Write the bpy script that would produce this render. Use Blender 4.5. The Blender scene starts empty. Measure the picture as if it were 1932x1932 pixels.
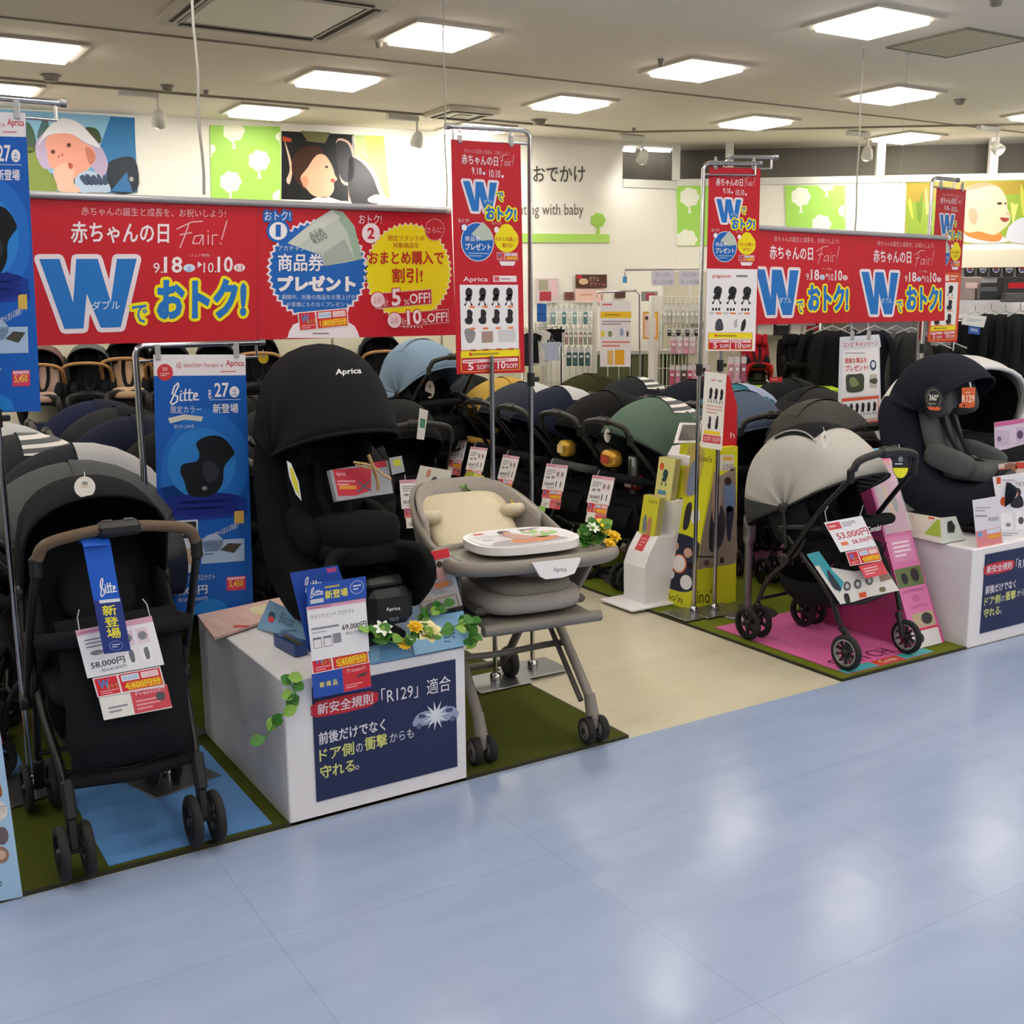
import bpy, math, random
from mathutils import Vector, Matrix
random.seed(7)
PI = math.pi
sc = bpy.context.scene
COL = sc.collection

# ------------------------------------------------------------ camera, exposure
CAM = Vector((0.0, 0.0, 1.7))
PX = 1932.0
RV = [Vector((.851, .105, -.515)), Vector((-.526, .153, -.837)), Vector((-.009, .983, .185))]
def _ortho():
    import itertools
    c = 966.0
    v1 = Vector((4452 - c, -(535 - c))); v2 = Vector((-361 - c, -(580 - c)))
    f = math.sqrt(-(v1.x * v2.x + v1.y * v2.y))
    x = Vector((v1.x / f, v1.y / f, -1)).normalized()
    y = Vector((v2.x / f, v2.y / f, -1)); y = (y - x * x.dot(y)).normalized()
    z = x.cross(y)
    return f, x, y, z
FPX, RX, RY, RZ = _ortho()
cam_data = bpy.data.cameras.new('camera')
cam_data.sensor_width = 36.0
cam_data.lens = FPX / PX * 36.0
cam_data.clip_start = 0.05; cam_data.clip_end = 200
cam = bpy.data.objects.new('camera', cam_data)
COL.objects.link(cam)
cam.matrix_world = Matrix.Translation(CAM) @ Matrix((RX, RY, RZ)).to_4x4()
sc.camera = cam
sc.view_settings.view_transform = 'Standard'
sc.view_settings.look = 'None'
sc.view_settings.gamma = 1.0
sc.view_settings.use_curve_mapping = False
sc.view_settings.exposure = 0.0
SPOTW = 20.0         # watts of a track spotlight or added wall beam
LAMP = 16.5           # strength of the recessed ceiling lamps
sc.cycles.max_bounces = 8
sc.cycles.diffuse_bounces = 4
sc.cycles.use_adaptive_sampling = True
world = bpy.data.worlds.new('world'); sc.world = world
world.use_nodes = True
world.node_tree.nodes['Background'].inputs[0].default_value = (0.9, 0.92, 1.0, 1)
world.node_tree.nodes['Background'].inputs[1].default_value = 0.05

# pixel of the photograph -> ray -> point on a real plane of the shop
def ray(px, py):
    q = Vector(((px - 966) / FPX, -(py - 966) / FPX, -1))
    return Vector((RX.dot(q), RY.dot(q), RZ.dot(q)))
def at_z(px, py, z=0.0):
    v = ray(px, py); return CAM + v * ((z - CAM.z) / v.z)
def at_y(px, py, y):
    v = ray(px, py); return CAM + v * (y / v.y)
def at_x(px, py, x):
    v = ray(px, py); return CAM + v * (x / v.x)
def at_plane(px, py, o, n):
    v = ray(px, py); return CAM + v * (n.dot(o - CAM) / n.dot(v))

# ------------------------------------------------------------ materials
def lin(c):
    if isinstance(c, str):
        c = c.lstrip('#'); c = [int(c[i:i + 2], 16) / 255 for i in (0, 2, 4)]
    return [x / 12.92 if x <= .04045 else ((x + .055) / 1.055) ** 2.4 for x in c]
_mats = {}
def mat(name, color, rough=.5, metal=0.0, bump=0.0, scale=60.0, vary=0.0, trans=0.0, alpha=1.0, spec=.5, coat=0.0, emit=0.0, ior=1.45):
    key = (name, str(color), rough, metal, bump, scale, vary, trans, alpha, emit, coat)
    if key in _mats: return _mats[key]
    m = bpy.data.materials.new(name); m.use_nodes = True
    nt = m.node_tree; b = nt.nodes['Principled BSDF']
    col = list(lin(color)) + [1]
    b.inputs['Base Color'].default_value = col
    b.inputs['Roughness'].default_value = rough
    b.inputs['Metallic'].default_value = metal
    b.inputs['Specular IOR Level'].default_value = spec
    b.inputs['Transmission Weight'].default_value = trans
    b.inputs['IOR'].default_value = ior
    b.inputs['Alpha'].default_value = alpha
    b.inputs['Coat Weight'].default_value = coat
    if emit:
        b.inputs['Emission Color'].default_value = col
        b.inputs['Emission Strength'].default_value = emit
    if bump or vary:
        tc = nt.nodes.new('ShaderNodeTexCoord')
        n = nt.nodes.new('ShaderNodeTexNoise'); n.inputs['Scale'].default_value = scale
        n.inputs['Detail'].default_value = 3
        nt.links.new(tc.outputs['Object'], n.inputs['Vector'])
        if bump:
            bp = nt.nodes.new('ShaderNodeBump'); bp.inputs['Strength'].default_value = bump
            bp.inputs['Distance'].default_value = .01
            nt.links.new(n.outputs['Fac'], bp.inputs['Height'])
            nt.links.new(bp.outputs['Normal'], b.inputs['Normal'])
        if vary:
            r = nt.nodes.new('ShaderNodeValToRGB')
            r.color_ramp.elements[0].position = .3; r.color_ramp.elements[1].position = .7
            r.color_ramp.elements[0].color = [x * (1 - vary) for x in col[:3]] + [1]
            r.color_ramp.elements[1].color = [min(1, x * (1 + vary)) for x in col[:3]] + [1]
            nt.links.new(n.outputs['Fac'], r.inputs['Fac'])
            nt.links.new(r.outputs['Color'], b.inputs['Base Color'])
    _mats[key] = m
    return m
def ink(c): return mat('print_' + c.lstrip('#'), c, rough=.45, spec=.3)
def fabric(c, name='fabric'): return mat(name, c, rough=.9, bump=.35, scale=220, vary=.12, spec=.15)
M_BLACKFAB = fabric('#1b1c20', 'black_fabric')
M_TUBE = mat('black_frame', '#17181a', rough=.35, bump=.02)
M_PLASTIC = mat('black_plastic', '#1a1b1d', rough=.45, bump=.03, scale=300)
M_RUBBER = mat('tyre_rubber', '#1d1d1f', rough=.75, bump=.05)
M_CHROME = mat('polished_steel', '#b9babd', rough=.18, metal=1, bump=.01)
M_STEEL = mat('brushed_steel', '#8e9094', rough=.35, metal=.9, bump=.03)
M_WHITE = mat('white_board', '#e6e4ea', rough=.45, bump=.02, vary=.02, scale=8)
M_PAPER = mat('white_paper', '#eceaf0', rough=.5)
M_GLOSSPAPER = mat('laminated_paper', '#eceaf0', rough=.2, coat=.5)
M_CLEAR = mat('clear_plastic', '#dfe4e8', rough=.08, alpha=.28)
M_STRING = mat('string', '#d8d8d8', rough=.6)

# ------------------------------------------------------------ mesh builder
class MB:
    def __init__(s): s.v = []; s.f = []; s.m = []; s.mats = []; s.sm = []
    def mi(s, m):
        if m not in s.mats: s.mats.append(m)
        return s.mats.index(m)
    def add(s, vs, fs, m, smooth=False):
        k = len(s.v); i = s.mi(m)
        s.v += [Vector(v) for v in vs]
        for f in fs: s.f.append([k + a for a in f]); s.m.append(i); s.sm.append(smooth)
        return s
    def hexa(s, p, m):      # 8 corners: bottom 4 ccw, top 4 ccw
        return s.add(p, [(3, 2, 1, 0), (4, 5, 6, 7), (0, 1, 5, 4), (1, 2, 6, 5), (2, 3, 7, 6), (3, 0, 4, 7)], m)
    def box(s, c, d, m, rz=0, rot=None, bev=0.0):
        hx, hy, hz = d[0] / 2, d[1] / 2, d[2] / 2
        R = rot if rot is not None else Matrix.Rotation(rz, 3, 'Z')
        c = Vector(c)
        if bev <= 0:
            return s.hexa([c + R @ Vector(q) for q in ((-hx, -hy, -hz), (hx, -hy, -hz), (hx, hy, -hz), (-hx, hy, -hz), (-hx, -hy, hz), (hx, -hy, hz), (hx, hy, hz), (-hx, hy, hz))], m)
        b = min(bev, hx * .9, hy * .9, hz * .9); vs = []; fs = []
        idx = {}
        for sx in (-1, 1):
            for sy in (-1, 1):
                for sz in (-1, 1):
                    for a in range(3):
                        q = [sx * (hx - b), sy * (hy - b), sz * (hz - b)]
                        q[a] = (sx * hx, sy * hy, sz * hz)[a]
                        idx[(sx, sy, sz, a)] = len(vs); vs.append(c + R @ Vector(q))
        S = (-1, 1)
        for a in range(3):
            u, w = [(1, 2), (2, 0), (0, 1)][a]
            for sg in S:
                loop = []
                for (p, q) in ((-1, -1), (1, -1), (1, 1), (-1, 1)):
                    k = [0, 0, 0]; k[a] = sg; k[u] = p; k[w] = q
                    loop.append(idx[(k[0], k[1], k[2], a)])
                fs.append(loop if sg > 0 else loop[::-1])
        for a in range(3):            # edge strips parallel to axis a
            u, w = [(1, 2), (2, 0), (0, 1)][a]
            for p in S:
                for q in S:
                    k0 = [0, 0, 0]; k0[a] = -1; k0[u] = p; k0[w] = q
                    k1 = list(k0); k1[a] = 1
                    lp = [idx[tuple(k0) + (u,)], idx[tuple(k1) + (u,)], idx[tuple(k1) + (w,)], idx[tuple(k0) + (w,)]]
                    fs.append(lp if p * q < 0 else lp[::-1])
        for sx in S:
            for sy in S:
                for sz in S:
                    t = [idx[(sx, sy, sz, 0)], idx[(sx, sy, sz, 1)], idx[(sx, sy, sz, 2)]]
                    fs.append(t if sx * sy * sz > 0 else t[::-1])
        return s.add(vs, fs, m)
    def tube(s, pts, r, m, n=8, cap=True, closed=False, flat=1.0):
        pts = [Vector(p) for p in pts]; N = len(pts)
        rs = r if isinstance(r, (list, tuple)) else [r] * N
        tang = []
        for i in range(N):
            a = pts[(i - 1) % N] if (closed or i > 0) else pts[i]
            b = pts[(i + 1) % N] if (closed or i < N - 1) else pts[i]
            t = (b - a); tang.append(t.normalized() if t.length > 1e-9 else Vector((0, 0, 1)))
        up = Vector((0, 0, 1)) if abs(tang[0].z) < .9 else Vector((1, 0, 0))
        u = tang[0].cross(up).normalized(); vs = []; fs = []
        for i in range(N):
            u = (u - tang[i] * u.dot(tang[i])).normalized(); w = tang[i].cross(u)
            for k in range(n):
                a = 2 * PI * k / n
                vs.append(pts[i] + (u * math.cos(a) + w * math.sin(a) * flat) * rs[i])
        for i in range(N if closed else N - 1):
            j = (i + 1) % N
            for k in range(n):
                fs.append((i * n + k, i * n + (k + 1) % n, j * n + (k + 1) % n, j * n + k))
        s.add(vs, fs, m, True)
        if cap and not closed:
            s.add(vs[:n], [tuple(range(n))[::-1]], m); s.add(vs[-n:], [tuple(range(n))], m)
        return s
    def lathe(s, prof, m, c=(0, 0, 0), axis='z', n=16, rot=None):
        c = Vector(c); vs = []; fs = []
        for (r, h) in prof:
            for k in range(n):
                a = 2 * PI * k / n; x, y = r * math.cos(a), r * math.sin(a)
                q = Vector((x, y, h)) if axis == 'z' else (Vector((x, h, -y)) if axis == 'y' else Vector((h, x, y)))
                if rot is not None: q = rot @ q
                vs.append(c + q)
        for i in range(len(prof) - 1):
            for k in range(n):
                fs.append((i * n + k, i * n + (k + 1) % n, (i + 1) * n + (k + 1) % n, (i + 1) * n + k))
        return s.add(vs, fs, m, True)
    def disc(s, c, r, h, m, n=20, axis='z', rot=None):
        return s.lathe([(0, -h / 2), (r, -h / 2), (r, h / 2), (0, h / 2)], m, c, axis, n, rot)
    def grid(s, fn, nu, nv, m, smooth=True, flip=False):
        vs = [fn(i / nu, j / nv) for i in range(nu + 1) for j in range(nv + 1)]; fs = []
        for i in range(nu):
            for j in range(nv):
                a = i * (nv + 1) + j
                q = (a, a + nv + 1, a + nv + 2, a + 1)
                fs.append(q[::-1] if flip else q)
        return s.add(vs, fs, m, smooth)
    def ell(s, c, r, m, nu=14, nv=9, rot=None, pw=1.0):
        c = Vector(c)
        def sg(x): return (abs(x) ** pw) * (1 if x >= 0 else -1)
        def fn(u, v):
            a = 2 * PI * u; b = PI * (v - .5)
            q = Vector((r[0] * sg(math.cos(a)) * sg(math.cos(b)), r[1] * sg(math.sin(a)) * sg(math.cos(b)), r[2] * sg(math.sin(b))))
            return c + (rot @ q if rot is not None else q)
        return s.grid(fn, nu, nv, m)
    def prism(s, pts, h, m, o, U, V):   # polygon (u,v) extruded by h along U x V
        o = Vector(o); U = Vector(U); V = Vector(V); N = U.cross(V).normalized() * h
        a = [o + U * p[0] + V * p[1] for p in pts]; b = [p + N for p in a]; n = len(pts)
        s.add(a + b, [tuple(range(n))[::-1], tuple(range(n, 2 * n))] + [(i, (i + 1) % n, n + (i + 1) % n, n + i) for i in range(n)], m)
        return s
    def build(s, name, parent=None, solid=0.0, sub=0, world=False, autosmooth=False):
        me = bpy.data.meshes.new(name)
        vs = s.v
        if world and parent is not None:
            inv = parent.matrix_basis.inverted(); vs = [inv @ v for v in vs]
        me.from_pydata([tuple(v) for v in vs], [], s.f)
        for m in s.mats: me.materials.append(m)
        me.polygons.foreach_set('material_index', s.m)
        me.polygons.foreach_set('use_smooth', s.sm)
        me.update()
        o = bpy.data.objects.new(name, me); COL.objects.link(o)
        if parent is not None: o.parent = parent
        if sub:
            md = o.modifiers.new('sub', 'SUBSURF'); md.levels = sub; md.render_levels = sub
        if solid:
            md = o.modifiers.new('solid', 'SOLIDIFY'); md.thickness = solid; md.offset = 0
        return o

def tag(o, label, cat, group=None):
    o['label'] = label; o['category'] = cat
    if group: o['group'] = group
    return o
def thing(name, label, cat, loc=(0, 0, 0), rz=0, group=None):
    o = bpy.data.objects.new(name, None); COL.objects.link(o)
    o.empty_display_size = .05
    o.location = loc; o.rotation_euler = (0, 0, rz)
    o.matrix_basis = Matrix.Translation(Vector(loc)) @ Matrix.Rotation(rz, 4, 'Z')
    return tag(o, label, cat, group)
def struct(o): o['kind'] = 'structure'; return o
def kids(o): return [c for c in _children.get(o.name, [])]
_children = {}
def dup(root, label, loc, rz, group=None, paint=None, scale=None, tilt=None):
    r = root.copy(); COL.objects.link(r)
    r.location = loc; r.rotation_euler = (tilt[0] if tilt else 0, tilt[1] if tilt else 0, rz)
    if scale: r.scale = (scale, scale, scale)
    r['label'] = label
    if group: r['group'] = group
    def rec(src, dst):
        for ch in list(src.children):
            c = ch.copy(); COL.objects.link(c); c.parent = dst
            if paint:
                base = ch.name.split('.')[0]
                if base in paint:
                    for i, ms in enumerate(c.material_slots):
                        pm = paint[base]; ms.link = 'OBJECT'; ms.material = pm[min(i, len(pm) - 1)] if isinstance(pm, (list, tuple)) else pm
            rec(ch, c)
    rec(root, r)
    return r
def smooth_path(pts, k=4):
    pts = [Vector(p) for p in pts]; out = []
    P = [pts[0] * 2 - pts[1]] + pts + [pts[-1] * 2 - pts[-2]]
    for i in range(1, len(P) - 2):
        for j in range(k):
            t = j / k; a, b, c, d = P[i - 1], P[i], P[i + 1], P[i + 2]
            out.append(.5 * ((2 * b) + (c - a) * t + (2 * a - 5 * b + 4 * c - d) * t * t + (3 * b - a - 3 * c + d) * t ** 3))
    out.append(pts[-1]); return out

# ------------------------------------------------------------ flat print on boards
_glyph = {}
def glyphs(txt, off=0.0):
    key = (txt, off)
    if key in _glyph: return _glyph[key]
    c = bpy.data.curves.new('t', 'FONT'); c.body = txt; c.resolution_u = 2; c.fill_mode = 'FRONT'; c.offset = off
    o = bpy.data.objects.new('t', c)
    m = bpy.data.meshes.new_from_object(o)
    vs = [(v.co.x, v.co.y) for v in m.vertices]; fs = [tuple(p.vertices) for p in m.polygons]
    bpy.data.objects.remove(o); bpy.data.curves.remove(c); bpy.data.meshes.remove(m)
    cnt = {}
    for f in fs:
        for i in range(len(f)):
            a, b = f[i], f[(i + 1) % len(f)]; k = (min(a, b), max(a, b)); cnt[k] = cnt.get(k, 0) + 1
    ed = [k for k, n in cnt.items() if n == 1]
    # outlines may be doubled vertices: keep as is
    x0 = min(v[0] for v in vs); x1 = max(v[0] for v in vs); y0 = min(v[1] for v in vs); y1 = max(v[1] for v in vs)
    w = (x1 - x0) or 1; h = (y1 - y0) or 1
    vs = [((x - x0) / w, (y1 - y) / h) for x, y in vs]       # unit box, y down
    _glyph[key] = (vs, fs, ed); return _glyph[key]

class Print:
    """flat artwork lying on one real plane; U right, V up, N towards the reader"""
    def __init__(s, O, U, N, V=None, step=.0005):
        s.O = Vector(O); s.U = Vector(U).normalized(); s.N = Vector(N).normalized()
        s.V = Vector(V).normalized() if V is not None else s.N.cross(s.U).normalized()
        s.mb = MB(); s.step = step; s.map = s._px; s.lay = 1
    def _px(s, x, y):
        p = at_plane(x, y, s.O, s.N) - s.O
        return p.dot(s.U), p.dot(s.V)
    def px(s): s.map = s._px; return s
    def rect_frame(s, tl, tr, bl, w=1.0, h=1.0):     # uv of three corners; afterwards coordinates run 0..w, 0..h
        a, b, c = Vector(tl), Vector(tr), Vector(bl)
        s.map = lambda x, y: tuple(a + (b - a) * (x / w) + (c - a) * (y / h)); return s
    def px_frame(s, tl, tr, bl, w=1.0, h=1.0):
        return s.rect_frame(s._px(*tl), s._px(*tr), s._px(*bl), w, h)
    def put(s, uvs, fs, color, lay=None):
        L = (s.lay if lay is None else lay) * s.step
        m = ink(color) if isinstance(color, str) else color
        s.mb.add([s.O + s.U * u + s.V * v + s.N * L for u, v in uvs], fs, m)
    def poly(s, pts, color, lay=None):
        uv = [s.map(*p) for p in pts]
        a = sum(uv[i][0] * uv[(i + 1) % len(uv)][1] - uv[(i + 1) % len(uv)][0] * uv[i][1] for i in range(len(uv)))
        if a < 0: uv = uv[::-1]
        s.put(uv, [tuple(range(len(uv)))], color, lay)
    def blob(s, pts, color, lay=None, k=4):        # smooth closed outline
        P = [Vector((p[0], p[1], 0)) for p in pts]; n = len(P); out = []
        for i in range(n):
            a, b, c, d = P[i - 1], P[i], P[(i + 1) % n], P[(i + 2) % n]
            for j in range(k):
                t = j / k
                q = .5 * ((2 * b) + (c - a) * t + (2 * a - 5 * b + 4 * c - d) * t * t + (3 * b - a - 3 * c + d) * t ** 3)
                out.append((q.x, q.y))
        s.poly(out, color, lay)
    def rect(s, x0, y0, x1, y1, color, lay=None): s.poly([(x0, y0), (x1, y0), (x1, y1), (x0, y1)], color, lay)
    def circ(s, x, y, rx, ry=None, color='#ffffff', lay=None, n=24, teeth=0):
        ry = ry or rx
        if teeth:
            pts = [(x + rx * (1 if i % 2 else .94) * math.cos(PI * i / teeth), y + ry * (1 if i % 2 else .94) * math.sin(PI * i / teeth)) for i in range(2 * teeth)]
        else: pts = [(x + rx * math.cos(2 * PI * i / n), y + ry * math.sin(2 * PI * i / n)) for i in range(n)]
        s.poly(pts, color, lay)
    def text(s, txt, x0, y0, x1, y1, color, lay=None, outline=(), ang=0, bold=0, shear=0):
        if bold and any('\u4e00' <= ch <= '\u9fff' for ch in txt):      # dense characters are thickened by a stroke
            hgt = abs(s.map(x0, y1)[1] - s.map(x0, y0)[1]); outline = ((color, hgt * .018),) + tuple(outline); bold = 0
        vs, fs, ed = glyphs(txt, bold)
        lay = (s.lay + 2) if lay is None else lay
        cx, cy = (x0 + x1) / 2, (y0 + y1) / 2; ca, sa = math.cos(ang), math.sin(ang)
        def mp(v):
            x = x0 + v[0] * (x1 - x0) + shear * (.5 - v[1]) * (y1 - y0); y = y0 + v[1] * (y1 - y0)
            x, y = cx + (x - cx) * ca + (y - cy) * sa, cy - (x - cx) * sa + (y - cy) * ca
            return s.map(x, y)
        uv = [mp(v) for v in vs]
        s.put(uv, fs, color, lay)
        for i, (oc, w) in enumerate(outline):
            s.stroke(uv, ed, w, oc, lay - 1 - i)
    def stroke(s, uv, ed, w, color, lay):
        V = []; F = []
        used = set(); m = ink(color); k3 = [0]
        def put1(pts):      # neighbouring strokes never share one plane
            k3[0] += 1; h = s.N * (lay * s.step + (k3[0] % 89) * 4.0e-6)
            s.mb.add([s.O + s.U * u + s.V * v + h for u, v in pts], [tuple(range(len(pts)))], m)
        for a, b in ed:
            p, q = Vector(uv[a]), Vector(uv[b]); d = q - p
            if d.length < 1e-7: continue
            n = Vector((-d.y, d.x)).normalized() * w
            put1([tuple(p + n), tuple(p - n), tuple(q - n), tuple(q + n)])
            for e in (a, b):
                if e in used: continue
                used.add(e); c = Vector(uv[e])
                put1([(c.x + w * math.cos(i * PI / 4), c.y + w * math.sin(i * PI / 4)) for i in range(8)])
    def line(s, pts, w, color, lay=None, closed=False):
        uv = [s.map(*p) for p in pts]
        ed = [(i, i + 1) for i in range(len(pts) - 1)] + ([(len(pts) - 1, 0)] if closed else [])
        s.stroke(uv, ed, w, color, s.lay if lay is None else lay)
    def board(s, pts, thick, m):     # slab behind the print, corner pixels / frame coords
        uv = [s.map(*p) for p in pts]
        a = sum(uv[i][0] * uv[(i + 1) % len(uv)][1] - uv[(i + 1) % len(uv)][0] * uv[i][1] for i in range(len(uv)))
        if a < 0: uv = uv[::-1]
        f = [s.O + s.U * u + s.V * v for u, v in uv]; b = [p - s.N * thick for p in f]; n = len(f)
        s.mb.add(f + b, [tuple(range(n)), tuple(range(n, 2 * n))[::-1]] + [((i + 1) % n, i, n + i, n + (i + 1) % n) for i in range(n)], ink(m) if isinstance(m, str) else m)
    def grey(s, x0, y0, x1, y1, rows, color='#777788', lay=None, fill=.45):   # lines of print too small to read
        h = (y1 - y0) / rows
        for i in range(rows):
            e = x1 - (x1 - x0) * (0 if i < rows - 1 else .35) 
            s.rect(x0, y0 + i * h + h * (1 - fill) / 2, e, y0 + i * h + h * (1 + fill) / 2, color, lay)
    def build(s, name, parent=None, world=True): return s.mb.build(name, parent, world=world)
# ------------------------------------------------------------ floor, walls, ceiling
AY = 3.316            # edge between aisle and sales area
ZC = 3.08
def tile_mat(name, base, dark, tile, rough, seam=.012, coat=0.0, mix=.6):
    m = bpy.data.materials.new(name); m.use_nodes = True; nt = m.node_tree; b = nt.nodes['Principled BSDF']; L = nt.links.new
    tc = nt.nodes.new('ShaderNodeTexCoord')
    n1 = nt.nodes.new('ShaderNodeTexNoise'); n1.inputs['Scale'].default_value = 2.2; n1.inputs['Detail'].default_value = 5
    mp = nt.nodes.new('ShaderNodeMapping'); mp.inputs['Scale'].default_value = (1, 3.5, 1)
    L(tc.outputs['Object'], mp.inputs['Vector']); L(mp.outputs['Vector'], n1.inputs['Vector'])
    r = nt.nodes.new('ShaderNodeValToRGB'); r.color_ramp.elements[0].color = lin(dark) + [1]; r.color_ramp.elements[1].color = lin(base) + [1]
    r.color_ramp.elements[0].position = .3; r.color_ramp.elements[1].position = .62
    L(n1.outputs['Fac'], r.inputs['Fac'])
    br = nt.nodes.new('ShaderNodeTexBrick'); br.offset = 0; br.inputs['Scale'].default_value = 1.0
    br.inputs['Brick Width'].default_value = tile; br.inputs['Row Height'].default_value = tile; br.inputs['Mortar Size'].default_value = seam * .12
    br.inputs['Color1'].default_value = (1, 1, 1, 1); br.inputs['Color2'].default_value = (.965, .97, .98, 1); br.inputs['Mortar'].default_value = (.8, .8, .82, 1)
    L(tc.outputs['Object'], br.inputs['Vector'])
    mx = nt.nodes.new('ShaderNodeMix'); mx.data_type = 'RGBA'; mx.blend_type = 'MULTIPLY'; mx.inputs['Factor'].default_value = 1
    L(r.outputs['Color'], mx.inputs['A']); L(br.outputs['Color'], mx.inputs['B']); L(mx.outputs['Result'], b.inputs['Base Color'])
    n2 = nt.nodes.new('ShaderNodeTexNoise'); n2.inputs['Scale'].default_value = 9; n2.inputs['Detail'].default_value = 2
    L(tc.outputs['Object'], n2.inputs['Vector'])
    bp = nt.nodes.new('ShaderNodeBump'); bp.inputs['Strength'].default_value = .06; bp.inputs['Distance'].default_value = .02
    L(n2.outputs['Fac'], bp.inputs['Height']); L(bp.outputs['Normal'], b.inputs['Normal'])
    mr = nt.nodes.new('ShaderNodeMapRange'); mr.inputs['To Min'].default_value = rough - .06; mr.inputs['To Max'].default_value = rough + .08
    L(n1.outputs['Fac'], mr.inputs['Value']); L(mr.outputs['Result'], b.inputs['Roughness'])
    b.inputs['Specular IOR Level'].default_value = .5
    return m
M_BLUEFLOOR = tile_mat('blue_vinyl', '#98a8c9', '#92a2c4', .9, .2)
M_CREAMFLOOR = tile_mat('cream_vinyl', '#cdc6b0', '#c8c0a9', .45, .2)
b = MB(); b.box((3, -3.342, -.05), (26, 13.316, .1), M_BLUEFLOOR); struct(b.build('floor_aisle'))
b = MB(); b.box((3, 3.316 + 6.5, -.05), (26, 13, .1), M_CREAMFLOOR); struct(b.build('floor'))
M_CEIL = mat('ceiling_paint', '#f4ecdc', rough=.9, bump=.04, scale=40, vary=.01)
b = MB(); b.box((3, 3, ZC + .05), (26, 26, .1), M_CEIL); struct(b.build('ceiling'))
M_GROOVE = mat('ceiling_joint', '#8d8776', rough=.8)
M_WALL = mat('wall_paint', '#f0eee6', rough=.7, bump=.03, scale=30, vary=.01)
M_GREYWALL = mat('dark_grey_wall', '#6b675f', rough=.8, bump=.03, vary=.03, scale=3)

# wall behind the sales area: two runs that meet in an obtuse corner
WA0 = Vector((1.303, 8.99, 0)); WA1 = Vector((6.299, 8.296, 0)); AD = (WA1 - WA0).normalized(); AN = Vector((AD.y, -AD.x, 0))
KX = Vector((6.853, 8.219, 0)); WB1 = Vector((9.31, 6.387, 0)); BD = (WB1 - KX).normalized(); BN = Vector((BD.y, -BD.x, 0))
PZ = 2.744            # height where the partition ends
def wa(px, py): return at_plane(px, py, WA0, AN)
def wb(px, py): return at_plane(px, py, KX, BN)
def slab(b, p, q, z0, z1, t, m, n):   # upright slab whose front face runs p-q, thickness away from reader
    p = Vector((p.x, p.y, 0)); q = Vector((q.x, q.y, 0)); k = -n * t
    b.hexa([p + Vector((0, 0, z0)), q + Vector((0, 0, z0)), q + k + Vector((0, 0, z0)), p + k + Vector((0, 0, z0)),
            p + Vector((0, 0, z1)), q + Vector((0, 0, z1)), q + k + Vector((0, 0, z1)), p + k + Vector((0, 0, z1))], m)
AL = WA0 - AD * 11
b = MB(); slab(b, AL, WA1, 0, ZC, .12, M_WALL, AN); slab(b, WA1, KX, 0, PZ, .12, M_WALL, AN)
struct(b.build('wall_back'))
BR_ = KX + BD * 9.5
b = MB(); slab(b, KX, BR_, 0, PZ, .1, M_WALL, BN); struct(b.build('wall_partition'))
G0 = WA1 - AN * .55 - AD * 1.2; G1 = KX - AN * .5 + BD * .1; 
b = MB(); slab(b, G0, KX - AN * .42 - BN * .0 + AD * .3, 0, ZC, .05, M_GREYWALL, AN); slab(b, KX - BN * .42 - BD * .25, BR_ - BN * .42, 0, ZC, .05, M_GREYWALL, BN)
struct(b.build('wall_beyond'))
b = MB(); b.box((3, -9.9, ZC / 2), (26, .1, ZC), M_WALL); struct(b.build('wall_front'))
b = MB(); b.box((-9.9, 3, ZC / 2), (.1, 26, ZC), M_WALL); struct(b.build('wall_left'))
b = MB(); b.box((15.9, 3, ZC / 2), (.1, 26, ZC), M_WALL); struct(b.build('wall_right'))
# rails and posts over the partition
M_RAIL = mat('white_rail', '#dddcd6', rough=.5, bump=.02)
b = MB(); slab(b, WA1 + AN * .02, KX + AN * .02, PZ - .055, PZ + .015, .16, M_RAIL, AN)
slab(b, KX + BN * .02, BR_ + BN * .02, PZ - .03, PZ + .03, .16, M_RAIL, BN); struct(b.build('trim_1'))
k = 2
pt = [wa(1275, 345)] + [wb(x, 340) for x in (1375, 1480, 1659, 1871)]
for q in [pt[0], pt[1]] + [pt[3], pt[4]] + [KX + BD * 4.2, KX + BD * 5.6, KX + BD * 7.0]:
    b = MB(); b.box((q.x, q.y, (PZ + ZC) / 2 + .01), (.07, .07, ZC - PZ - .02), M_RAIL, rz=math.atan2(BD.y, BD.x)); struct(b.build('trim_%d' % k)); k += 1
# ceiling joints and lamp tracks (thin strips let into the ceiling)
def strip(p, q, w, h, m, name):
    global k
    p = Vector((p.x, p.y, ZC - h / 2)); q = Vector((q.x, q.y, ZC - h / 2)); d = q - p
    b = MB(); b.box((p + q) / 2, (d.length, w, h), m, rz=math.atan2(d.y, d.x)); o = b.build(name); return o
for ya in (6.22, -.6, -4): struct(strip(Vector((-9, ya, 0)), Vector((15, ya, 0)), .022, .006, M_GROOVE, 'trim_%d' % k)); k += 1
TK = Vector((5.949, 7.80, 0)); TE = TK + (Vector((8.571, 5.915, 0)) - TK).normalized() * 9
for p, q in ((Vector((-9, 7.88, 0)), TK), (TK, TE)):
    struct(strip(p, q, .03, .012, M_GROOVE, 'trim_%d' % k)); k += 1

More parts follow.
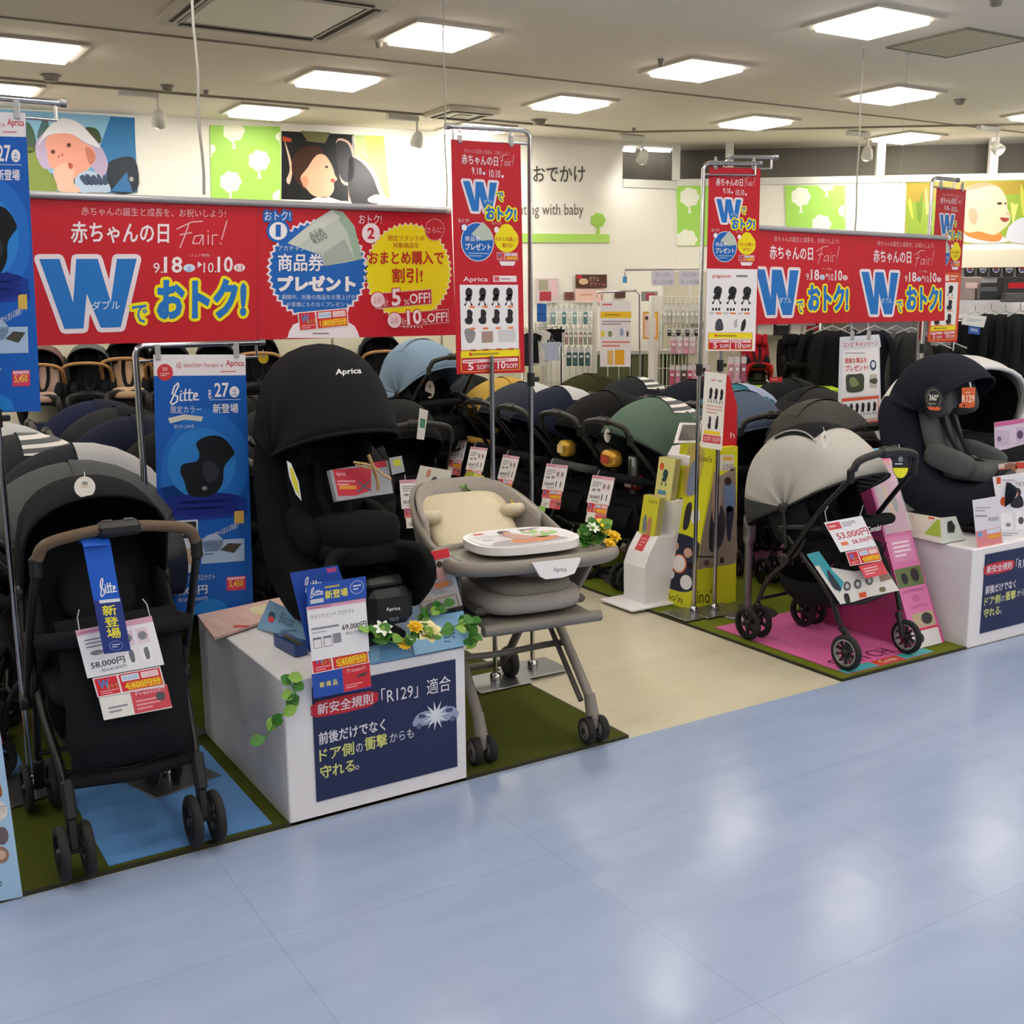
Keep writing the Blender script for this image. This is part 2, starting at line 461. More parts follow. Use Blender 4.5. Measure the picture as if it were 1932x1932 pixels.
# ------------------------------------------------------------ ceiling lamps
M_TRIM = mat('lamp_trim', '#cfcabd', rough=.5)
M_LAMP = mat('lamp_diffuser', '#fff6e6', rough=.4, emit=LAMP)
lamp0 = thing('ceiling_lamp', 'square recessed ceiling lamp', 'ceiling light')
b = MB(); w = .25; t = .045
for sx, sy, dx, dy in ((0, 1, 2 * w, t), (0, -1, 2 * w, t), (1, 0, t, 2 * w - 2 * t), (-1, 0, t, 2 * w - 2 * t)):
    b.box((sx * (w - t / 2), sy * (w - t / 2), -.008), (dx, dy, .015), M_TRIM)
b.build('frame', lamp0)
b = MB(); b.box((0, 0, -.02), (.40, .40, .036), M_LAMP, bev=.008); b.build('diffuser', lamp0)
first = True
LAMPS = {(1, 1): 'ceiling lamp right of the large air conditioner, largest in the upper middle', (2, 0): 'ceiling lamp nearest the top right corner with a wire hanging in front',
         (0, 2): 'ceiling lamp cut by the left edge, the upper and larger of two', (0, 3): 'ceiling lamp cut by the left edge, lower one just above the hat picture',
         (1, 2): 'ceiling lamp above the child seat picture, farther of the two over the red banner', (1, 3): 'small ceiling lamp over the green tree panel left of the child seat picture',
         (2, 1): 'ceiling lamp left of the white hanging wire, middle of the upper right', (2, 2): 'ceiling lamp between the small air vent and the lettering on the wall',
         (2, 3): 'ceiling lamp glaring behind the chrome bar of the tall red poster', (3, 1): 'ceiling lamp crossed by the thin wire over the right red banner',
         (3, 2): 'ceiling lamp above the tall white price poster of the right banner, before the spotlight track', (4, 1): 'ceiling lamp cut by the right edge under the service hatch',
         (4, 2): 'small far ceiling lamp beside the spotlight above the partition posts'}
for i in range(-4, 8):
    for j in range(-7, 4):
        x, y = 1.19 + 1.775 * i, 4.17 + 1.345 * j
        if abs(x) > 12 or y < -6: continue
        if i <= -2 and j <= -2: continue      # unseen lamps left out here to darken the floor at left
        if (i, j) in ((0, 1), (3, 3), (4, 3), (3, 0)) or (i >= 5 and y + .745 * (x - 6.853) > 7.9): continue
        lab = LAMPS.get((i, j), 'square recessed ceiling lamp outside the view of the photograph')
        if first: o = lamp0; o.location = (x, y, ZC); o['label'] = lab; o['group'] = 'recessed ceiling lamps'; first = False
        else: dup(lamp0, lab, (x, y, ZC), 0, 'recessed ceiling lamps')

# air conditioners and hatch
M_AC = mat('beige_plastic', '#c9c3b0', rough=.5, bump=.01)
M_ACD = mat('dark_slot', '#3c3a34', rough=.7)
M_ACG = mat('ac_grille', '#bdb9a4', rough=.35)
def cassette(c, w, label, big):
    t = thing('air_conditioner', label, 'air conditioner', (c[0], c[1], ZC))
    b = MB(); 
    for sx, sy in ((0, 1), (0, -1)): b.box((0, sy * (w / 2 - .05), -.018), (w, .1, .034), M_AC, bev=.006)
    for sx in (1, -1): b.box((sx * (w / 2 - .05), 0, -.018), (.1, w - .2, .034), M_AC)
    b.build('frame', t)
    for a in range(4):
        R = Matrix.Rotation(a * PI / 2, 3, 'Z'); b = MB()
        b.box(R @ Vector((0, w / 2 - .06, -.037)), (w * .78, .045, .004), M_ACD, rz=a * PI / 2)
        b.box(R @ Vector((0, w / 2 - .06, -.042)), (w * .76, .012, .006), M_AC, rz=a * PI / 2)
        b.build('air_slot', t)
    b = MB(); b.box((0, 0, -.02), (w - .22, w - .22, .03), M_ACG, bev=.005)
    if not big:
        for i in range(7): b.box((0, -.5 * (w - .3) + i * (w - .3) / 6, -.037), (w - .3, .012, .006), M_AC)
    b.build('grille', t)
cassette((2.03, 5.42, 0), .88, 'large square ceiling air conditioner with dark slots, cut by the top edge', True)
cassette((4.25, 7.56, 0), .42, 'small square ceiling air vent above the left red banner end', False)
t = thing('ceiling_hatch', 'flat square service hatch in the ceiling at the upper right', 'hatch', (5.55, 4.28, ZC))
b = MB(); b.box((0, 0, -.004), (.5, .5, .008), mat('hatch_panel', '#cdc6ae', rough=.8), bev=.002); b.build('panel', t)
b = MB()
for sx, sy, dx, dy in ((0, 1, .53, .012), (0, -1, .53, .012), (1, 0, .012, .506), (-1, 0, .012, .506)): b.box((sx * .258, sy * .258, -.005), (dx, dy, .01), M_GROOVE)
b.build('rim', t)
# spotlights on the tracks
def spot(px, py, label, d=(0, 0, -1)):
    p = at_z(px, py, ZC); t = thing('spotlight', label, 'spotlight', (p.x, p.y, ZC), group='track spotlights')
    b = MB(); b.box((-.1, 0, -.025), (.26, .05, .035), M_RAIL, bev=.005); b.build('adapter', t)
    b = MB(); b.tube([(0.02, 0, -.04), (0.02, 0, -.14)], .009, M_RAIL); b.build('stem', t)
    R = Vector((0, 0, -1)).rotation_difference(Vector(d)).to_matrix()
    b = MB(); b.lathe([(0, .06), (.03, .055), (.042, .02), (.05, -.05), (.044, -.05), (.0, -.02)], M_RAIL, (0.02, 0, -.17), n=16, rot=R); b.build('head', t)
spot(290, 172, 'small black-faced spotlight on the ceiling track above the hat picture', (.2, .8, -.6))
spot(782, 218, 'white spotlight hanging from the ceiling track right of the child seat picture', (.2, .8, -.6))
spot(1210, 256, 'spotlight adapter on the track corner above the fluorescent tubes', (.2, .7, -.7))
spot(1635, 249, 'spotlight on the right ceiling track next to the thin hanging wire', (.5, .5, -.7))
spot(1880, 238, 'round white spotlight on the right ceiling track, nearest the right edge', (-.1, -.7, -.5))
# wall-wash beams: one at each head, plus added ones that brighten the wall
def wash(x, y, aim, w=SPOTW):
    ld = bpy.data.lights.new('wall_wash_beam', 'SPOT'); ld.energy = w; ld.spot_size = math.radians(125); ld.spot_blend = .9; ld.color = (1, .96, .88); ld.shadow_soft_size = .05
    lo = bpy.data.objects.new('wall_wash_beam', ld); COL.objects.link(lo); lo.location = (x, y, ZC - .26)
    lo.rotation_euler = (Vector(aim) - Vector((x, y, ZC - .26))).to_track_quat('-Z', 'Y').to_euler()
for px, py, w in ((290, 172, SPOTW), (782, 218, SPOTW * 3)): q = at_z(px, py, ZC); wash(q.x, q.y, (q.x + .1, q.y + 1.1, 2.2), w)
for x in (-.6, .9, 4.9): wash(x, 7.85, (x + .1, 8.95, 2.2))  # added beams with no head built, brighten the back wall
for px, py, w in ((1210, 256, SPOTW * .3), (1635, 249, SPOTW * .8), (1880, 238, SPOTW)): q = at_z(px, py, ZC); wash(q.x, q.y, (q.x + .75, q.y + .95, 2.2), w)
for s_ in (3.2, 4.6): q = TK + (TE - TK).normalized() * s_; wash(q.x, q.y, (q.x + .75, q.y + .95, 2.2))  # two more added beams farther along the track, headless, for the partition wall
# detectors and sprinklers
def sprk(px, py, label, r=.02):
    p = at_z(px, py, ZC); t = thing('ceiling_sensor', label, 'detector', (p.x, p.y, ZC))
    b = MB(); b.lathe([(0, -.045), (r * .8, -.04), (r, -.02), (r, 0), (0, 0)], mat('grey_plastic', '#8b877c', rough=.5), n=14); b.build('body', t)
    b = MB(); b.lathe([(r * 1.3, -.006), (r * 1.4, 0), (0, 0), (0, -.006)], M_RAIL, n=14); b.build('flange', t)
for a in ((315, 160, 'round detector on the ceiling left of the thick hanging wire', .035), (388, 170, 'tiny sprinkler right of the thick hanging wire', .015), (715, 75, 'small sprinkler beside the largest middle lamp', .02),
          (1247, 110, 'small sprinkler left of the upper middle lamp', .018), (1752, 177, 'small sprinkler right of the lamp crossed by the wire', .018), (1811, 186, 'round detector between two right ceiling lamps', .035),
          (95, 140, 'flat pale detector between the two left edge lamps', .05), (1017, 225, 'flat detector behind the small air vent', .05), (1196, 241, 'tiny sprinkler above the track corner', .015), (1880, -6, 'dark detector at the very top right', .03)):
    sprk(a[0], a[1], a[2], a[3])

# fluorescent tubes seen through the opening left of the first post
for x0, x1, lab in ((1176, 1197, 'short bright fluorescent tube end behind the wall opening'), (1211, 1264, 'long bright fluorescent tube in the opening above the wall')):
    p0 = at_plane(x0, 281, WA0 - AN * .3, AN); p1 = at_plane(x1, 283, WA0 - AN * .3, AN)
    b = MB(); b.tube([p0, p1], .022, mat('tube_light', '#fffdf5', rough=.4, emit=9), n=12)
    tt = thing('fluorescent_tube', lab, 'ceiling light', tuple(p0)); b.build('tube', tt, world=True)
    b = MB()
    for q in (p0, p1): b.box(q + Vector((0, 0, .03)), (.03, .03, .06), M_RAIL)
    b.tube([p0 + Vector((0, 0, .06)), p1 + Vector((0, 0, .06))], .02, M_RAIL, n=6); b.build('holder', tt, world=True)

# carpets
M_GREEN = mat('green_carpet', '#4c531f', rough=.95, bump=.6, scale=400, vary=.18, spec=.1)
M_GREEN2 = mat('bright_green_carpet', '#6e7a26', rough=.95, bump=.6, scale=400, vary=.15, spec=.1)
M_EDGE = mat('carpet_edge', '#2b2b1c', rough=.7)
def mat_box(x0, x1, y0, y1, z0, z1, m, name, label, cat='mat', edge=None):
    t = thing(name, label, cat, ((x0 + x1) / 2, (y0 + y1) / 2, z0))
    b = MB(); b.box((0, 0, (z1 - z0) / 2), (x1 - x0, y1 - y0, z1 - z0), m); b.build('pile', t)
    if edge:
        b = MB(); h = z1 - z0
        b.box((0, -(y1 - y0) / 2 - .005, h / 2), (x1 - x0 + .02, .01, h), edge)
        for s in (-1, 1): b.box((s * ((x1 - x0) / 2 + .005), 0, h / 2), (.01, y1 - y0, h), edge)
        b.build('edging', t)
    return t
mat_box(-6, 2.565, AY + .012, 7.9, .0005, .012, M_GREEN, 'green_carpet', 'dark green carpet under the left display box and high chair', 'carpet', M_EDGE)
mat_box(3.79, 8.9, AY + .012, 6.05, .0005, .012, M_GREEN2, 'green_carpet', 'brighter green carpet under the right stroller and yellow display stand', 'carpet', M_EDGE)
mat_box(.6, 1.12, AY + .03, 4.13, .0125, .016, mat('blue_sheet', '#5b8cc8', rough=.35, vary=.03, scale=4), 'blue_display_sheet', 'light blue display sheet under the black stroller on the left')
mat_box(-1.4, .5, 4.05, 6.4, .0125, .016, mat('blue_sheet2', '#5b8cc8', rough=.35, vary=.03, scale=4), 'blue_display_sheet', 'light blue sheet farther back beneath the strollers at the left edge')
# pink sheet with print
t = thing('pink_display_sheet', 'pink printed floor sheet with teal corners under the grey stroller', 'mat', (4.13, 3.8, .0125))
P_ = Print((3.85, 4.24, .0165), (1, 0, 0), (0, 0, 1), V=(0, 1, 0)); P_.rect_frame((0, 0), (.6, 0), (0, -.89), 1, 1)
P_.board([(0, 0), (1, 0), (1, 1), (0, 1)], .003, '#d568a4')
P_.rect(0, .93, .35, 1, '#41a8ae'); P_.rect(.66, .93, 1, 1, '#41a8ae')
P_.text('SWITCH', .08, .80, .72, .90, '#6b2a4c'); P_.rect(.36, .93, .65, 1, '#c8482c'); P_.text('Combi', .42, .945, .6, .985, '#f0e6e0')
P_.build('printed_sheet', t)
mat_box(4.55, 6.2, 5.0, 6.0, .0125, .018, mat('pink_vinyl', '#cf86ae', rough=.4, vary=.05), 'pink_display_sheet', 'pink sheet on the floor behind the grey stroller')
# ------------------------------------------------------------ artwork used on several boards (frame coordinates 0..1)
RED = '#c4202f'; BLU = '#2376c9'; YEL = '#f2e21c'; PALE = '#f1dfe6'; ORG = '#e06a2c'
WP = [(0, 0), (.2, 0), (.335, .62), (.37, 0), (.59, 0), (.725, .63), (.79, 0), (1, 0), (.83, 1), (.62, 1), (.47, .48), (.44, 1), (.245, 1)]
def big_w(p, x0, y0, x1, y1, w, lay=2):
    pts = [(x0 + a * (x1 - x0), y0 + b * (y1 - y0)) for a, b in WP]
    pts[10] = (x0 + .475 * (x1 - x0), y0 + .5 * (y1 - y0))
    p.line(pts, w, '#ecdfe8', lay, closed=True); p.poly(pts, '#ecdfe8', lay); p.poly(pts, BLU, lay + 1)
def script_fair(p, x0, y0, x1, y1, c='#e9b6bd', lay=3, w=.002):
    X = lambda a: x0 + a * (x1 - x0); Y = lambda b: y0 + b * (y1 - y0)
    for st in ([(.02, .3), (.3, .05), (.5, .02)], [(.25, .08), (.18, .5), (.08, .95)], [(.08, .5), (.3, .42)], [(.5, .5), (.36, .55), (.32, .8), (.45, .8), (.52, .5), (.52, .85)],
               [(.62, .5), (.62, .82)], [(.7, .85), (.7, .5), (.8, .5)], [(.98, .0), (.88, .65)], [(.86, .78), (.87, .82)], [(.61, .35), (.62, .38)]):
        p.line([(X(a), Y(b)) for a, b in st], w, c, lay)
def bitte(p, x0, y0, x1, y1, c='#f0eef6', w=.0016, lay=3):
    X = lambda a: x0 + a * (x1 - x0); Y = lambda b: y0 + b * (y1 - y0)
    for st in ([(.12, .5), (.2, .15), (.32, .0), (.34, .12), (.2, .5), (.06, .9), (.12, 1), (.28, .85), (.3, .62), (.18, .55)], [(.4, .5), (.38, .8), (.45, .82)], [(.41, .38), (.42, .4)],
               [(.56, .3), (.52, .8), (.6, .8)], [(.48, .48), (.66, .46)], [(.7, .3), (.67, .8), (.76, .8)], [(.64, .48), (.8, .46)], [(.82, .66), (.94, .6), (.93, .48), (.84, .52), (.82, .78), (.98, .78)]):
        p.line([(X(a), Y(b)) for a, b in st], w, c, lay)
def fair_top(p, y=1.0):
    pass
def fair_art(p, s=1.0):
    p.text('赤ちゃんの誕生と成長を、お祝いしよう!', .25, .035, .86, .095, '#e9b6bd', 3)
    p.text('赤ちゃんの日', .21, .14, .61, .285, '#efe3ea', 3, bold=.012)
    script_fair(p, .64, .12, .87, .33, w=.0022 * s)
    p.text('9.', .545, .43, .585, .505, '#efe3ea', 3); p.text('18', .59, .385, .67, .505, '#efe3ea', 3, bold=.02)
    p.circ(.7, .47, .026, .03, '#cfe0f4', 3); p.text('土', .685, .452, .715, .49, BLU, 4)
    p.poly([(.737, .42), (.757, .445), (.737, .47)], '#efe3ea', 3)
    p.text('10.', .763, .43, .82, .505, '#efe3ea', 3); p.text('10', .825, .385, .895, .505, '#efe3ea', 3, bold=.02)
    p.circ(.925, .47, .026, .03, '#efe3ea', 3); p.text('日', .912, .452, .938, .49, RED, 4)
    p.text('(フェア期間)', .70, .365, .79, .39, '#e9b6bd', 3)
    big_w(p, .085, .40, .475, .895, .018 * s, 2)
    p.text('ダブル', .29, .70, .405, .765, '#e6eef8', 5)
    p.text('で', .455, .735, .52, .87, BLU, 5, outline=((YEL, .012 * s),), bold=.015)
    p.text('おトク!', .565, .56, .955, .845, BLU, 5, outline=((BLU, .0045 * s), (YEL, .017 * s)), bold=.02)
def coupon(p, x0, y0, x1, y1, price, L=4):
    X = lambda a: x0 + a * (x1 - x0); Y = lambda b: y0 + b * (y1 - y0)
    p.poly([(X(0), Y(0)), (X(1), Y(0)), (X(1), Y(1)), (X(0), Y(1))], '#f0dfe2', L)
    p.rect(X(.02), Y(.06), X(.34), Y(.96), '#d4323d', L + 1)
    p.text('W', X(.06), Y(.15), X(.22), Y(.6), '#3f86d0', L + 2, bold=.03); p.text('おトク', X(.17), Y(.42), X(.33), Y(.68), '#a9c26a', L + 3)
    p.grey(X(.06), Y(.7), X(.32), Y(.92), 2, '#eba9ad', L + 2)
    p.rect(X(.37), Y(.06), X(.98), Y(.96), '#d4323d', L + 1)
    p.rect(X(.4), Y(.12), X(.66), Y(.44), '#d9e4f4', L + 2); p.rect(X(.69), Y(.12), X(.95), Y(.44), '#f2d3d8', L + 2)
    p.text('商品券', X(.42), Y(.18), X(.64), Y(.38), '#7f9fd2', L + 3); p.text('プレゼント', X(.71), Y(.18), X(.93), Y(.38), '#d98a95', L + 3)
    p.rect(X(.46), Y(.52), X(.97), Y(.92), '#e58a28', L + 2); p.text(price + '円分', X(.42), Y(.52), X(.95), Y(.9), '#f6dc3a', L + 3, bold=.02)
def stroller_icon(p, x, y, w, h, c='#2b2b30', lay=4):
    X = lambda a: x + a * w; Y = lambda b: y + b * h
    p.blob([(X(.25), Y(.1)), (X(.55), Y(0)), (X(.85), Y(.15)), (X(.8), Y(.45)), (X(.55), Y(.5)), (X(.2), Y(.4))], c, lay, 2)
    p.blob([(X(.4), Y(.4)), (X(.75), Y(.4)), (X(.7), Y(.7)), (X(.2), Y(.72)), (X(.15), Y(.6))], c, lay, 2)
    p.poly([(X(.1), Y(.95)), (X(.18), Y(.95)), (X(.62), Y(.35)), (X(.55), Y(.33))], c, lay); p.poly([(X(.72), Y(.95)), (X(.8), Y(.95)), (X(.5), Y(.5)), (X(.42), Y(.5))], c, lay)
    p.circ(X(.14), Y(.93), .09 * w, .07 * h, c, lay, 8); p.circ(X(.76), Y(.93), .09 * w, .07 * h, c, lay, 8)
def seat_icon(p, x, y, w, h, c='#2b2b30', lay=4):
    X = lambda a: x + a * w; Y = lambda b: y + b * h
    p.blob([(X(.3), Y(.05)), (X(.6), Y(0)), (X(.85), Y(.2)), (X(.78), Y(.5)), (X(.85), Y(.7)), (X(.7), Y(.98)), (X(.2), Y(.95)), (X(.05), Y(.65)), (X(.3), Y(.5))], c, lay, 2)
def star_circle(p, cx, cy, r):
    pass

def print_board(name, label, cat, corners, o, U, N, bg, thick=.004, art=None, V=None, group=None, partname='printed_board'):
    """a thing: one board lying on a real plane, its outline given by photograph pixels"""
    p = Print(o, U, N, V=V)
    p.board(corners, thick, bg)
    base = p.O + p.U * p.map(*corners[0])[0] + p.V * p.map(*corners[0])[1]
    t = thing(name, label, cat, tuple(base), group=group)
    if art: art(p)
    p.build(partname, t)
    return t, p
XA = Vector((1, 0, 0)); NF = Vector((0, -1, 0))
def U_az(deg): a = math.radians(deg); return Vector((math.cos(a), math.sin(a), 0)), Vector((math.sin(a), -math.cos(a), 0))
def at_d(px, py, d): return CAM + ray(px, py) * d

# ------------------------------------------------------------ pictures and lettering on the walls
def Zm(ox, oy, k): return lambda *pts: [(ox + a / k, oy + b / k) for a, b in pts]
def clamp(pts, x0, y0, x1, y1): return [(min(max(a, x0), x1), min(max(b, y0), y1)) for a, b in pts]
def tree_pts(x, y, r):
    out = []
    for i in range(36):
        a = 2 * PI * i / 36; k = 1 + .07 * math.cos(7 * a)
        out.append((x + r * k * math.cos(a), y + r * .98 * k * math.sin(a)))
    return out
def tree_print(p, x, y, r, c, L, box=None):
    a = tree_pts(x, y, r); b = [(x - r * .1, y + r * .8), (x + r * .1, y + r * .8), (x + r * .12, y + r * 1.55), (x + r * .3, y + r * 1.68), (x - r * .3, y + r * 1.68), (x - r * .12, y + r * 1.55)]
    if box: a = clamp(a, *box); b = clamp(b, *box)
    p.poly(a, c, L)
    if not box or y + r * .9 < box[3]: p.poly(b, c, L)
WO = WA0 + AN * .012; WBO = KX + BN * .012
def hat(p):
    z = Zm(0, 150, 4.6)
    p.poly([(-40, 203), (214, 219), (150, 362), (-40, 355)], '#86b9d8', 1)
    p.poly(z((0, 800), (1180, 830), (1190, 980), (0, 940)), '#51662f', 1)
    p.poly(z((960, 320), (1165, 335), (1195, 980), (930, 985), (860, 600)), '#2b74ab', 2)
    p.blob(z((930, 760), (1000, 690), (1170, 690), (1190, 960), (960, 970)), '#1a2633', 3)
    p.poly(z((960, 970), (1100, 800), (1140, 940), (1150, 980)), '#2f6da6', 4)
    for a, c in ((((200, 620), (190, 450), (240, 370), (300, 470), (310, 620)), '#3e5a43'), (((320, 500), (390, 320), (430, 440), (400, 520)), '#4c6a6a'), (((190, 960), (185, 640), (300, 600), (400, 760), (500, 960)), '#7e8f45'),
                 (((740, 420), (840, 430), (880, 520), (850, 560), (780, 520)), '#3f4d33')):
        p.blob(z(*a), c, 3)
    p.blob(z((330, 700), (310, 560), (390, 450), (480, 360), (560, 338), (680, 370), (770, 460), (880, 590), (935, 720), (915, 820), (860, 830), (700, 700), (420, 780)), '#b5a3c4', 4)
    p.blob(z((330, 570), (400, 440), (490, 355), (570, 338), (680, 375), (770, 460), (870, 590), (740, 545), (620, 475), (480, 470), (390, 500)), '#dfdfe6', 6)
    p.blob(z((400, 520), (480, 470), (620, 475), (730, 550), (810, 600), (830, 690), (790, 750), (740, 800), (650, 860), (540, 800), (440, 760), (410, 640)), '#e59f8c', 5)
    p.blob(z((740, 590), (800, 610), (830, 680), (790, 740), (760, 700)), '#c47a66', 6)
    p.blob(z((460, 800), (540, 730), (620, 740), (645, 830), (640, 900), (700, 975), (520, 970), (490, 900)), '#efb6a3', 7)
    for x, y in ((460, 628), (597, 570)): p.circ(*z((x, y))[0], 5, 5, '#c07f6d', 6); p.circ(*z((x, y))[0], 3.2, 3.4, '#4d2f2a', 7)
    p.circ(*z((540, 655))[0], 1.6, 2.2, '#96503f', 7); p.circ(*z((510, 668))[0], 1.4, 2, '#96503f', 7); p.blob(z((590, 725), (630, 735), (625, 775), (600, 770)), '#b85b4d', 8)
    p.blob(z((650, 860), (760, 790), (900, 850), (960, 970), (820, 978), (690, 975)), '#a9bdd6', 6)
    for i in range(5): p.blob(z((690 + i * 50, 850 - (i % 2) * 20), (730 + i * 45, 830), (780 + i * 40, 900), (740 + i * 40, 915)), '#3a4a66', 7)
    p.circ(*z((1140, 865))[0], 6.5, 7, '#23262b', 5); p.circ(*z((1140, 865))[0], 4, 4.5, '#9ea6ad', 6)
print_board('wall_picture', 'wall picture of a baby in a white sun hat with hand at mouth', 'picture', [(-40, 203), (254, 222), (258, 362), (-40, 354)], WO, AD, AN, '#5e9ecb', .01, hat)
def car(p):
    z = Zm(0, 0, 3); z2 = Zm(644, 0, 3)
    p.poly([(531, 247), (668, 254), (672, 380), (531, 376)], '#15161a', 1)
    p.poly(z2((60, 765), (1700 / 3, 790), (560, 1180), (60, 1150)), '#eeeade', 1)
    p.poly(z2((75, 765), (240, 770), (275, 1130), (160, 1130)), '#cbdc6a', 2)
    p.poly(z2((80, 765), (135, 768), (150, 900), (75, 880)), '#b7c985', 3)
    p.blob(z2((40, 900), (100, 890), (180, 960), (225, 1060), (245, 1140), (60, 1150), (40, 1080)), '#d9a598', 3)
    p.blob(z2((40, 910), (95, 905), (160, 970), (200, 1060), (215, 1150), (60, 1155)), '#26262b', 4)
    p.blob(z2((-30, 800), (40, 800), (75, 880), (85, 1010), (30, 1050), (-10, 1000)), '#c9a79c', 3); p.blob(z2((-30, 810), (30, 808), (62, 880), (70, 1000), (20, 1030), (-20, 960)), '#2a2a30', 4)
    p.blob(z((1610, 800), (1640, 880), (1655, 960), (1640, 1040), (1620, 1020), (1640, 950)), '#c9b3a0', 3)
    p.poly(z((1600, 770), (1650, 785), (1650, 805), (1600, 800)), '#b0482a', 4)
    p.poly(z((1700, 740), (1870, 750), (1840, 810), (1740, 800)), '#6b6a44', 2)
    p.blob(z((1655, 900), (1700, 840), (1780, 825), (1830, 860), (1840, 960), (1760, 1000), (1740, 1080), (1690, 1040), (1655, 980)), '#3b2018', 4)
    p.blob(z((1700, 1010), (1740, 950), (1790, 880), (1840, 880), (1880, 940), (1895, 990), (1908, 1015), (1890, 1035), (1888, 1080), (1850, 1120), (1780, 1110), (1740, 1075)), '#e8ab8d', 5)
    p.blob(z((1705, 1010), (1735, 1000), (1745, 1040), (1720, 1060)), '#d08f72', 6); p.circ(*z((1848, 945))[0], 3, 2.4, '#3a2520', 6); p.blob(z((1868, 1015), (1895, 1015), (1885, 1035)), '#b8453c', 6)
    p.blob(z((1760, 1130), (1830, 1110), (1900, 1128), (1920, 1140), (1780, 1140)), '#c9ccd6', 5)
    p.blob(z2((150, 1125), (200, 1100), (260, 1120), (350, 1095), (355, 1110), (270, 1148), (170, 1148)), '#e6b3a1', 6)
print_board('wall_picture', 'wall picture of a child in profile sitting in a dark car seat', 'picture', [(530, 246), (845, 263), (845, 395), (530, 378)], WO, AD, AN, '#efece2', .01, car)
def gp(x0, y0, x1, y1, trees, o=WO, U=AD, N=AN, label='', col='#a9dd66'):
    def art(p):
        for tx, ty, r in trees: tree_print(p, tx, ty, r, '#f3f6e6', 1, (x0 + 1, y0 + 1, x1 - 1, y1 - 1))
    print_board('tree_panel', label, 'wall panel', [(x0, y0), (x1, y0 + (3 if o is WO else 0)), (x1 + 2, y1), (x0 + 3, y1)], o, U, N, col, .01, art, group='green wall panels with white trees')
gp(396, 236, 529, 378, [(441, 247, 20), (489, 303, 20), (435, 343, 20), (528, 372, 14), (398, 281, 9), (528, 258, 8)], label='lime green panel with white trees left of the child seat picture')
gp(1276, 345, 1372, 464, [(1301, 372, 18), (1296, 452, 19)], WBO, BD, BN, 'lime green tree panel partly behind the pole of the white and red poster')
gp(1481, 350, 1594, 464, [(1511, 371, 18), (1560, 346, 15), (1550, 423, 18), (1594, 398, 12)], WBO, BD, BN, 'lime green tree panel above the right red banner')
def gmead(p):
    z = Zm(1288, 0, 3)
    p.poly([(1712, 346), (1990, 342), (1990, 400), (1712, 410)], '#a08a35', 1); p.poly(z((1270, 1150), (2100, 1080), (2100, 1370), (1270, 1370)), '#87a03a', 2)
    for i in range(14):
        r = random.Random(i); p.blob([(1716 + 18 * i + 7 * math.cos(k), 352 + r.random() * 70 + 7 * math.sin(k)) for k in range(6)], ('#b6b84c', '#6e8a2c', '#c2c873')[i % 3], 3)
    p.blob(z((1600, 1300), (1680, 1260), (1800, 1330), (1830, 1370), (1600, 1370)), '#c9cbd6', 4)
    p.blob(z((1840, 1300), (1870, 1260), (1932, 1230), (2080, 1230), (2080, 1368), (1850, 1368)), '#c0c3d0', 4)
    p.blob(z((1600, 1330), (1605, 1290), (1680, 1310), (1800, 1320), (1790, 1365), (1700, 1362)), '#e07c3e', 5)
    p.blob(z((1590, 1300), (1590, 1100), (1630, 1050), (1720, 1035), (1790, 1060), (1830, 1120), (1838, 1180), (1852, 1215), (1848, 1260), (1810, 1300), (1760, 1330), (1680, 1310)), '#e8bfa3', 6)
    p.blob(z((1600, 1080), (1640, 1045), (1720, 1032), (1790, 1055), (1740, 1050), (1650, 1070)), '#b9946f', 7)
    p.blob(z((1618, 1190), (1650, 1180), (1670, 1220), (1655, 1270), (1625, 1250)), '#d79d80', 7)
    p.circ(*z((1793, 1152))[0], 5, 2.6, '#3c2b28', 8); p.circ(*z((1826, 1152))[0], 2, 2, '#3c2b28', 8); p.blob(z((1795, 1232), (1845, 1235), (1838, 1252), (1815, 1256)), '#8e3f3a', 8); p.blob(z((1830, 1200), (1852, 1210), (1838, 1222)), '#d89f86', 8)
print_board('wall_picture', 'wall picture of a smiling baby in an orange bib before a meadow', 'picture', [(1711, 342), (1990, 338), (1990, 456), (1707, 462)], WBO, BD, BN, '#9a9b3a', .01, gmead)
p = Print(WA0 + AN * .004, AD, AN); p.text('おでかけ', 1006, 313, 1104, 344, '#4f4d4a', 1, bold=.012)
t = thing('wall_lettering', 'dark Japanese lettering high on the white wall', 'lettering', tuple(wa(1055, 330))); p.build('letters', t)
p = Print(WA0 + AN * .004, AD, AN); p.text('Outing with baby', 962, 384, 1101, 412, '#6b6964', 1)
t = thing('wall_lettering', 'grey English lettering on the white wall above the green strip', 'lettering', tuple(wa(1030, 400))); p.build('letters', t)
t, p = print_board('green_strip', 'lime green strip on the white wall under the lettering', 'wall panel', [(930, 440), (1150, 442), (1150, 458), (930, 457)], WA0 + AN * .014, AD, AN, '#b2df6c', .012)
p = Print(WA0 + AN * .012, AD, AN)
p.board(tree_pts(1129, 415, 13.5), .008, '#a6d35a'); p.board([(1127, 424), (1131, 424), (1132, 441), (1126, 441)], .008, '#a6d35a')
t = thing('wall_tree', 'flat green tree cutout standing on the green wall strip', 'wall decoration', tuple(wa(1129, 440))); p.build('cutout', t)

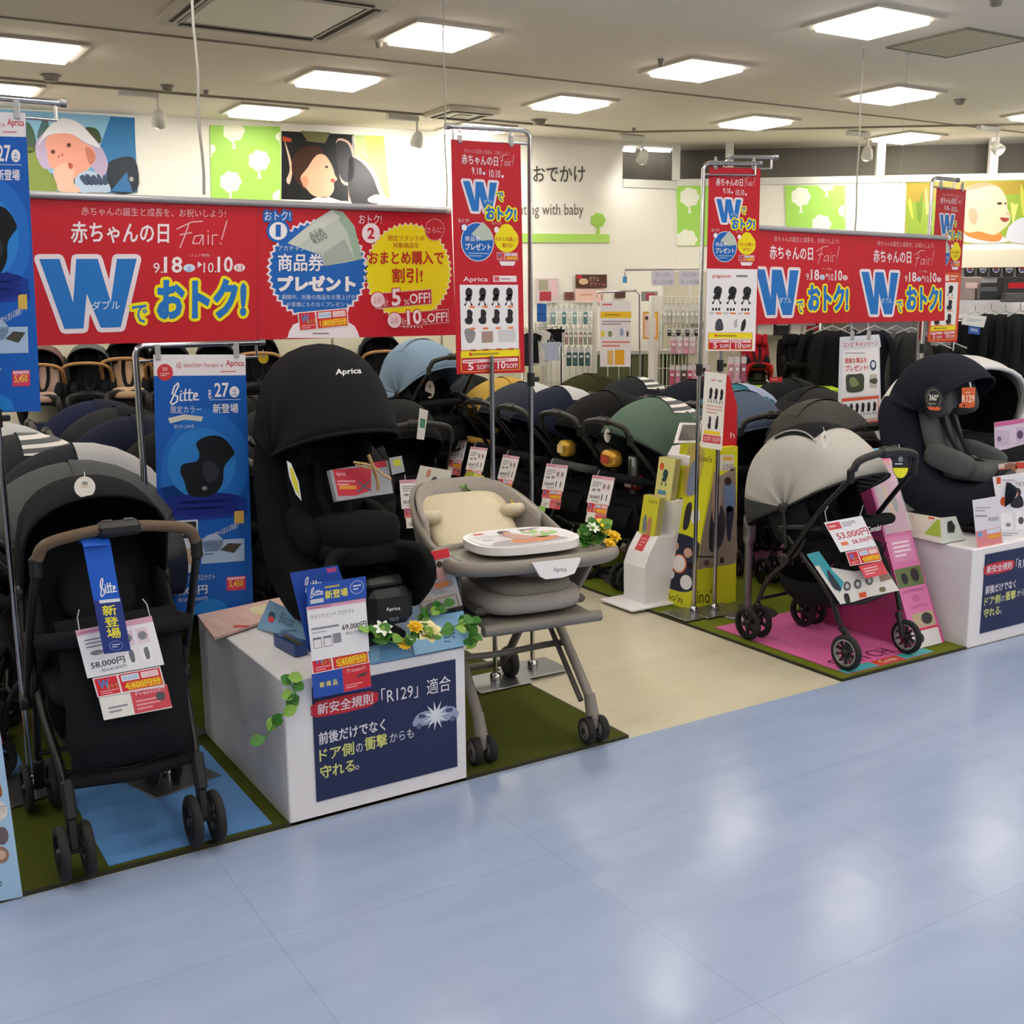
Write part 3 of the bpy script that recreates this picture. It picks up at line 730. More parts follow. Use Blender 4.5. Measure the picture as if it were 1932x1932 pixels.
# ------------------------------------------------------------ hanging banners
BY = 4.6
M_ROD = mat('grey_rod', '#a7a8ae', rough=.35, metal=.3, bump=.01)
def rod(t, x0, y0, x1, y1, Y, r=.014):
    a = at_y(x0, y0, Y - .005); c = at_y(x1, y1, Y - .005)
    b = MB(); b.tube([a, c], r, M_ROD, n=12)
    b.build('rod', t, world=True)
    b = MB()
    for e in (a, c): b.tube([e - XA * .012, e + XA * .012], r * 1.08, M_RAIL, n=12)
    b.build('end_cap', t, world=True)
def wire(px, py, Y, r, label, z1=ZC):
    a = at_y(px, py, Y); t = thing('hanging_wire', label, 'wire', (a.x, a.y, z1))
    b = MB(); n = 12
    b.tube([(a.x + .004 * math.sin(i * 1.3), a.y, a.z + (z1 - a.z) * i / n) for i in range(n + 1)], r, mat('wire_grey', '#9d9b94', rough=.6), n=6); b.build('cord', t, world=True)
    b = MB(); b.disc((a.x, a.y, z1 - .006), .015, .012, M_RAIL); b.build('ceiling_hook', t, world=True)
o = Vector((0, BY, 0))
def bannerA(p):
    p.px_frame((30, 378), (484, 388), (34, 652)); fair_art(p); p.px()
    p.rect(486, 388, 487.2, 645, '#a8202c', 2)
    cx, cy = 599, 510
    p.circ(cx, cy, 97, 97, '#e9e2ec', 1, teeth=44); p.circ(cx, cy, 92, 92, '#1d66bd', 2, teeth=44)
    z = Zm(480, 370, 3.715)
    p.poly(z((230, 330), (420, 170), (540, 95), (620, 110), (700, 210), (755, 440), (640, 465), (490, 490), (450, 410)), '#c2cdc4', 3)
    p.poly(z((540, 95), (620, 110), (700, 210), (755, 440), (705, 448), (650, 250)), '#9db9a4', 4); p.poly(z((480, 400), (630, 300), (700, 445), (490, 490)), '#a9b3ac', 4)
    p.poly(z((230, 330), (540, 100), (600, 150), (300, 350)), '#d0d8d0', 5)
    p.text('商品券', *z((380, 235))[0], *z((480, 280))[0], '#5b635f', 6, ang=.45); p.text('¥500', *z((400, 270))[0], *z((510, 320))[0], '#6a726e', 6, ang=.45)
    p.circ(*z((165, 245))[0], 22, 22, '#1d66bd', 5); p.circ(*z((165, 245))[0], 17, 17, '#f1edf3', 6); p.text('1', *z((147, 200))[0], *z((183, 285))[0], '#1d66bd', 7, bold=.03)
    p.text('おトク!', *z((70, 105))[0], *z((250, 170))[0], '#f0edf5', 7, outline=(('#1d66bd', .009),))
    p.text('アカチャンホンポ', *z((165, 345))[0], *z((470, 385))[0], '#d6e3f3', 7); p.text('商品券', *z((165, 405))[0], *z((480, 525))[0], '#f1edf3', 7, outline=(('#1d66bd', .004),), bold=.01)
    p.text('プレゼント', *z((165, 560))[0], *z((705, 665))[0], '#f1edf3', 7, bold=.03, outline=(('#f1edf3', .0025),))
    p.text('期間中、対象の商品をお買上げの', *z((190, 690))[0], *z((705, 725))[0], '#cfdcf0', 7); p.text('お客様にもれなくプレゼント!', *z((225, 742))[0], *z((675, 775))[0], '#cfdcf0', 7)
    p.blob(z((230, 993), (270, 900), (400, 870), (600, 870), (700, 910), (735, 990), (730, 993), (232, 994)), '#efe6ee', 5, 2)
    q = Print(p.O, p.U, p.N); q.mb = p.mb; q.rect_frame(p._px(*z((298, 815))[0]), p._px(*z((648, 783))[0]), p._px(*z((312, 945))[0])); coupon(q, 0, 0, 1, 1, '1,400', 8)
    p.grey(*z((405, 950))[0], *z((580, 975))[0], 1, '#9c8f9a', 7)
    # yellow burst
    p.circ(770, 513, 83, 94, '#efe9b8', 1, teeth=48); p.circ(770, 513, 80, 91, YEL, 2, teeth=48)
    p.circ(*z((815, 260))[0], 17, 19, '#f1e4ea', 6); p.text('2', *z((790, 220))[0], *z((840, 300))[0], RED, 7, bold=.03); p.text('おトク!', *z((730, 130))[0], *z((890, 195))[0], '#f0dfe6', 7)
    p.circ(*z((1262, 235))[0], 18.5, 21, '#e58a96', 5); p.circ(*z((1262, 235))[0], 17, 19.3, '#bd2130', 6); p.text('さらに', *z((1205, 218))[0], *z((1312, 258))[0], '#efc4cc', 7)
    p.text('限定ブランドの', *z((935, 275))[0], *z((1190, 315))[0], '#b8402c', 6); p.text('対象商品を', *z((970, 325))[0], *z((1150, 362))[0], '#b8402c', 6)
    p.text('おまとめ購入で', *z((800, 385))[0], *z((1325, 478))[0], '#c02a2c', 6, bold=.02, outline=(('#c02a2c', .001),)); p.text('割引!', *z((965, 505))[0], *z((1175, 605))[0], '#c02a2c', 6, bold=.02, outline=(('#c02a2c', .001),))
    for (a, b_, c, d, n, cxx) in ((900, 660, 1240, 770, '5', (862, 728)), (1030, 800, 1360, 900, '10', (980, 870))):
        f = Print(p.O, p.U, p.N); f.mb = p.mb
        f.rect_frame(p._px(*z((a - 60, b_ + 22))[0]), p._px(*z((c, b_ - 10))[0]), p._px(*z((a - 55, d + 22))[0]))
        f.rect(0, 0, 1, 1, '#e2b3ba', 3); f.rect(.01, .05, .99, .95, '#c22331', 4)
        if n == '5': f.text('5', .29, -.2, .45, .92, '#f3e6ec', 6, bold=.03, outline=(('#c22331', .004),))
        else: f.text('10', .24, -.15, .50, .92, '#f3e6ec', 6, bold=.03, outline=(('#c22331', .004),))
        f.text('%', .5, .55, .6, .9, '#f3e6ec', 6); f.text('OFF!', .6, .2, .97, .88, '#f3e6ec', 6, bold=.02); f.text('最大', .15, .4, .23, .9, '#eec9cf', 6)
        p.circ(*z(cxx)[0], 14.5, 16, '#c22331', 5); p.circ(*z(cxx)[0], 13, 14.5, '#f0d8de', 6); p.text('2点', *z((cxx[0] - 28, cxx[1] - 25))[0], *z((cxx[0] + 28, cxx[1] + 25))[0], '#d58a92', 7)
    for i in range(6): p.poly(z((1040 + i * 24, 912), (1058 + i * 24, 912), (1050 + i * 24, 928)), '#f0c6cb', 4)
t, p = print_board('sale_banner', 'long red sale banner hanging on the left with blue and yellow bursts', 'banner', [(30, 366), (852, 398), (860, 632), (34, 653)], o, XA, NF, RED, .002, bannerA)
rod(t, 28, 366, 845, 397, BY)
wire(385, 367, BY, .006, 'thick grey wire from the ceiling to the left banner rod')
wire(843, 390, BY, .003, 'thin wire at the right end of the left banner rod')
def bannerB(p):
    for (tl, tr, bl) in (((1407, 436), (1609, 446), (1409, 613)), ((1609, 446), (1785, 455), (1609, 610))):
        p.px_frame(tl, tr, bl); fair_art(p, .92)
    p.px(); p.rect(1608.5, 445, 1609.4, 607, '#b9434c', 2)
t, p = print_board('sale_banner', 'shorter red sale banner on the right with the blue W printed twice', 'banner', [(1407, 429), (1785, 450), (1782, 605), (1409, 613)], o, XA, NF, RED, .002, bannerB)
rod(t, 1407, 428, 1788, 449, BY)
wire(1613, 438, BY, .0045, 'long thin wire from the ceiling to the right banner rod')
wire(1694, 440, BY, .001, 'very fine line above the right banner rod')

# ------------------------------------------------------------ tall red posters
def vposter(p, brand, W=1.0):
    """frame 0..1 x 0..1, upper half sale art, lower half goods"""
    T = lambda y: y * .545
    p.text('赤ちゃんの誕生と成長を、お祝いしよう!', .18, T(.06), .84, T(.095), '#e2a0a8', 3)
    p.text('赤ちゃんの日', .14, T(.105), .66, T(.18), '#efdfe6', 3, bold=.01); script_fair(p, .68, T(.085), .9, T(.19), w=.0012)
    p.text('9.18', .28, T(.2), .42, T(.255), '#efdfe6', 3, bold=.01); p.circ(.455, T(.243), .018, T(.012), '#cfe0f4', 3); p.text('10.10', .53, T(.21), .69, T(.27), '#efdfe6', 3, bold=.01); p.circ(.725, T(.258), .018, T(.012), '#efdfe6', 3)
    big_w(p, .15, T(.31), .64, T(.54), .0105 * W, 2)
    p.text('ダブル', .44, T(.445), .57, T(.475), '#e6eef8', 5)
    p.text('で', .64, T(.385), .73, T(.45), BLU, 6, outline=((BLU, .001), (YEL, .007 * W)))
    p.text('おトク!', .47, T(.50), .91, T(.6), BLU, 8, outline=((BLU, .0022 * W), (YEL, .009 * W)), bold=.01)
    p.circ(.34, T(.78), .24, T(.155), '#dfe6f2', 3); p.circ(.34, T(.78), .228, T(.148), '#1d66bd', 4)
    p.poly([(.25, T(.72)), (.42, T(.62)), (.53, T(.68)), (.56, T(.76)), (.4, T(.77))], '#b9c8bd', 5)
    p.text('商品券', .16, T(.735), .38, T(.775), '#eef1f8', 6); p.text('プレゼント', .16, T(.79), .53, T(.845), '#eef1f8', 6, bold=.02); p.grey(.2, T(.86), .5, T(.9), 2, '#8fb0dd', 6)
    p.circ(.15, T(.67), .045, T(.03), '#1d66bd', 6); p.circ(.15, T(.67), .037, T(.025), '#f1edf3', 7); p.text('おトク!', .07, T(.6), .22, T(.632), '#dfe6f2', 6)
    p.circ(.77, T(.755), .185, T(.105), YEL, 3, teeth=30); p.circ(.77, T(.69), .11, T(.06), YEL, 4)
    p.text('おまとめ購入で', .6, T(.735), .95, T(.77), '#c4452a', 6); p.text('割引!', .7, T(.785), .87, T(.82), '#c4452a', 6)
    p.circ(.62, T(.68), .037, T(.025), '#f1e4ea', 6); p.text('おトク!', .55, T(.615), .69, T(.64), '#e9c6cd', 6)
    coupon(p, .62, T(.86), .93, T(.92), '1,400', 5); p.poly([(.65, T(.93)), (.9, T(.93)), (.87, T(.965)), (.68, T(.965))], '#efe6ee', 5)
    if brand == 'A':
        p.text('Aprica', .12, .575, .48, .602, '#f1dfe6', 3, bold=.01); p.rect(.56, .57, .91, .597, '#efe2e8', 3); p.rect(.575, .574, .65, .593, '#cf5b66', 4); p.grey(.67, .578, .89, .59, 1, '#b08d96', 4)
        y0 = .61
    elif brand == 'P':
        p.rect(0, .545, 1, 1, '#efedf2', 2); p.text('pigeon', .12, .575, .47, .60, '#c4303c', 3, bold=.01); p.grey(.58, .575, .93, .592, 1, '#8b8890', 3, .7); y0 = .62
    else:
        p.rect(0, .545, 1, 1, '#d95a33', 2); p.rect(.45, .56, .6, .60, '#f0d9d2', 3); p.grey(.65, .56, .9, .60, 2, '#f0d9d2', 3); y0 = .61
    p.rect(.07, y0, .93, .895, '#edebf0', 3)
    if brand == 'A':
        for i in range(4): stroller_icon(p, .12 + i * .2, y0 + .012, .15, .08)
        for i in range(4): seat_icon(p, .12 + i * .2, y0 + .108, .15, .065)
        p.blob([(.12, .81), (.2, .8), (.28, .82), (.24, .86), (.16, .86)], '#8c8c90', 4); p.rect(.37, .815, .54, .865, '#a68f86', 4); p.rect(.62, .81, .88, .865, '#d0d0d6', 4)
        for r in range(3):
            for c in range(4): p.rect(.2 + c * .19, y0 + .092 + r * .095, .28 + c * .19, y0 + .101 + r * .095, '#e8835b', 5)
    elif brand == 'P':
        for i in range(3): stroller_icon(p, .1 + i * .29, y0 + .02, .24, .10)
        for i in range(3):
            for j in range(3): p.circ(.14 + i * .29 + j * .06, y0 + .148, .022, .009, '#2b2b30', 4, 8)
            p.rect(.2 + i * .28, y0 + .165, .31 + i * .28, y0 + .175, '#e8835b', 4); p.grey(.07 + i * .28, y0 + .163, .18 + i * .28, y0 + .178, 2, '#a5a3ab', 4)
        p.blob([(.2, .84), (.26, .82), (.32, .83), (.35, .88), (.2, .885)], '#4b4b55', 4); p.blob([(.7, .885), (.72, .84), (.78, .82), (.8, .85), (.76, .885)], '#2b2b30', 4); p.blob([(.56, .84), (.62, .82), (.63, .86), (.58, .87)], '#b9b9c1', 4)
    else:
        for r in range(3):
            for i in range(2): (stroller_icon if r == 0 else seat_icon)(p, .16 + i * .4, y0 + .02 + r * .095, .24, .07); p.rect(.2 + i * .4, y0 + .098 + r * .09, .4 + i * .4, y0 + .104 + r * .09, '#e8835b', 4)
    p.rect(.07, .9, .93, .93, '#f1df25', 3); p.grey(.2, .905, .85, .925, 1, '#b29a2c', 4, .5); p.circ(.2, .914, .02, .008, '#d8402e', 5)
    for x0, n in ((.07, '5'), (.51, '10')):
        p.rect(x0, .935, x0 + .42, .99, '#c22331', 3); p.rect(x0 + .015, .938, x0 + .4, .953, '#f0d3d8', 4); p.grey(x0 + .03, .941, x0 + .38, .95, 1, '#c4606a', 5)
        p.text(n, x0 + .09, .952, x0 + (.17 if n == '5' else .21), .985, '#f3e6ec', 5, bold=.02); p.text('%OFF!', x0 + .22, .962, x0 + .4, .984, '#f3e6ec', 5, bold=.01)
    for a in ((.055, .897, .945, .900), (.055, .99, .945, .993), (.055, .897, .07, .993), (.93, .897, .945, .993)): p.rect(*a, '#e9b23a', 5)
def poster_v(label, TL, TR, BL, BR, o, az, brand, depth_o):
    U, N = U_az(az)
    p = Print(depth_o, U, N)
    p.board([TL, TR, BR, BL], .003, RED)
    base = p.O + p.U * p.map(*TL)[0] + p.V * p.map(*TL)[1]
    t = thing('tall_poster', label, 'poster', tuple(base), group='tall red sale posters')
    a, c, d = p._px(*TL), p._px(*TR), p._px(*BL)
    p.rect_frame(a, c, d); vposter(p, brand); p.build('printed_board', t)
    for k in (.12, .86):       # clips
        q = p.O + p.U * (a[0] + (c[0] - a[0]) * k) + p.V * a[1]
        b = MB(); b.box(q + Vector((0, 0, .012)), (.018, .02, .05), M_CLEARCLIP, rz=math.radians(az), bev=.004); b.tube([q + Vector((0, 0, .03)), q + Vector((0, 0, .05))], .006, M_CLEARCLIP)
        b.build('clip', t, world=True)
    return t
M_CLEARCLIP = mat('clip_plastic', '#b9bcc0', rough=.2, alpha=.7)
poster_v('tall red poster on the chrome stand at the right end of the long banner', (851, 263), (982, 273), (862, 706), (990, 703), None, 0, 'A', Vector((0, 4.16, 0)))
poster_v('tall poster, red above and white below, left of the shorter banner', (1338, 315), (1435, 318), (1330, 662), (1426, 664), None, -22, 'P', Vector((4.08, 4.45, 0)))
poster_v('farthest tall poster with orange lower half, behind the right end of the banner', (1768, 354), (1823, 358), (1750, 645), (1806, 645), None, 5, 'C', Vector((6.17, 4.83, 0)))

# ------------------------------------------------------------ poster stands
_ns = [0]
def stand(label, base, top, arm_px, plate, r=.011, arm2=None, cat='poster stand', name='poster_stand', plates=1):
    """base on floor, top height, arm goes to arm vector"""
    t = thing(name, label, cat, tuple(base)); _ns[0] += 1; zj = .0013 * _ns[0]
    b = MB(); c = .03
    pts = [base + Vector((0, 0, .012)), Vector((base.x, base.y, top - c))]
    if arm_px is not None:
        e = Vector(arm_px); d = (e - Vector((base.x, base.y, top))); dn = d.normalized()
        pts += [Vector((base.x, base.y, top - c * .3)) + dn * c * .3, Vector((base.x, base.y, top)) + dn * c, e]
        b.tube(pts, r, M_CHROME, n=10); b.build('pole', t, world=True)
        b = MB(); b.tube([e - dn * .015, e + dn * .004], r * 1.25, M_STEEL, n=10)
        h = Vector((0, 0, -.055)); b.tube([Vector((base.x, base.y, top)) + h, e + h - dn * .03], r * .5, M_CHROME, n=8); b.tube([e + h - dn * .03, e - dn * .03], r * .5, M_CHROME, n=8)
        b.build('hanging_bar', t, world=True)
    else:
        b.tube(pts, r, M_CHROME, n=10); b.build('pole', t, world=True)
    b = MB(); b.tube([(base.x, base.y, top * .55), (base.x, base.y, top * .55 + .06)], r * 1.6, M_PLASTIC, n=10); b.box((base.x + r * 2.5, base.y, top * .55 + .03), (.03, .015, .02), M_PLASTIC, bev=.004); b.build('height_clamp', t, world=True)
    b = MB()
    if plate == 'square':
        b.box((base.x, base.y, .016 + zj), (.28, .22, .006), M_STEEL, bev=.002)
    elif plate == 'round': b.lathe([(0, .03), (.03, .03), (.15, .018), (.16, .012), (0, .012)], M_STEEL, (base.x, base.y, 0), n=28)
    else:
        b.box((base.x, base.y, .018), (.26, .26, .006), M_STEEL, rz=.3, bev=.002)
    b.lathe([(r * 2.2, .02), (r * 2.2, .05), (r * 1.2, .06), (0, .06)], M_CHROME, (base.x, base.y, 0), n=14)
    b.build('base_plate', t, world=True); return t
b0 = at_z(1005, 1268); stand('chrome stand with long arm carrying the tall red poster in the middle', b0, at_y(1008, 247, b0.y).z, at_y(842, 238, b0.y), 'square')
b0 = at_z(935, 1292); stand('plain chrome stand behind the high chair, pole rising behind the red poster', b0, 1.5, None, 'square')
b0 = at_z(1309, 1163); e = at_plane(1436, 309, b0, U_az(-22)[1]); tp = at_plane(1335, 308, b0, U_az(-22)[1]).z
stand('chrome stand left of the shorter banner with the red and white poster', b0, tp, Vector((e.x, e.y, tp)), 'square')
b0 = at_z(1347, 1158); e = at_plane(1466, 303, b0, U_az(-22)[1]); tp = at_plane(1345, 296, b0, U_az(-22)[1]).z
stand('second chrome stand just right of the one left of the shorter banner', b0, tp, Vector((e.x, e.y, tp)), 'square')
b0 = Vector((6.12, 4.84, 0)); e = Vector((6.32, 4.8, 2.43)); stand('far chrome stand at the right end of the shorter banner', b0, 2.44, e, 'round', .012)
b0 = Vector((6.28, 5.0, 0)); stand('grey pole stand just beside the far chrome stand', b0, 1.9, None, 'round', .013)
b0 = at_z(320, 1475); stand('short stand with steel base plate under the left black stroller', b0, .16, None, 'slab')
b0 = at_z(60, 1490); stand('grey stand at the left edge that carries the upper blue poster', b0, 2.36, Vector((b0.x + .3, b0.y + .02, 2.36)), 'slab')
# stand of the lower blue poster
b0 = Vector((1.02, 4.33, 0)); tp = at_y(290, 652, 4.33).z; e = at_y(497, 640, 4.33)
stand('chrome stand with bent arm carrying the tall blue poster beside the display box', b0, tp, Vector((e.x, 4.33, tp)), 'slab', .012)
# belt posts
def belt_post(px, py, ztop, label):
    b0 = at_z(px, py); t = thing('barrier_post', label, 'post', tuple(b0))
    b = MB(); b.tube([b0 + Vector((0, 0, .02)), b0 + Vector((0, 0, ztop - .13))], .022, M_STEEL, n=16); b.build('pole', t, world=True)
    b = MB(); b.lathe([(.022, ztop - .16), (.034, ztop - .13), (.034, ztop), (.028, ztop + .005), (0, ztop + .005)], M_STEEL, (b0.x, b0.y, 0), n=18); b.build('head', t, world=True)
    b = MB(); b.lathe([(0, .035), (.03, .035), (.16, .02), (.17, .012), (0, .012)], M_STEEL, (b0.x, b0.y, 0), n=28); b.build('base_plate', t, world=True)
belt_post(1193, 1100, .78, 'thick steel barrier post with a wide head behind the white leaflet stand')
belt_post(1409, 1160, .55, 'grey steel post with round base behind the grey stroller')

# ------------------------------------------------------------ tall blue posters
def blue_art(p):
    p.rect(0, 0, 1, .078, '#eee9f0', 1); p.circ(.12, .065, .085, .031, '#d23d47', 3); p.text('W', .09, .045, .15, .062, '#f3d5d9', 4); p.grey(.07, .066, .17, .08, 2, '#f3c5c9', 4)
    p.text('@ akachan honpo', .24, .028, .7, .052, '#cf6470', 3); p.text('×', .72, .035, .75, .047, '#cf6470', 3); p.text('Aprica', .78, .02, .98, .05, '#c9303c', 3, bold=.01); p.grey(.72, .058, .98, .068, 1, '#d98b94', 3)
    p.rect(0, .078, 1, 1, '#1a5fbe', 1); p.blob([(.1, .35), (.5, .2), (.95, .3), (1 - .02, .5), (.6, .6), (.1, .55)], '#2471cf', 2)
    p.poly([(0, .5), (.3, .48), (.98, .55), (1, .62), (0, .64)], '#1b3f9c', 2)
    bitte(p, .15, .105, .48, .185, w=.0028); p.text('限定カラー', .17, .19, .5, .218, '#dfe4f2', 3)
    p.poly([(.14, .235), (.32, .222), (.52, .232), (.5, .25), (.32, .242), (.16, .255)], '#dad8cf', 3); p.text('受付1,200名', .2, .26, .42, .275, '#bcd0ee', 3)
    p.text('8.', .58, .13, .63, .165, '#f0eef6', 3); p.text('27', .65, .105, .81, .16, '#f0eef6', 3, bold=.02); p.circ(.87, .14, .055, .021, '#f0eef6', 3); p.text('土', .84, .128, .9, .152, '#1a5fbe', 4)
    p.rect(.59, .168, .94, .1705, '#bcd0ee', 3); p.text('新登場', .63, .185, .91, .22, '#f0eef6', 3, bold=.02)
    p.circ(.5, .41, .38, .135, '#2f86dc', 3, n=30)
    p.blob([(.44, .33), (.58, .305), (.74, .315), (.86, .37), (.8, .40), (.74, .43), (.72, .49), (.6, .535), (.36, .53), (.3, .475), (.26, .44), (.29, .41), (.44, .40), (.47, .37)], '#15181f', 5)
    p.blob([(.5, .42), (.58, .40), (.68, .43), (.66, .47), (.54, .48)], '#30343d', 6); p.circ(.52, .505, .03, .008, '#8b8f98', 7)
    for y in (.55, .575, .6): p.circ(.5, y, .42, .022, '#26379f', 3); p.circ(.5, y - .006, .41, .019, '#1b2c86', 4)
    p.rect(.08, .625, .44, .83, '#cfd8ea', 4); p.rect(.1, .632, .42, .695, '#23242a', 5); p.circ(.26, .665, .06, .018, '#b98b82', 6); p.blob([(.1, .74), (.42, .73), (.42, .8), (.1, .8)], '#bda98f', 5, 1)
    p.rect(.85, .60, .96, .65, '#d9b45a', 4); p.text('赤ちゃんを横から支える快適シート', .47, .665, .96, .69, '#e7e9f2', 4, ang=.14)
    p.rect(.47, .71, .96, .80, '#a9c2e4', 4); p.circ(.6, .72, .12, .035, '#a9c2e4', 4); p.poly([(.68, .75), (.78, .725), (.93, .73), (.84, .765)], '#4b4742', 6); p.grey(.5, .715, .66, .77, 4, '#6f86b3', 6)
    p.text('クルリラ ビッテ プロテクト', .09, .842, .62, .865, '#e7e9f2', 4); p.text('69,000円', .09, .885, .53, .92, '#f0eef6', 4, bold=.02); p.text('税込75,900円', .2, .928, .53, .945, '#dfe4f2', 4)
    p.rect(.75, .86, .97, .915, '#d5446a', 4); p.text('5,450', .78, .875, .94, .905, '#f3cf3a', 5, bold=.02); p.rect(.76, .862, .96, .872, '#efb7c4', 5)
    p.poly([(.36 + .2 * (1 - math.cos(i * PI / 12)), .998 - .058 * math.sin(i * PI / 12)) for i in range(13)], '#2583d8', 3)
def blue_poster(label, TL, TR, BL, BR, az, o, nm='blue_poster'):
    U, N = U_az(az); p = Print(o, U, N); p.board([TL, TR, BR, BL], .003, '#1a5fbe')
    base = p.O + p.U * p.map(*TL)[0] + p.V * p.map(*TL)[1]
    t = thing('tall_poster', label, 'poster', tuple(base), group='tall blue posters')
    a, c, d = p._px(*TL), p._px(*TR), p._px(*BL); p.rect_frame(a, c, d)
    p.map0 = p.map; blue_art(p); p.build('printed_board', t)
    for k in (.05, .9):
        q = p.O + p.U * (a[0] + (c[0] - a[0]) * k) + p.V * a[1]
        b = MB(); b.box(q + Vector((0, 0, .01)), (.02, .02, .06), M_CLEARCLIP, rz=math.radians(az), bev=.004); b.build('clip', t, world=True)
blue_poster('tall blue poster of a black car seat right of the front left stroller', (289, 669), (463, 669), (302, 1166), (478, 1148), -8, Vector((1.1, 4.3, 0)))
blue_poster('blue poster cut by the left edge of the photo', (-112, 208), (48, 213), (-90, 780), (77, 776), -14, Vector((.63, 4.08, 0)))
# ------------------------------------------------------------ strollers
def wheel(parent, c, r, w, style='plain', ring=None, name='wheel'):
    """wheel in the parent frame, axle along local y"""
    b = MB(); n = 22
    b.lathe([(r * .78, -w / 2), (r * .93, -w / 2), (r, -w * .28), (r * 1.01, 0), (r, w * .28), (r * .93, w / 2), (r * .78, w / 2), (r * .78, -w / 2)], M_RUBBER, c, 'y', n)
    o = b.build(name, parent)
    b = MB(); m = M_PLASTIC
    rm = ring or M_PLASTIC
    b.lathe([(r * .68, -w * .42), (r * .79, -w * .45), (r * .79, w * .45), (r * .68, w * .42), (r * .68, -w * .42)], rm, c, 'y', n)
    b.lathe([(0, -w * .6), (r * .2, -w * .6), (r * .22, 0), (r * .2, w * .6), (0, w * .6)], m, c, 'y', 12)
    k = {'plain': 5, 'spoke': 10, 'disc': 0}[style]
    for i in range(k):
        a = 2 * PI * i / k + .3; R = Matrix.Rotation(a, 3, 'Y')
        b.box(Vector(c) + R @ Vector((r * .45, 0, 0)), (r * .55, w * .5, r * (.2 if k == 5 else .09)), m, rot=R)
    if k == 0: b.lathe([(0, -w * .5), (r * .72, -w * .35), (r * .72, w * .35), (0, w * .5)], ring or m, c, 'y', n)
    h = b.build('hub', o); return o
def canopy_mb(b, piv, R, W, a0, a1, mats, n=14, pw=.45, m=14, sag=.012, bands=4, zdrop=0.0):
    """hood made of fabric bands between ribs; mats = one material per band"""
    g = []
    for i in range(n):
        mm = mats[min(len(mats) - 1, int((i + .5) / n * len(mats)))]
        if g and g[-1][2] is mm: g[-1][1] = i + 1
        else: g.append([i, i + 1, mm])
    for i0, i1, mm in g:
        def fn(u, v, t0=i0 / n, t1=i1 / n):
            t = t0 + (t1 - t0) * u; a = math.radians(a0 + (a1 - a0) * t); w = math.sin(PI * bands * t) ** 2
            ph = PI * v; s_ = math.sin(ph); rr = R * (1 - sag * w) * (max(0, s_) ** pw)
            return Vector((piv[0] + rr * math.cos(a), W * math.cos(ph) * (1 - .03 * w), piv[1] + rr * math.sin(a) - zdrop * (1 - s_)))
        b.grid(fn, (i1 - i0) * 2, m, mm)
    return b
def rib(piv, R, W, a, pw=.45, m=14, zdrop=0.0):
    a = math.radians(a)
    return [Vector((piv[0] + R * (max(0, math.sin(PI * j / m)) ** pw) * math.cos(a), W * math.cos(PI * j / m), piv[1] + R * (max(0, math.sin(PI * j / m)) ** pw) * math.sin(a) - zdrop * (1 - math.sin(PI * j / m)))) for j in range(m + 1)]

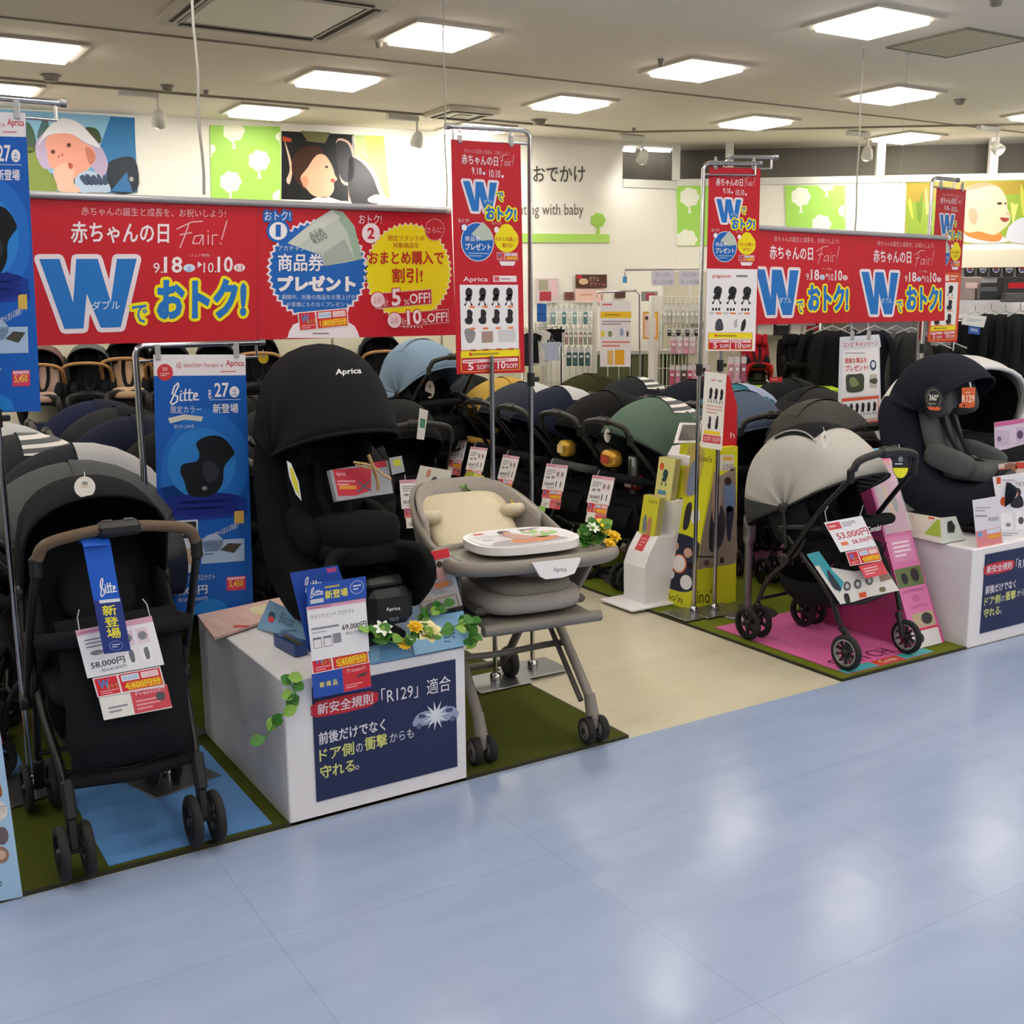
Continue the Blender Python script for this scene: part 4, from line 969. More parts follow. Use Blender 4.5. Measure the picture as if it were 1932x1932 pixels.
def make_stroller(name, label, P):
    g = lambda k, d: P.get(k, d)
    t = thing(name, label, 'stroller', (0, 0, 0), 0, 'display strollers')
    fw, rw = g('fw', .195), g('rw', .205); fx, rx = g('fx', .275), g('rx', -.275); r = g('r', .083); rr = g('rr', .083)
    tube = g('tube', M_TUBE); fab = g('fab', M_BLACKFAB)
    Jx, Jz = g('J', (-.12, .60)); W = g('W', .215)
    for s in (-1, 1):
        if g('single', False):
            wheel(t, (fx, s * fw, r), r, .03, 'spoke', g('ring', None))
            b = MB(); b.tube([(fx, s * (fw - .028), r), (fx - .02, s * (fw - .028), r + .07), (fx - .045, s * (fw - .01), r + .11)], [.012, .014, .018], M_PLASTIC); b.tube([(fx, s * (fw - .03), r), (fx, s * fw, r)], .008, M_PLASTIC); b.build('fork', t)
        else:
            for q in (-.036, .036): wheel(t, (fx, s * fw + q, r), r, .026)
            b = MB(); b.box((fx - .012, s * fw, r + .055), (.034, .03, .11), M_PLASTIC, rot=Matrix.Rotation(-.25, 3, 'Y'), bev=.006); b.tube([(fx, s * fw - .04, r), (fx, s * fw + .04, r)], .009, M_PLASTIC); b.box((fx - .03, s * fw, r + .15), (.04, .036, .12), M_PLASTIC, rot=Matrix.Rotation(-.3, 3, 'Y'), bev=.008); b.build('fork', t)
        for q in (-.04, .04): wheel(t, (rx, s * rw + q, rr), rr, .024)
        b = MB(); b.tube([(rx, s * rw - .045, rr), (rx, s * rw + .045, rr)], .009, M_PLASTIC); b.box((rx + .012, s * rw, rr + .05), (.035, .03, .12), M_PLASTIC, rot=Matrix.Rotation(.3, 3, 'Y'), bev=.006); b.build('axle_block', t)
        b = MB(); b.tube(smooth_path([(fx - .045, s * fw, r + .12), (fx - .1, s * (fw + .008), .33), (.03, s * (W + .005), .48), (Jx, s * (W + .01), Jz)], 4), [.013] * 13, tube, n=8, flat=1.0); b.build('front_leg', t)
        b = MB(); b.tube(smooth_path([(rx + .02, s * rw, rr + .1), (rx + .1, s * (rw + .005), .33), (.0, s * (W + .015), .5), (.04, s * (W + .012), .58)], 4), .012, tube, n=8); b.build('rear_leg', t)
        b = MB(); b.tube([(Jx, s * (W + .01), Jz), (.05, s * (W + .012), Jz + .03), (.14, s * W, Jz + .035)], .014, M_PLASTIC, n=8); b.build('armrest', t)
    b = MB(); b.tube([(fx - .1, -fw, .29), (fx - .085, 0, .27), (fx - .1, fw, .29)], .012, tube, n=8); b.build('cross_bar', t); b = MB(); b.tube([(rx + .06, -rw, .22), (rx + .06, rw, .22)], .01, tube, n=8); b.build('cross_bar', t)
    # handle
    hz, hx, hw = g('hz', .98), g('hx', .28), g('hw', .215); hp = g('hp', (-.06, .46)); fw_ = 1
    grip = g('grip', M_PLASTIC)
    for s in (-1, 1):
        b = MB(); b.tube(smooth_path([(hp[0], s * (W + .028), hp[1]), ((hp[0] + hx) / 2, s * (W + .025), (hp[1] + hz) / 2 - .02), (hx - .02 * fw_, s * (hw + .005), hz - .1)], 4), .013, tube, n=8); b.build('handle_arm', t)
        b = MB(); b.box((hx - .018, s * (hw + .005), hz - .085), (.035, .032, .07), M_PLASTIC, bev=.01); b.build('hinge', t); b = MB(); b.disc((hp[0], s * (W + .035), hp[1]), .028, .03, M_PLASTIC, 14, 'y'); b.build('pivot', t)
    b = MB(); b.tube(smooth_path([(hx - .01, -hw, hz - .06), (hx, -hw * .9, hz - .02), (hx + .005, -hw * .55, hz), (hx + .01, 0, hz + .012), (hx + .005, hw * .55, hz), (hx, hw * .9, hz - .02), (hx - .01, hw, hz - .06)], 4), .0175, grip, n=10); b.build('grip', t)
    b = MB(); b.box((hx + .008, .0, hz + .008), (.05, .13, .045), M_PLASTIC, bev=.014)
    for q in (-.03, .03): b.box((hx + .008, q, hz + .032), (.02, .03, .006), M_TUBE, bev=.002)
    b.build('release_lever', t)
    # seat
    sz = g('sz', .5)
    b = MB(); b.ell((.03, 0, sz), (.17, W - .015, .045), fab, 18, 10, pw=.5); b.build('seat', t)
    R = Matrix.Rotation(g('recl', -.65), 3, 'Y')
    b = MB(); b.ell((-.17, 0, sz + .2), (.035, W - .02, .26), fab, 18, 10, rot=R, pw=.55); b.build('backrest', t)
    for s in (-1, 1):
        b = MB(); b.ell((-.1, s * (W - .02), sz + .16), (.13, .016, .14), fab, 14, 8, rot=Matrix.Rotation(-.5, 3, 'Y'), pw=.7); b.build('side_wing', t)
    b = MB()
    b.ell((-.11, 0, sz + .25), (.03, .12, .1), g('pad', M_BLACKFAB), 14, 8, rot=R, pw=.6); b.build('head_pad', t)
    b = MB()
    for s in (-1, 1): b.box((-.03, s * .05, sz + .14), (.012, .03, .2), M_BLACKFAB, rot=R, bev=.004)
    b.build('harness', t)
    b = MB(); b.tube(smooth_path([(.13, -W, Jz + .035), (.2, -W * .8, Jz + .05), (.225, 0, Jz + .055), (.2, W * .8, Jz + .05), (.13, W, Jz + .035)], 5), .026, fab, n=12); b.build('bumper_bar', t)
    # leg panel
    l0, l1 = g('panel', ((.2, .50), (.235, .36))); pw_ = g('pw', .155)
    b = MB(); b.grid(lambda u, v: Vector((.16 + (l1[0] - .16) * u + .02 * math.sin(PI * u), -pw_ + 2 * pw_ * v, l0[1] + (l1[1] - l0[1]) * u)), 5, 5, fab); b.build('leg_panel', t, solid=.012)
    # basket
    def bk(u, v):
        x = -.23 + .42 * u; d = .19 + .03 * u + .05 * (1 - math.sin(PI * u) ** .4)
        y = -.17 + .34 * v
        return Vector((x, y, d + .14 * (abs(2 * v - 1) ** 4) + (.12 * (abs(2 * u - 1) ** 6))))
    b = MB(); b.grid(bk, 8, 10, g('basketm', M_BLACKFAB)); b.build('basket', t, solid=.004)
    # canopy
    cp = g('cp', (-.1, .74)); cR = g('cR', .38); a0, a1 = g('ca', (50, 185)); cm = g('cm', [M_BLACKFAB]); cW = g('cW', .225)
    b = canopy_mb(MB(), cp, cR, cW, a0, a1, cm, bands=g('bands', 3)); b.build('canopy', t, solid=.006)
    b = MB(); b.tube(rib(cp, cR + .003, cW + .002, a0), .006, g('pipe', M_BLACKFAB), n=6); b.build('canopy_rim', t)
    for s in (-1, 1): b = MB(); b.tube([(cp[0], s * (cW + .003), cp[1]), (hp[0], s * (W + .03), hp[1] + .05)], .01, M_PLASTIC, n=8); b.disc((cp[0], s * (cW + .005), cp[1]), .025, .018, M_PLASTIC, 12, 'y'); b.build('canopy_bracket', t)
    if g('window', False):
        w0, w1 = g('winA', (88, 150)); q0, q1 = g('winP', (.2, .8))
        def wf(u, v):
            a = math.radians(w0 + (w1 - w0) * u); ph = PI * (q0 + (q1 - q0) * v); rr = (cR + .007) * math.sin(ph) ** .45
            return Vector((cp[0] + rr * math.cos(a), cW * math.cos(ph), cp[1] + rr * math.sin(a)))
        b = MB(); b.grid(wf, 5, 8, g('windowm', M_BLACKFAB)); b.build('canopy_window', t)
    return t

# front left black stroller (brown grips)
M_BROWN = mat('brown_leather', '#5c4a38', rough=.55, bump=.15, scale=120, vary=.08)
S1 = make_stroller('stroller', 'black stroller at front left with brown leather handle grip and blue ribbon', dict(grip=M_BROWN, hz=1.035, hx=.27, hw=.225, cp=(-.13, .79), cR=.355, ca=(62, 195), cW=.222, J=(-.1, .66),
    panel=((.2, .76), (.245, .31)), pw=.178, recl=-.5, sz=.52))
S1.location = (.70, 3.60, .017); S1.rotation_euler = (0, 0, -PI / 2); S1.matrix_basis = Matrix.Translation((.70, 3.60, .017)) @ Matrix.Rotation(-PI / 2, 4, 'Z')
b = MB(); b.tube([(.215, -.185, .275), (.235, 0, .265), (.215, .185, .275)], .022, M_BLACKFAB, n=10); b.build('foot_bar', S1)
# front right grey stroller
M_LGREY = fabric('#b9b7b4', 'light_grey_fabric'); M_DGREY = fabric('#3b3b3d', 'dark_grey_fabric')
M_STRIPE = mat('striped_lining', '#8c8a88', rough=.9, bump=.1)
def stripe_mat(name, c1, c2, sc_):
    m = bpy.data.materials.new(name); m.use_nodes = True; nt = m.node_tree; b = nt.nodes['Principled BSDF']; b.inputs['Roughness'].default_value = .9
    tc = nt.nodes.new('ShaderNodeTexCoord'); w = nt.nodes.new('ShaderNodeTexWave'); w.bands_direction = 'Z'; w.inputs['Scale'].default_value = sc_
    r = nt.nodes.new('ShaderNodeValToRGB'); r.color_ramp.interpolation = 'CONSTANT'; r.color_ramp.elements[0].color = lin(c1) + [1]; r.color_ramp.elements[1].color = lin(c2) + [1]; r.color_ramp.elements[1].position = .6
    nt.links.new(tc.outputs['Object'], w.inputs['Vector']); nt.links.new(w.outputs['Fac'], r.inputs['Fac']); nt.links.new(r.outputs['Color'], b.inputs['Base Color'])
    return m
M_STRIPES = stripe_mat('striped_lining', '#4a4644', '#8f8b88', 14)
M_WSTRIPES = stripe_mat('white_striped_fabric', '#5b6167', '#e2e2e2', 9)
M_RING = mat('pale_wheel_ring', '#a9aaad', rough=.4, metal=.3)
S2 = make_stroller('stroller', 'stroller with light grey hood on the pink sheet at front right', dict(single=True, ring=M_RING, fx=.30, rx=-.30, cp=(-.1, .70), cR=.39, ca=(28, 205), cm=[M_LGREY] * 5 + [M_DGREY], cW=.225, hz=.985, hx=.30, fw=.215, rw=.2,
    pipe=M_DGREY, window=True, windowm=M_BLACKFAB, winA=(74, 116), winP=(.34, .74)))
S2.location = (4.09, 3.70, .017); S2.rotation_euler = (0, 0, -PI / 2 + .03); S2.matrix_basis = Matrix.Translation((4.09, 3.70, .017)) @ Matrix.Rotation(-PI / 2 + .03, 4, 'Z')
# striped lining under the hood, dotted trim and chrome badge of the grey stroller
b = canopy_mb(MB(), (-.1, .70), .378, .216, 29, 130, [M_STRIPES], n=10, bands=3); b.build('hood_lining', S2)
b = MB()
for i in range(30):
    a = math.radians(70 + 52 * i / 29); ph = PI * (.745 - .04 * math.sin(PI * i / 29)); rr = .402 * math.sin(ph) ** .45
    q = Vector((-.1 + rr * math.cos(a), .228 * math.cos(ph), .70 + rr * math.sin(a)))
    b.ell(q, (.005, .005, .005), M_LGREY, 6, 4)
b.build('dotted_trim', S2)
p = Print((.235, -.06, .66), (0, 1, 0), (1, 0, 0)); p.rect_frame((0, 0), (.1, 0), (0, -.028)); p.text('Combi', 0, 0, 1, 1, '#d8d8dc', 1, bold=.02); o = p.mb.build('brand_letters', S2)
o.location = (.02, 0, -.015)

# ------------------------------------------------------------ car seats
def make_car_seat(name, label, cat, shell, cush, pad, hood, canopy_on=True, base=True, hood_ang=(38, 175), hoodR=.30, cp=(-.16, .66), lift=0.0):
    t = thing(name, label, cat)
    L0 = lift
    spine = [(.30, .34, .12, .20), (.26, .27, .15, .21), (.12, .22, .17, .22), (-.03, .24, .18, .225), (-.13, .34, .17, .225), (-.19, .50, .16, .22), (-.225, .62, .16, .21), (-.24, .72, .12, .19)]
    def fn(u, v):
        k = u * (len(spine) - 1); i = min(int(k), len(spine) - 2); f = k - i
        a, c = spine[i], spine[i + 1]; x, z, h, w = [a[j] + (c[j] - a[j]) * f for j in range(4)]
        d = Vector((c[0] - a[0], 0, c[1] - a[1])).normalized(); n = Vector((-d.z, 0, d.x)) * -1
        s = 2 * v - 1; e = abs(s)
        if e < .6: y = w * (e / .6) * (1 if s > 0 else -1) * .96; hh = .015 * (e / .6) ** 3 * 3
        else: y = w * (1 if s > 0 else -1) * (.96 + .06 * math.sin((e - .6) / .4 * PI)); hh = .045 + h * (e - .6) / .4
        return Vector((x, y, z)) - n * hh
    b = MB(); b.grid(fn, 16, 18, shell); b.build('shell', t, solid=.035, sub=1)
    b = MB(); b.ell((.13, 0, .30), (.19, .165, .055), cush, 20, 10, pw=.5); b.build('seat_cushion', t)
    R = Matrix.Rotation(-.32, 3, 'Y')
    b = MB(); b.ell((-.14, 0, .50), (.045, .165, .2), cush, 20, 10, rot=R, pw=.55); b.build('back_cushion', t)
    b = MB(); b.ell((-.16, 0, .71), (.05, .12, .10), pad, 18, 10, rot=R, pw=.6)
    for s in (-1, 1): b.ell((-.1, s * .135, .70), (.085, .04, .11), pad, 14, 8, rot=R, pw=.65)
    b.build('head_rest', t)
    for s in (-1, 1):
        b = MB(); b.ell((.02, s * .165, .36), (.16, .04, .07), pad, 14, 8, pw=.6, rot=Matrix.Rotation(.25, 3, 'Y')); b.build('side_pad', t)
        b = MB(); b.tube(smooth_path([(-.12, s * .05, .62), (-.07, s * .055, .5), (.0, s * .04, .40), (.06, s * .015, .36)], 4), .018, M_BLACKFAB, n=8, flat=.4); b.build('harness_strap', t)
    b = MB(); b.box((.07, 0, .365), (.045, .04, .022), M_PLASTIC, rot=Matrix.Rotation(.4, 3, 'Y'), bev=.006); b.box((.13, 0, .352), (.09, .03, .01), M_BLACKFAB, rot=Matrix.Rotation(.25, 3, 'Y')); b.build('buckle', t)
    for ch in t.children: ch.location.z = lift
    if base:
        b = MB(); b.box((.0, 0, .03), (.52, .34, .055), M_PLASTIC, bev=.02); b.box((-.02, 0, .1), (.36, .3, .1), M_PLASTIC, bev=.03); b.build('base', t)
        b = MB(); b.disc((-.02, 0, .165), .17, .05, M_TUBE, 28); b.build('turntable', t)
        if lift: b = MB(); b.lathe([(.17, .17), (.14, .2 + lift), (0, .2 + lift)], M_TUBE, (-.02, 0, 0), n=24); b.box((.17, 0, .13), (.13, .16, .16), M_PLASTIC, bev=.03); b.build('swivel_foot', t)
    if canopy_on:
        b = canopy_mb(MB(), cp, hoodR, .235, hood_ang[0], hood_ang[1], [hood], bands=3, n=12, pw=.5, zdrop=.02); b.build('canopy', t, solid=.006)
        b = MB(); b.tube(rib(cp, hoodR + .003, .237, hood_ang[0], pw=.5, zdrop=.02), .008, hood, n=8); b.build('canopy_rim', t)
    return t
def place(t, loc, rz, sc_=1.0, tilt=0.0):
    t.location = loc; t.rotation_euler = (0, tilt, rz); t.scale = (sc_,) * 3
    t.matrix_basis = Matrix.Translation(Vector(loc)) @ Matrix.Rotation(rz, 4, 'Z') @ Matrix.Rotation(tilt, 4, 'Y') @ Matrix.Scale(sc_, 4)
M_BLK2 = fabric('#151517', 'black_knit'); M_GREYF = fabric('#55585b', 'grey_knit'); M_NAVY = fabric('#20242f', 'navy_fabric')
C1 = make_car_seat('car_seat', 'large black swivel child car seat with full hood on the white display box', 'car seat', M_BLK2, M_BLK2, M_BLK2, M_BLACKFAB, hood_ang=(14, 172), hoodR=.43, cp=(-.14, .78), lift=.1)
place(C1, (1.55, 3.70, .505), -PI / 2, .87)
b = MB(); b.ell((.15, 0, .47), (.17, .16, .075), M_BLK2, 22, 10, pw=.55, rot=Matrix.Rotation(-.12, 3, 'Y')); b.build('leg_cushion', C1)
p = Print((0, 0, 0), (1, 0, 0), (0, -1, 0))
C2 = make_car_seat('car_seat', 'grey child car seat with navy hood and round black badge on the right box', 'car seat', M_NAVY, M_GREYF, M_GREYF, M_NAVY, hood_ang=(36, 172), hoodR=.30, cp=(-.14, .68), lift=.03)
place(C2, (5.10, 3.74, .505), -PI / 2 + .1, .92)

# ------------------------------------------------------------ white display boxes with the navy sheet
NAVY = '#2b3358'
def display_box(x0, x1, y0, y1, h, label, full=True):
    t = thing('display_box', label, 'display box', ((x0 + x1) / 2, y0, .0), group='white display boxes')
    b = MB(); b.box(((x0 + x1) / 2, (y0 + y1) / 2, h / 2 + .0), (x1 - x0, y1 - y0, h), M_WHITE, bev=.004); b.build('box_body', t, world=True)
    p = Print((0, y0 - .004, 0), XA, NF); p.board([p_ for p_ in BOXSHEET(p, x0, h)], .003, NAVY)
    a = (x0 + .095, h - .035); w, hh = .535, .40
    p.rect_frame(a, (a[0] + w, a[1]), (a[0], a[1] - hh))
    p.board([(0, 0), (1, 0), (1, 1), (0, 1)], .003, NAVY)
    p.blob([(.03, .13), (.38, .13), (.44, .19), (.38, .265), (.03, .265), (-.01, .20)], '#c4303f', 1, 2)
    p.text('新安全規則', .03, .15, .40, .245, '#e9dfe8', 2, bold=.01)
    p.text('「R129」適合', .46, .13, .96, .275, '#e6e4ee', 2)
    p.text('前後だけでなく', .03, .40, .48, .505, '#e6e4ee', 2, bold=.01)
    p.text('ドア側', .03, .545, .26, .655, '#d9dc86', 2, bold=.006); p.text('の', .275, .57, .32, .65, '#e6e4ee', 2); p.text('衝撃', .335, .535, .49, .65, '#d9dc86', 2, bold=.006); p.text('からも', .51, .545, .68, .63, '#e6e4ee', 2)
    p.text('守れる', .03, .695, .26, .805, '#d9dc86', 2, bold=.006); p.text('。', .265, .76, .29, .80, '#e6e4ee', 2)
    for s, x in ((1, .76), (-1, .93)):
        q = [(x - .08 * s, .53), (x - .07 * s, .46), (x - .03 * s, .42), (x + .05 * s, .42), (x + .08 * s, .47), (x + .07 * s, .54)]
        p.blob(q, '#9aa6c4', 2, 2); p.circ(x - .04 * s, .54, .02, .025, '#5e6a8e', 3); p.rect(min(x - .04 * s, x + .01 * s), .435, max(x - .04 * s, x + .01 * s), .47, '#46527a', 3)
    p.poly([(.845 + (.10 if i % 2 == 0 else .035) * math.cos(PI * i / 11), .475 + (.14 if i % 2 == 0 else .05) * math.sin(PI * i / 11)) for i in range(22)], '#dfe3f0', 4)
    p.build('front_sheet', t)
    return t
def BOXSHEET(p, x0, h): 
    p.rect_frame((x0 + .095, h - .035), (x0 + .1, h - .035), (x0 + .095, h - .04)); return [(0, 0), (1, 0), (1, 1), (0, 1)]
display_box(1.172, 1.842, AY + .002, 4.262, .50, 'white display box carrying the large black car seat')
display_box(4.652, 5.4, AY + .002, 4.0, .50, 'white display box at the right edge carrying the grey car seat')
# ------------------------------------------------------------ high chair beside the left box
HO = Vector((2.235, 3.78, .017)); HR = -PI / 2 - .122
M_HC = mat('taupe_plastic', '#7f7973', rough=.45, bump=.02); M_HCD = mat('dark_taupe', '#5e5a55', rough=.5)
M_HCF = fabric('#a39d98', 'taupe_quilt'); M_CREAM = fabric('#d8cdb4', 'cream_cushion'); M_HCW = mat('white_tray', '#e9e7ea', rough=.3)
H = thing('high_chair', 'grey and cream baby high chair on castors with a printed tray', 'high chair', tuple(HO), HR)
def l2w(x, y, z): return Matrix.Translation(HO) @ Matrix.Rotation(HR, 4, 'Z') @ Vector((x, y, z))
for (x, y) in ((.42, .235), (.42, -.235)):
    for q in (-.03, .03):
        o = wheel(H, (x, y + q, .05), .05, .03, 'disc', M_HC)
    b = MB(); b.box((x - .005, y, .08), (.045, .028, .06), M_HC, bev=.008); b.tube([(x - .01, y, .1), (x - .04, y, .18)], [.026, .022], M_HC, n=10); b.build('castor_block', H)
for y in (-.26, .26):
    wheel(H, (-.42, y, .07), .07, .04, 'disc', M_HCD)
for s in (-1, 1):
    b = MB(); b.tube(smooth_path([(.38, s * .235, .17), (.27, s * .23, .28), (.1, s * .22, .44), (.0, s * .21, .50)], 4), [.02] * 13, M_HC, n=10, flat=.75); b.build('front_leg', H)
    b = MB(); b.tube(smooth_path([(.36, s * .21, .15), (.22, s * .205, .28), (.07, s * .2, .42), (-.02, s * .2, .48)], 4), .011, M_HCD, n=8); b.build('link_rod', H)
    b = MB(); b.tube(smooth_path([(-.42, s * .23, .07), (-.25, s * .215, .24), (-.02, s * .2, .48)], 4), .02, M_HCD, n=10, flat=.75); b.build('rear_leg', H)
b = MB(); b.tube([(-.42, -.27, .07), (-.42, .27, .07)], .016, M_HCD, n=10); b.build('rear_axle', H)
b = MB(); b.tube(smooth_path([(.2, .23, .34), (.08, .2, .3), (.02, 0, .27), (.08, -.2, .3), (.2, -.23, .34)], 4), .014, M_HC, n=10); b.build('stretcher', H)
b = MB(); b.box((.02, 0, .49), (.36, .42, .05), M_HCD, bev=.015); b.build('lift_frame', H)
def plan(v, hw, x0, x1, e=.55):
    a = PI * (v * 1.0)          # from +y front round the back to -y front
    c, s_ = math.cos(a), math.sin(a)
    y = hw * (abs(c) ** e) * (1 if c >= 0 else -1); x = x1 - (x1 - x0) * (abs(s_) ** e)
    return x, y
def body(u, v, ins=0.0, zt=0):
    hw = .285 - ins - .05 * (1 - u) ** 1.5; x, y = plan(v, hw, -.43 + ins + .14 * (1 - u), .36 - .12 * (1 - u))
    back = max(0, (.1 - x) / .5)
    zr = .755 + .17 * min(1, back) ** 1.2 + zt
    return Vector((x, y, .53 + (zr - .53) * u + .0 * back))
b = MB(); b.grid(lambda u, v: body(u, v), 7, 36, M_HC); b.build('body_shell', H, solid=.02)
b = MB(); b.grid(lambda u, v: body(.15 + .85 * u, .12 + .76 * v, .025, .012), 7, 34, M_HCF); b.build('quilted_lining', H, solid=.02)
b = MB(); b.box((.0, 0, .56), (.74, .46, .03), M_HCD, bev=.012); b.build('seat_shell', H)
b = MB(); b.box((.3, 0, .515), (.32, .44, .03), M_HC, bev=.012); b.tube([(.455, -.24, .515), (.455, .24, .515)], .022, M_HC, n=10); b.box((.2, 0, .47), (.25, .3, .06), M_HC, bev=.02); b.build('foot_rest', H)
b = MB(); b.ell((.2, 0, .585), (.25, .215, .05), M_HCF, 24, 10, pw=.55); b.build('seat_cushion', H)
b = MB(); b.ell((.24, 0, .64), (.2, .17, .035), fabric('#8d857b', 'brown_grey_cushion'), 24, 10, pw=.6); b.build('upper_cushion', H)
b = MB(); b.ell((.3, 0, .685), (.08, .06, .03), M_HCF, 16, 8, pw=.6); b.build('crotch_pad', H)
Rb = Matrix.Rotation(-.95, 3, 'Y')
b = MB(); b.ell((-.2, 0, .745), (.05, .19, .2), M_CREAM, 22, 12, rot=Rb, pw=.65); b.build('back_cushion', H)
b = MB(); b.ell((-.29, .0, .80), (.045, .215, .11), M_CREAM, 20, 10, rot=Rb, pw=.6); b.build('head_cushion', H)
b = MB(); b.ell((-.24, -.19, .8), (.08, .06, .03), M_CREAM, 14, 8, rot=Matrix.Rotation(-.4, 3, 'Y'), pw=.7); b.ell((-.24, .19, .8), (.08, .06, .03), M_CREAM, 14, 8, rot=Matrix.Rotation(-.4, 3, 'Y'), pw=.7); b.build('cushion_wing', H)
# tray ring, tray and print
def sup(a, rx, ry, e=.6):
    c, s_ = math.cos(a), math.sin(a); return rx * (abs(c) ** e) * (1 if c >= 0 else -1), ry * (abs(s_) ** e) * (1 if s_ >= 0 else -1)
b = MB(); pts = [Vector((.3 + sup(2 * PI * i / 40, .19, .335)[0], sup(2 * PI * i / 40, .19, .335)[1], .745)) for i in range(40)]
b.tube(pts, .026, M_HC, n=10, closed=True, flat=1.0); b.build('tray_rim', H)
b = MB(); b.prism([sup(2 * PI * i / 40, .17, .31) for i in range(40)], .02, M_HC, (.3, 0, .735), (1, 0, 0), (0, 1, 0)); b.build('tray_floor', H)
b = MB(); b.prism([sup(2 * PI * i / 44, .165, .215, .7) for i in range(44)], .03, M_HCW, (.27, -.0, .775), (1, 0, 0), (0, 1, 0)); o = b.build('tray_top', H)
gN = (l2w(1, 0, 0) - l2w(0, 0, 0)).normalized(); gU = (l2w(0, 1, 0) - l2w(0, 0, 0)).normalized()
p = Print(l2w(.525, 0, .75), gU, (gN + Vector((0, 0, .15))).normalized()); p.board([(1004, 1062), (1096, 1052), (1094, 1060), (1084, 1082), (1060, 1090), (1030, 1093), (1020, 1088)], .014, M_HCW); p.text('Aprica', 1044, 1070, 1069, 1081, '#8e8c92', 1, bold=.02); p.build('front_guard', H)
q = Print((.27, -.0, .806), (0, 1, 0), (0, 0, 1), V=(-1, 0, 0)); q.rect_frame((-.2, .155), (.2, .155), (-.2, -.155))
q.poly([(.5 + sup(2 * PI * i / 40, .49, .49, .7)[0], .5 + sup(2 * PI * i / 40, .49, .49, .7)[1]) for i in range(40)], '#dcdbe3', 1)
q.blob([(.1, .82), (.2, .65), (.5, .62), (.8, .7), (.85, .85), (.5, .93), (.25, .92)], '#a39cab', 2); q.blob([(.38, .6), (.78, .62), (.8, .75), (.6, .85), (.34, .82)], '#c9825a', 3)
q.blob([(.36, .35), (.44, .25), (.53, .4), (.62, .62), (.5, .7), (.4, .6)], '#b98f8a', 4); q.circ(.42, .22, .06, .1, '#3b2a28', 5); q.circ(.43, .27, .035, .06, '#d8a58e', 6)
q.rect(.12, .12, .22, .2, '#cf3a45', 3); q.text('どこでもいつも', .08, .3, .36, .42, '#56515f', 3); q.text('そばに、いる。', .1, .46, .36, .58, '#56515f', 3)
for x, y in ((.66, .3), (.82, .42), (.68, .56)): q.circ(x, y, .085, .1, '#8fc06a', 3); q.circ(x - .01, y - .03, .035, .05, '#e3b6c0', 4)
q.grey(.6, .1, .82, .22, 2, '#56515f', 3); q.mb.build('tray_print', H)
for s, tx in ((1, 'With'), (0, 'Love')):
    q = Print(l2w(-.37, .02, .84 + s * .0), (math.cos(-.122), math.sin(-.122), 0), (-math.sin(.122), -math.cos(.122), .25)); q.rect_frame((-.10, .06 if s else .035), (.0 if s else .02, .06 if s else .035), (-.10, .045 if s else -.0)); q.text(tx, 0, 0, 1, 1, '#7d7774', 1); q.build('lining_text', H)

# ------------------------------------------------------------ artificial flowers
M_LEAF = mat('plastic_leaf', '#3f7a2c', rough=.5, bump=.05); M_LEAF2 = mat('light_leaf', '#7fa948', rough=.5)
def leaf(b, p, d, n, L, W, m, fold=.25):
    p = Vector(p); d = Vector(d).normalized(); n = Vector(n); s_ = d.cross(n).normalized(); n = s_.cross(d)
    k = [(0, 0), (.3, .8), (.6, 1), (.85, .6), (1, 0)]
    vs = [p + d * L * a - n * L * .15 * a * a for a, w in k] + [p + d * L * a + s_ * W * w - n * L * .15 * a * a + n * fold * W * w for a, w in k[1:4]] + [p + d * L * a - s_ * W * w - n * L * .15 * a * a + n * fold * W * w for a, w in k[1:4]]
    b.add(vs, [(0, 5, 1), (5, 6, 2, 1), (6, 7, 3, 2), (7, 4, 3), (0, 1, 8), (1, 2, 9, 8), (2, 3, 10, 9), (3, 4, 10)], m)
def rose(b, c, r, m, m2, up=(0, -.6, .8)):
    up = Vector(up).normalized(); R = Vector((0, 0, 1)).rotation_difference(up).to_matrix(); c = Vector(c)
    b.ell(c, (r * .35, r * .35, r * .4), m2, 8, 6)
    for ring, (k, rad, tilt) in enumerate(((5, .45, .3), (6, .7, .7), (7, 1.0, 1.15))):
        for i in range(k):
            a = 2 * PI * i / k + ring * .5; d = R @ Vector((math.cos(a) * math.sin(tilt), math.sin(a) * math.sin(tilt), math.cos(tilt)))
            o = R @ Vector((math.cos(a), math.sin(a), 0))
            leaf(b, c + o * r * rad * .3 - up * r * .2, d, o * -1, r * (.75 + .1 * ring), r * .38, m if ring else m2, .5)
def daisy(b, c, r, m, m2, up=(0, -.6, .8), k=9):
    up = Vector(up).normalized(); R = Vector((0, 0, 1)).rotation_difference(up).to_matrix(); c = Vector(c)
    b.ell(c + up * r * .1, (r * .25,) * 3, m2, 8, 5)
    for i in range(k):
        a = 2 * PI * i / k; d = R @ Vector((math.cos(a), math.sin(a), .35)); leaf(b, c, d, up, r, r * .24, m, .2)
M_YEL = mat('yellow_petal', '#ecc52a', rough=.6); M_CRM = mat('cream_petal', '#efe6b4', rough=.6); M_WHT = mat('white_petal', '#dfe6dc', rough=.6)
rnd = random.Random(3)
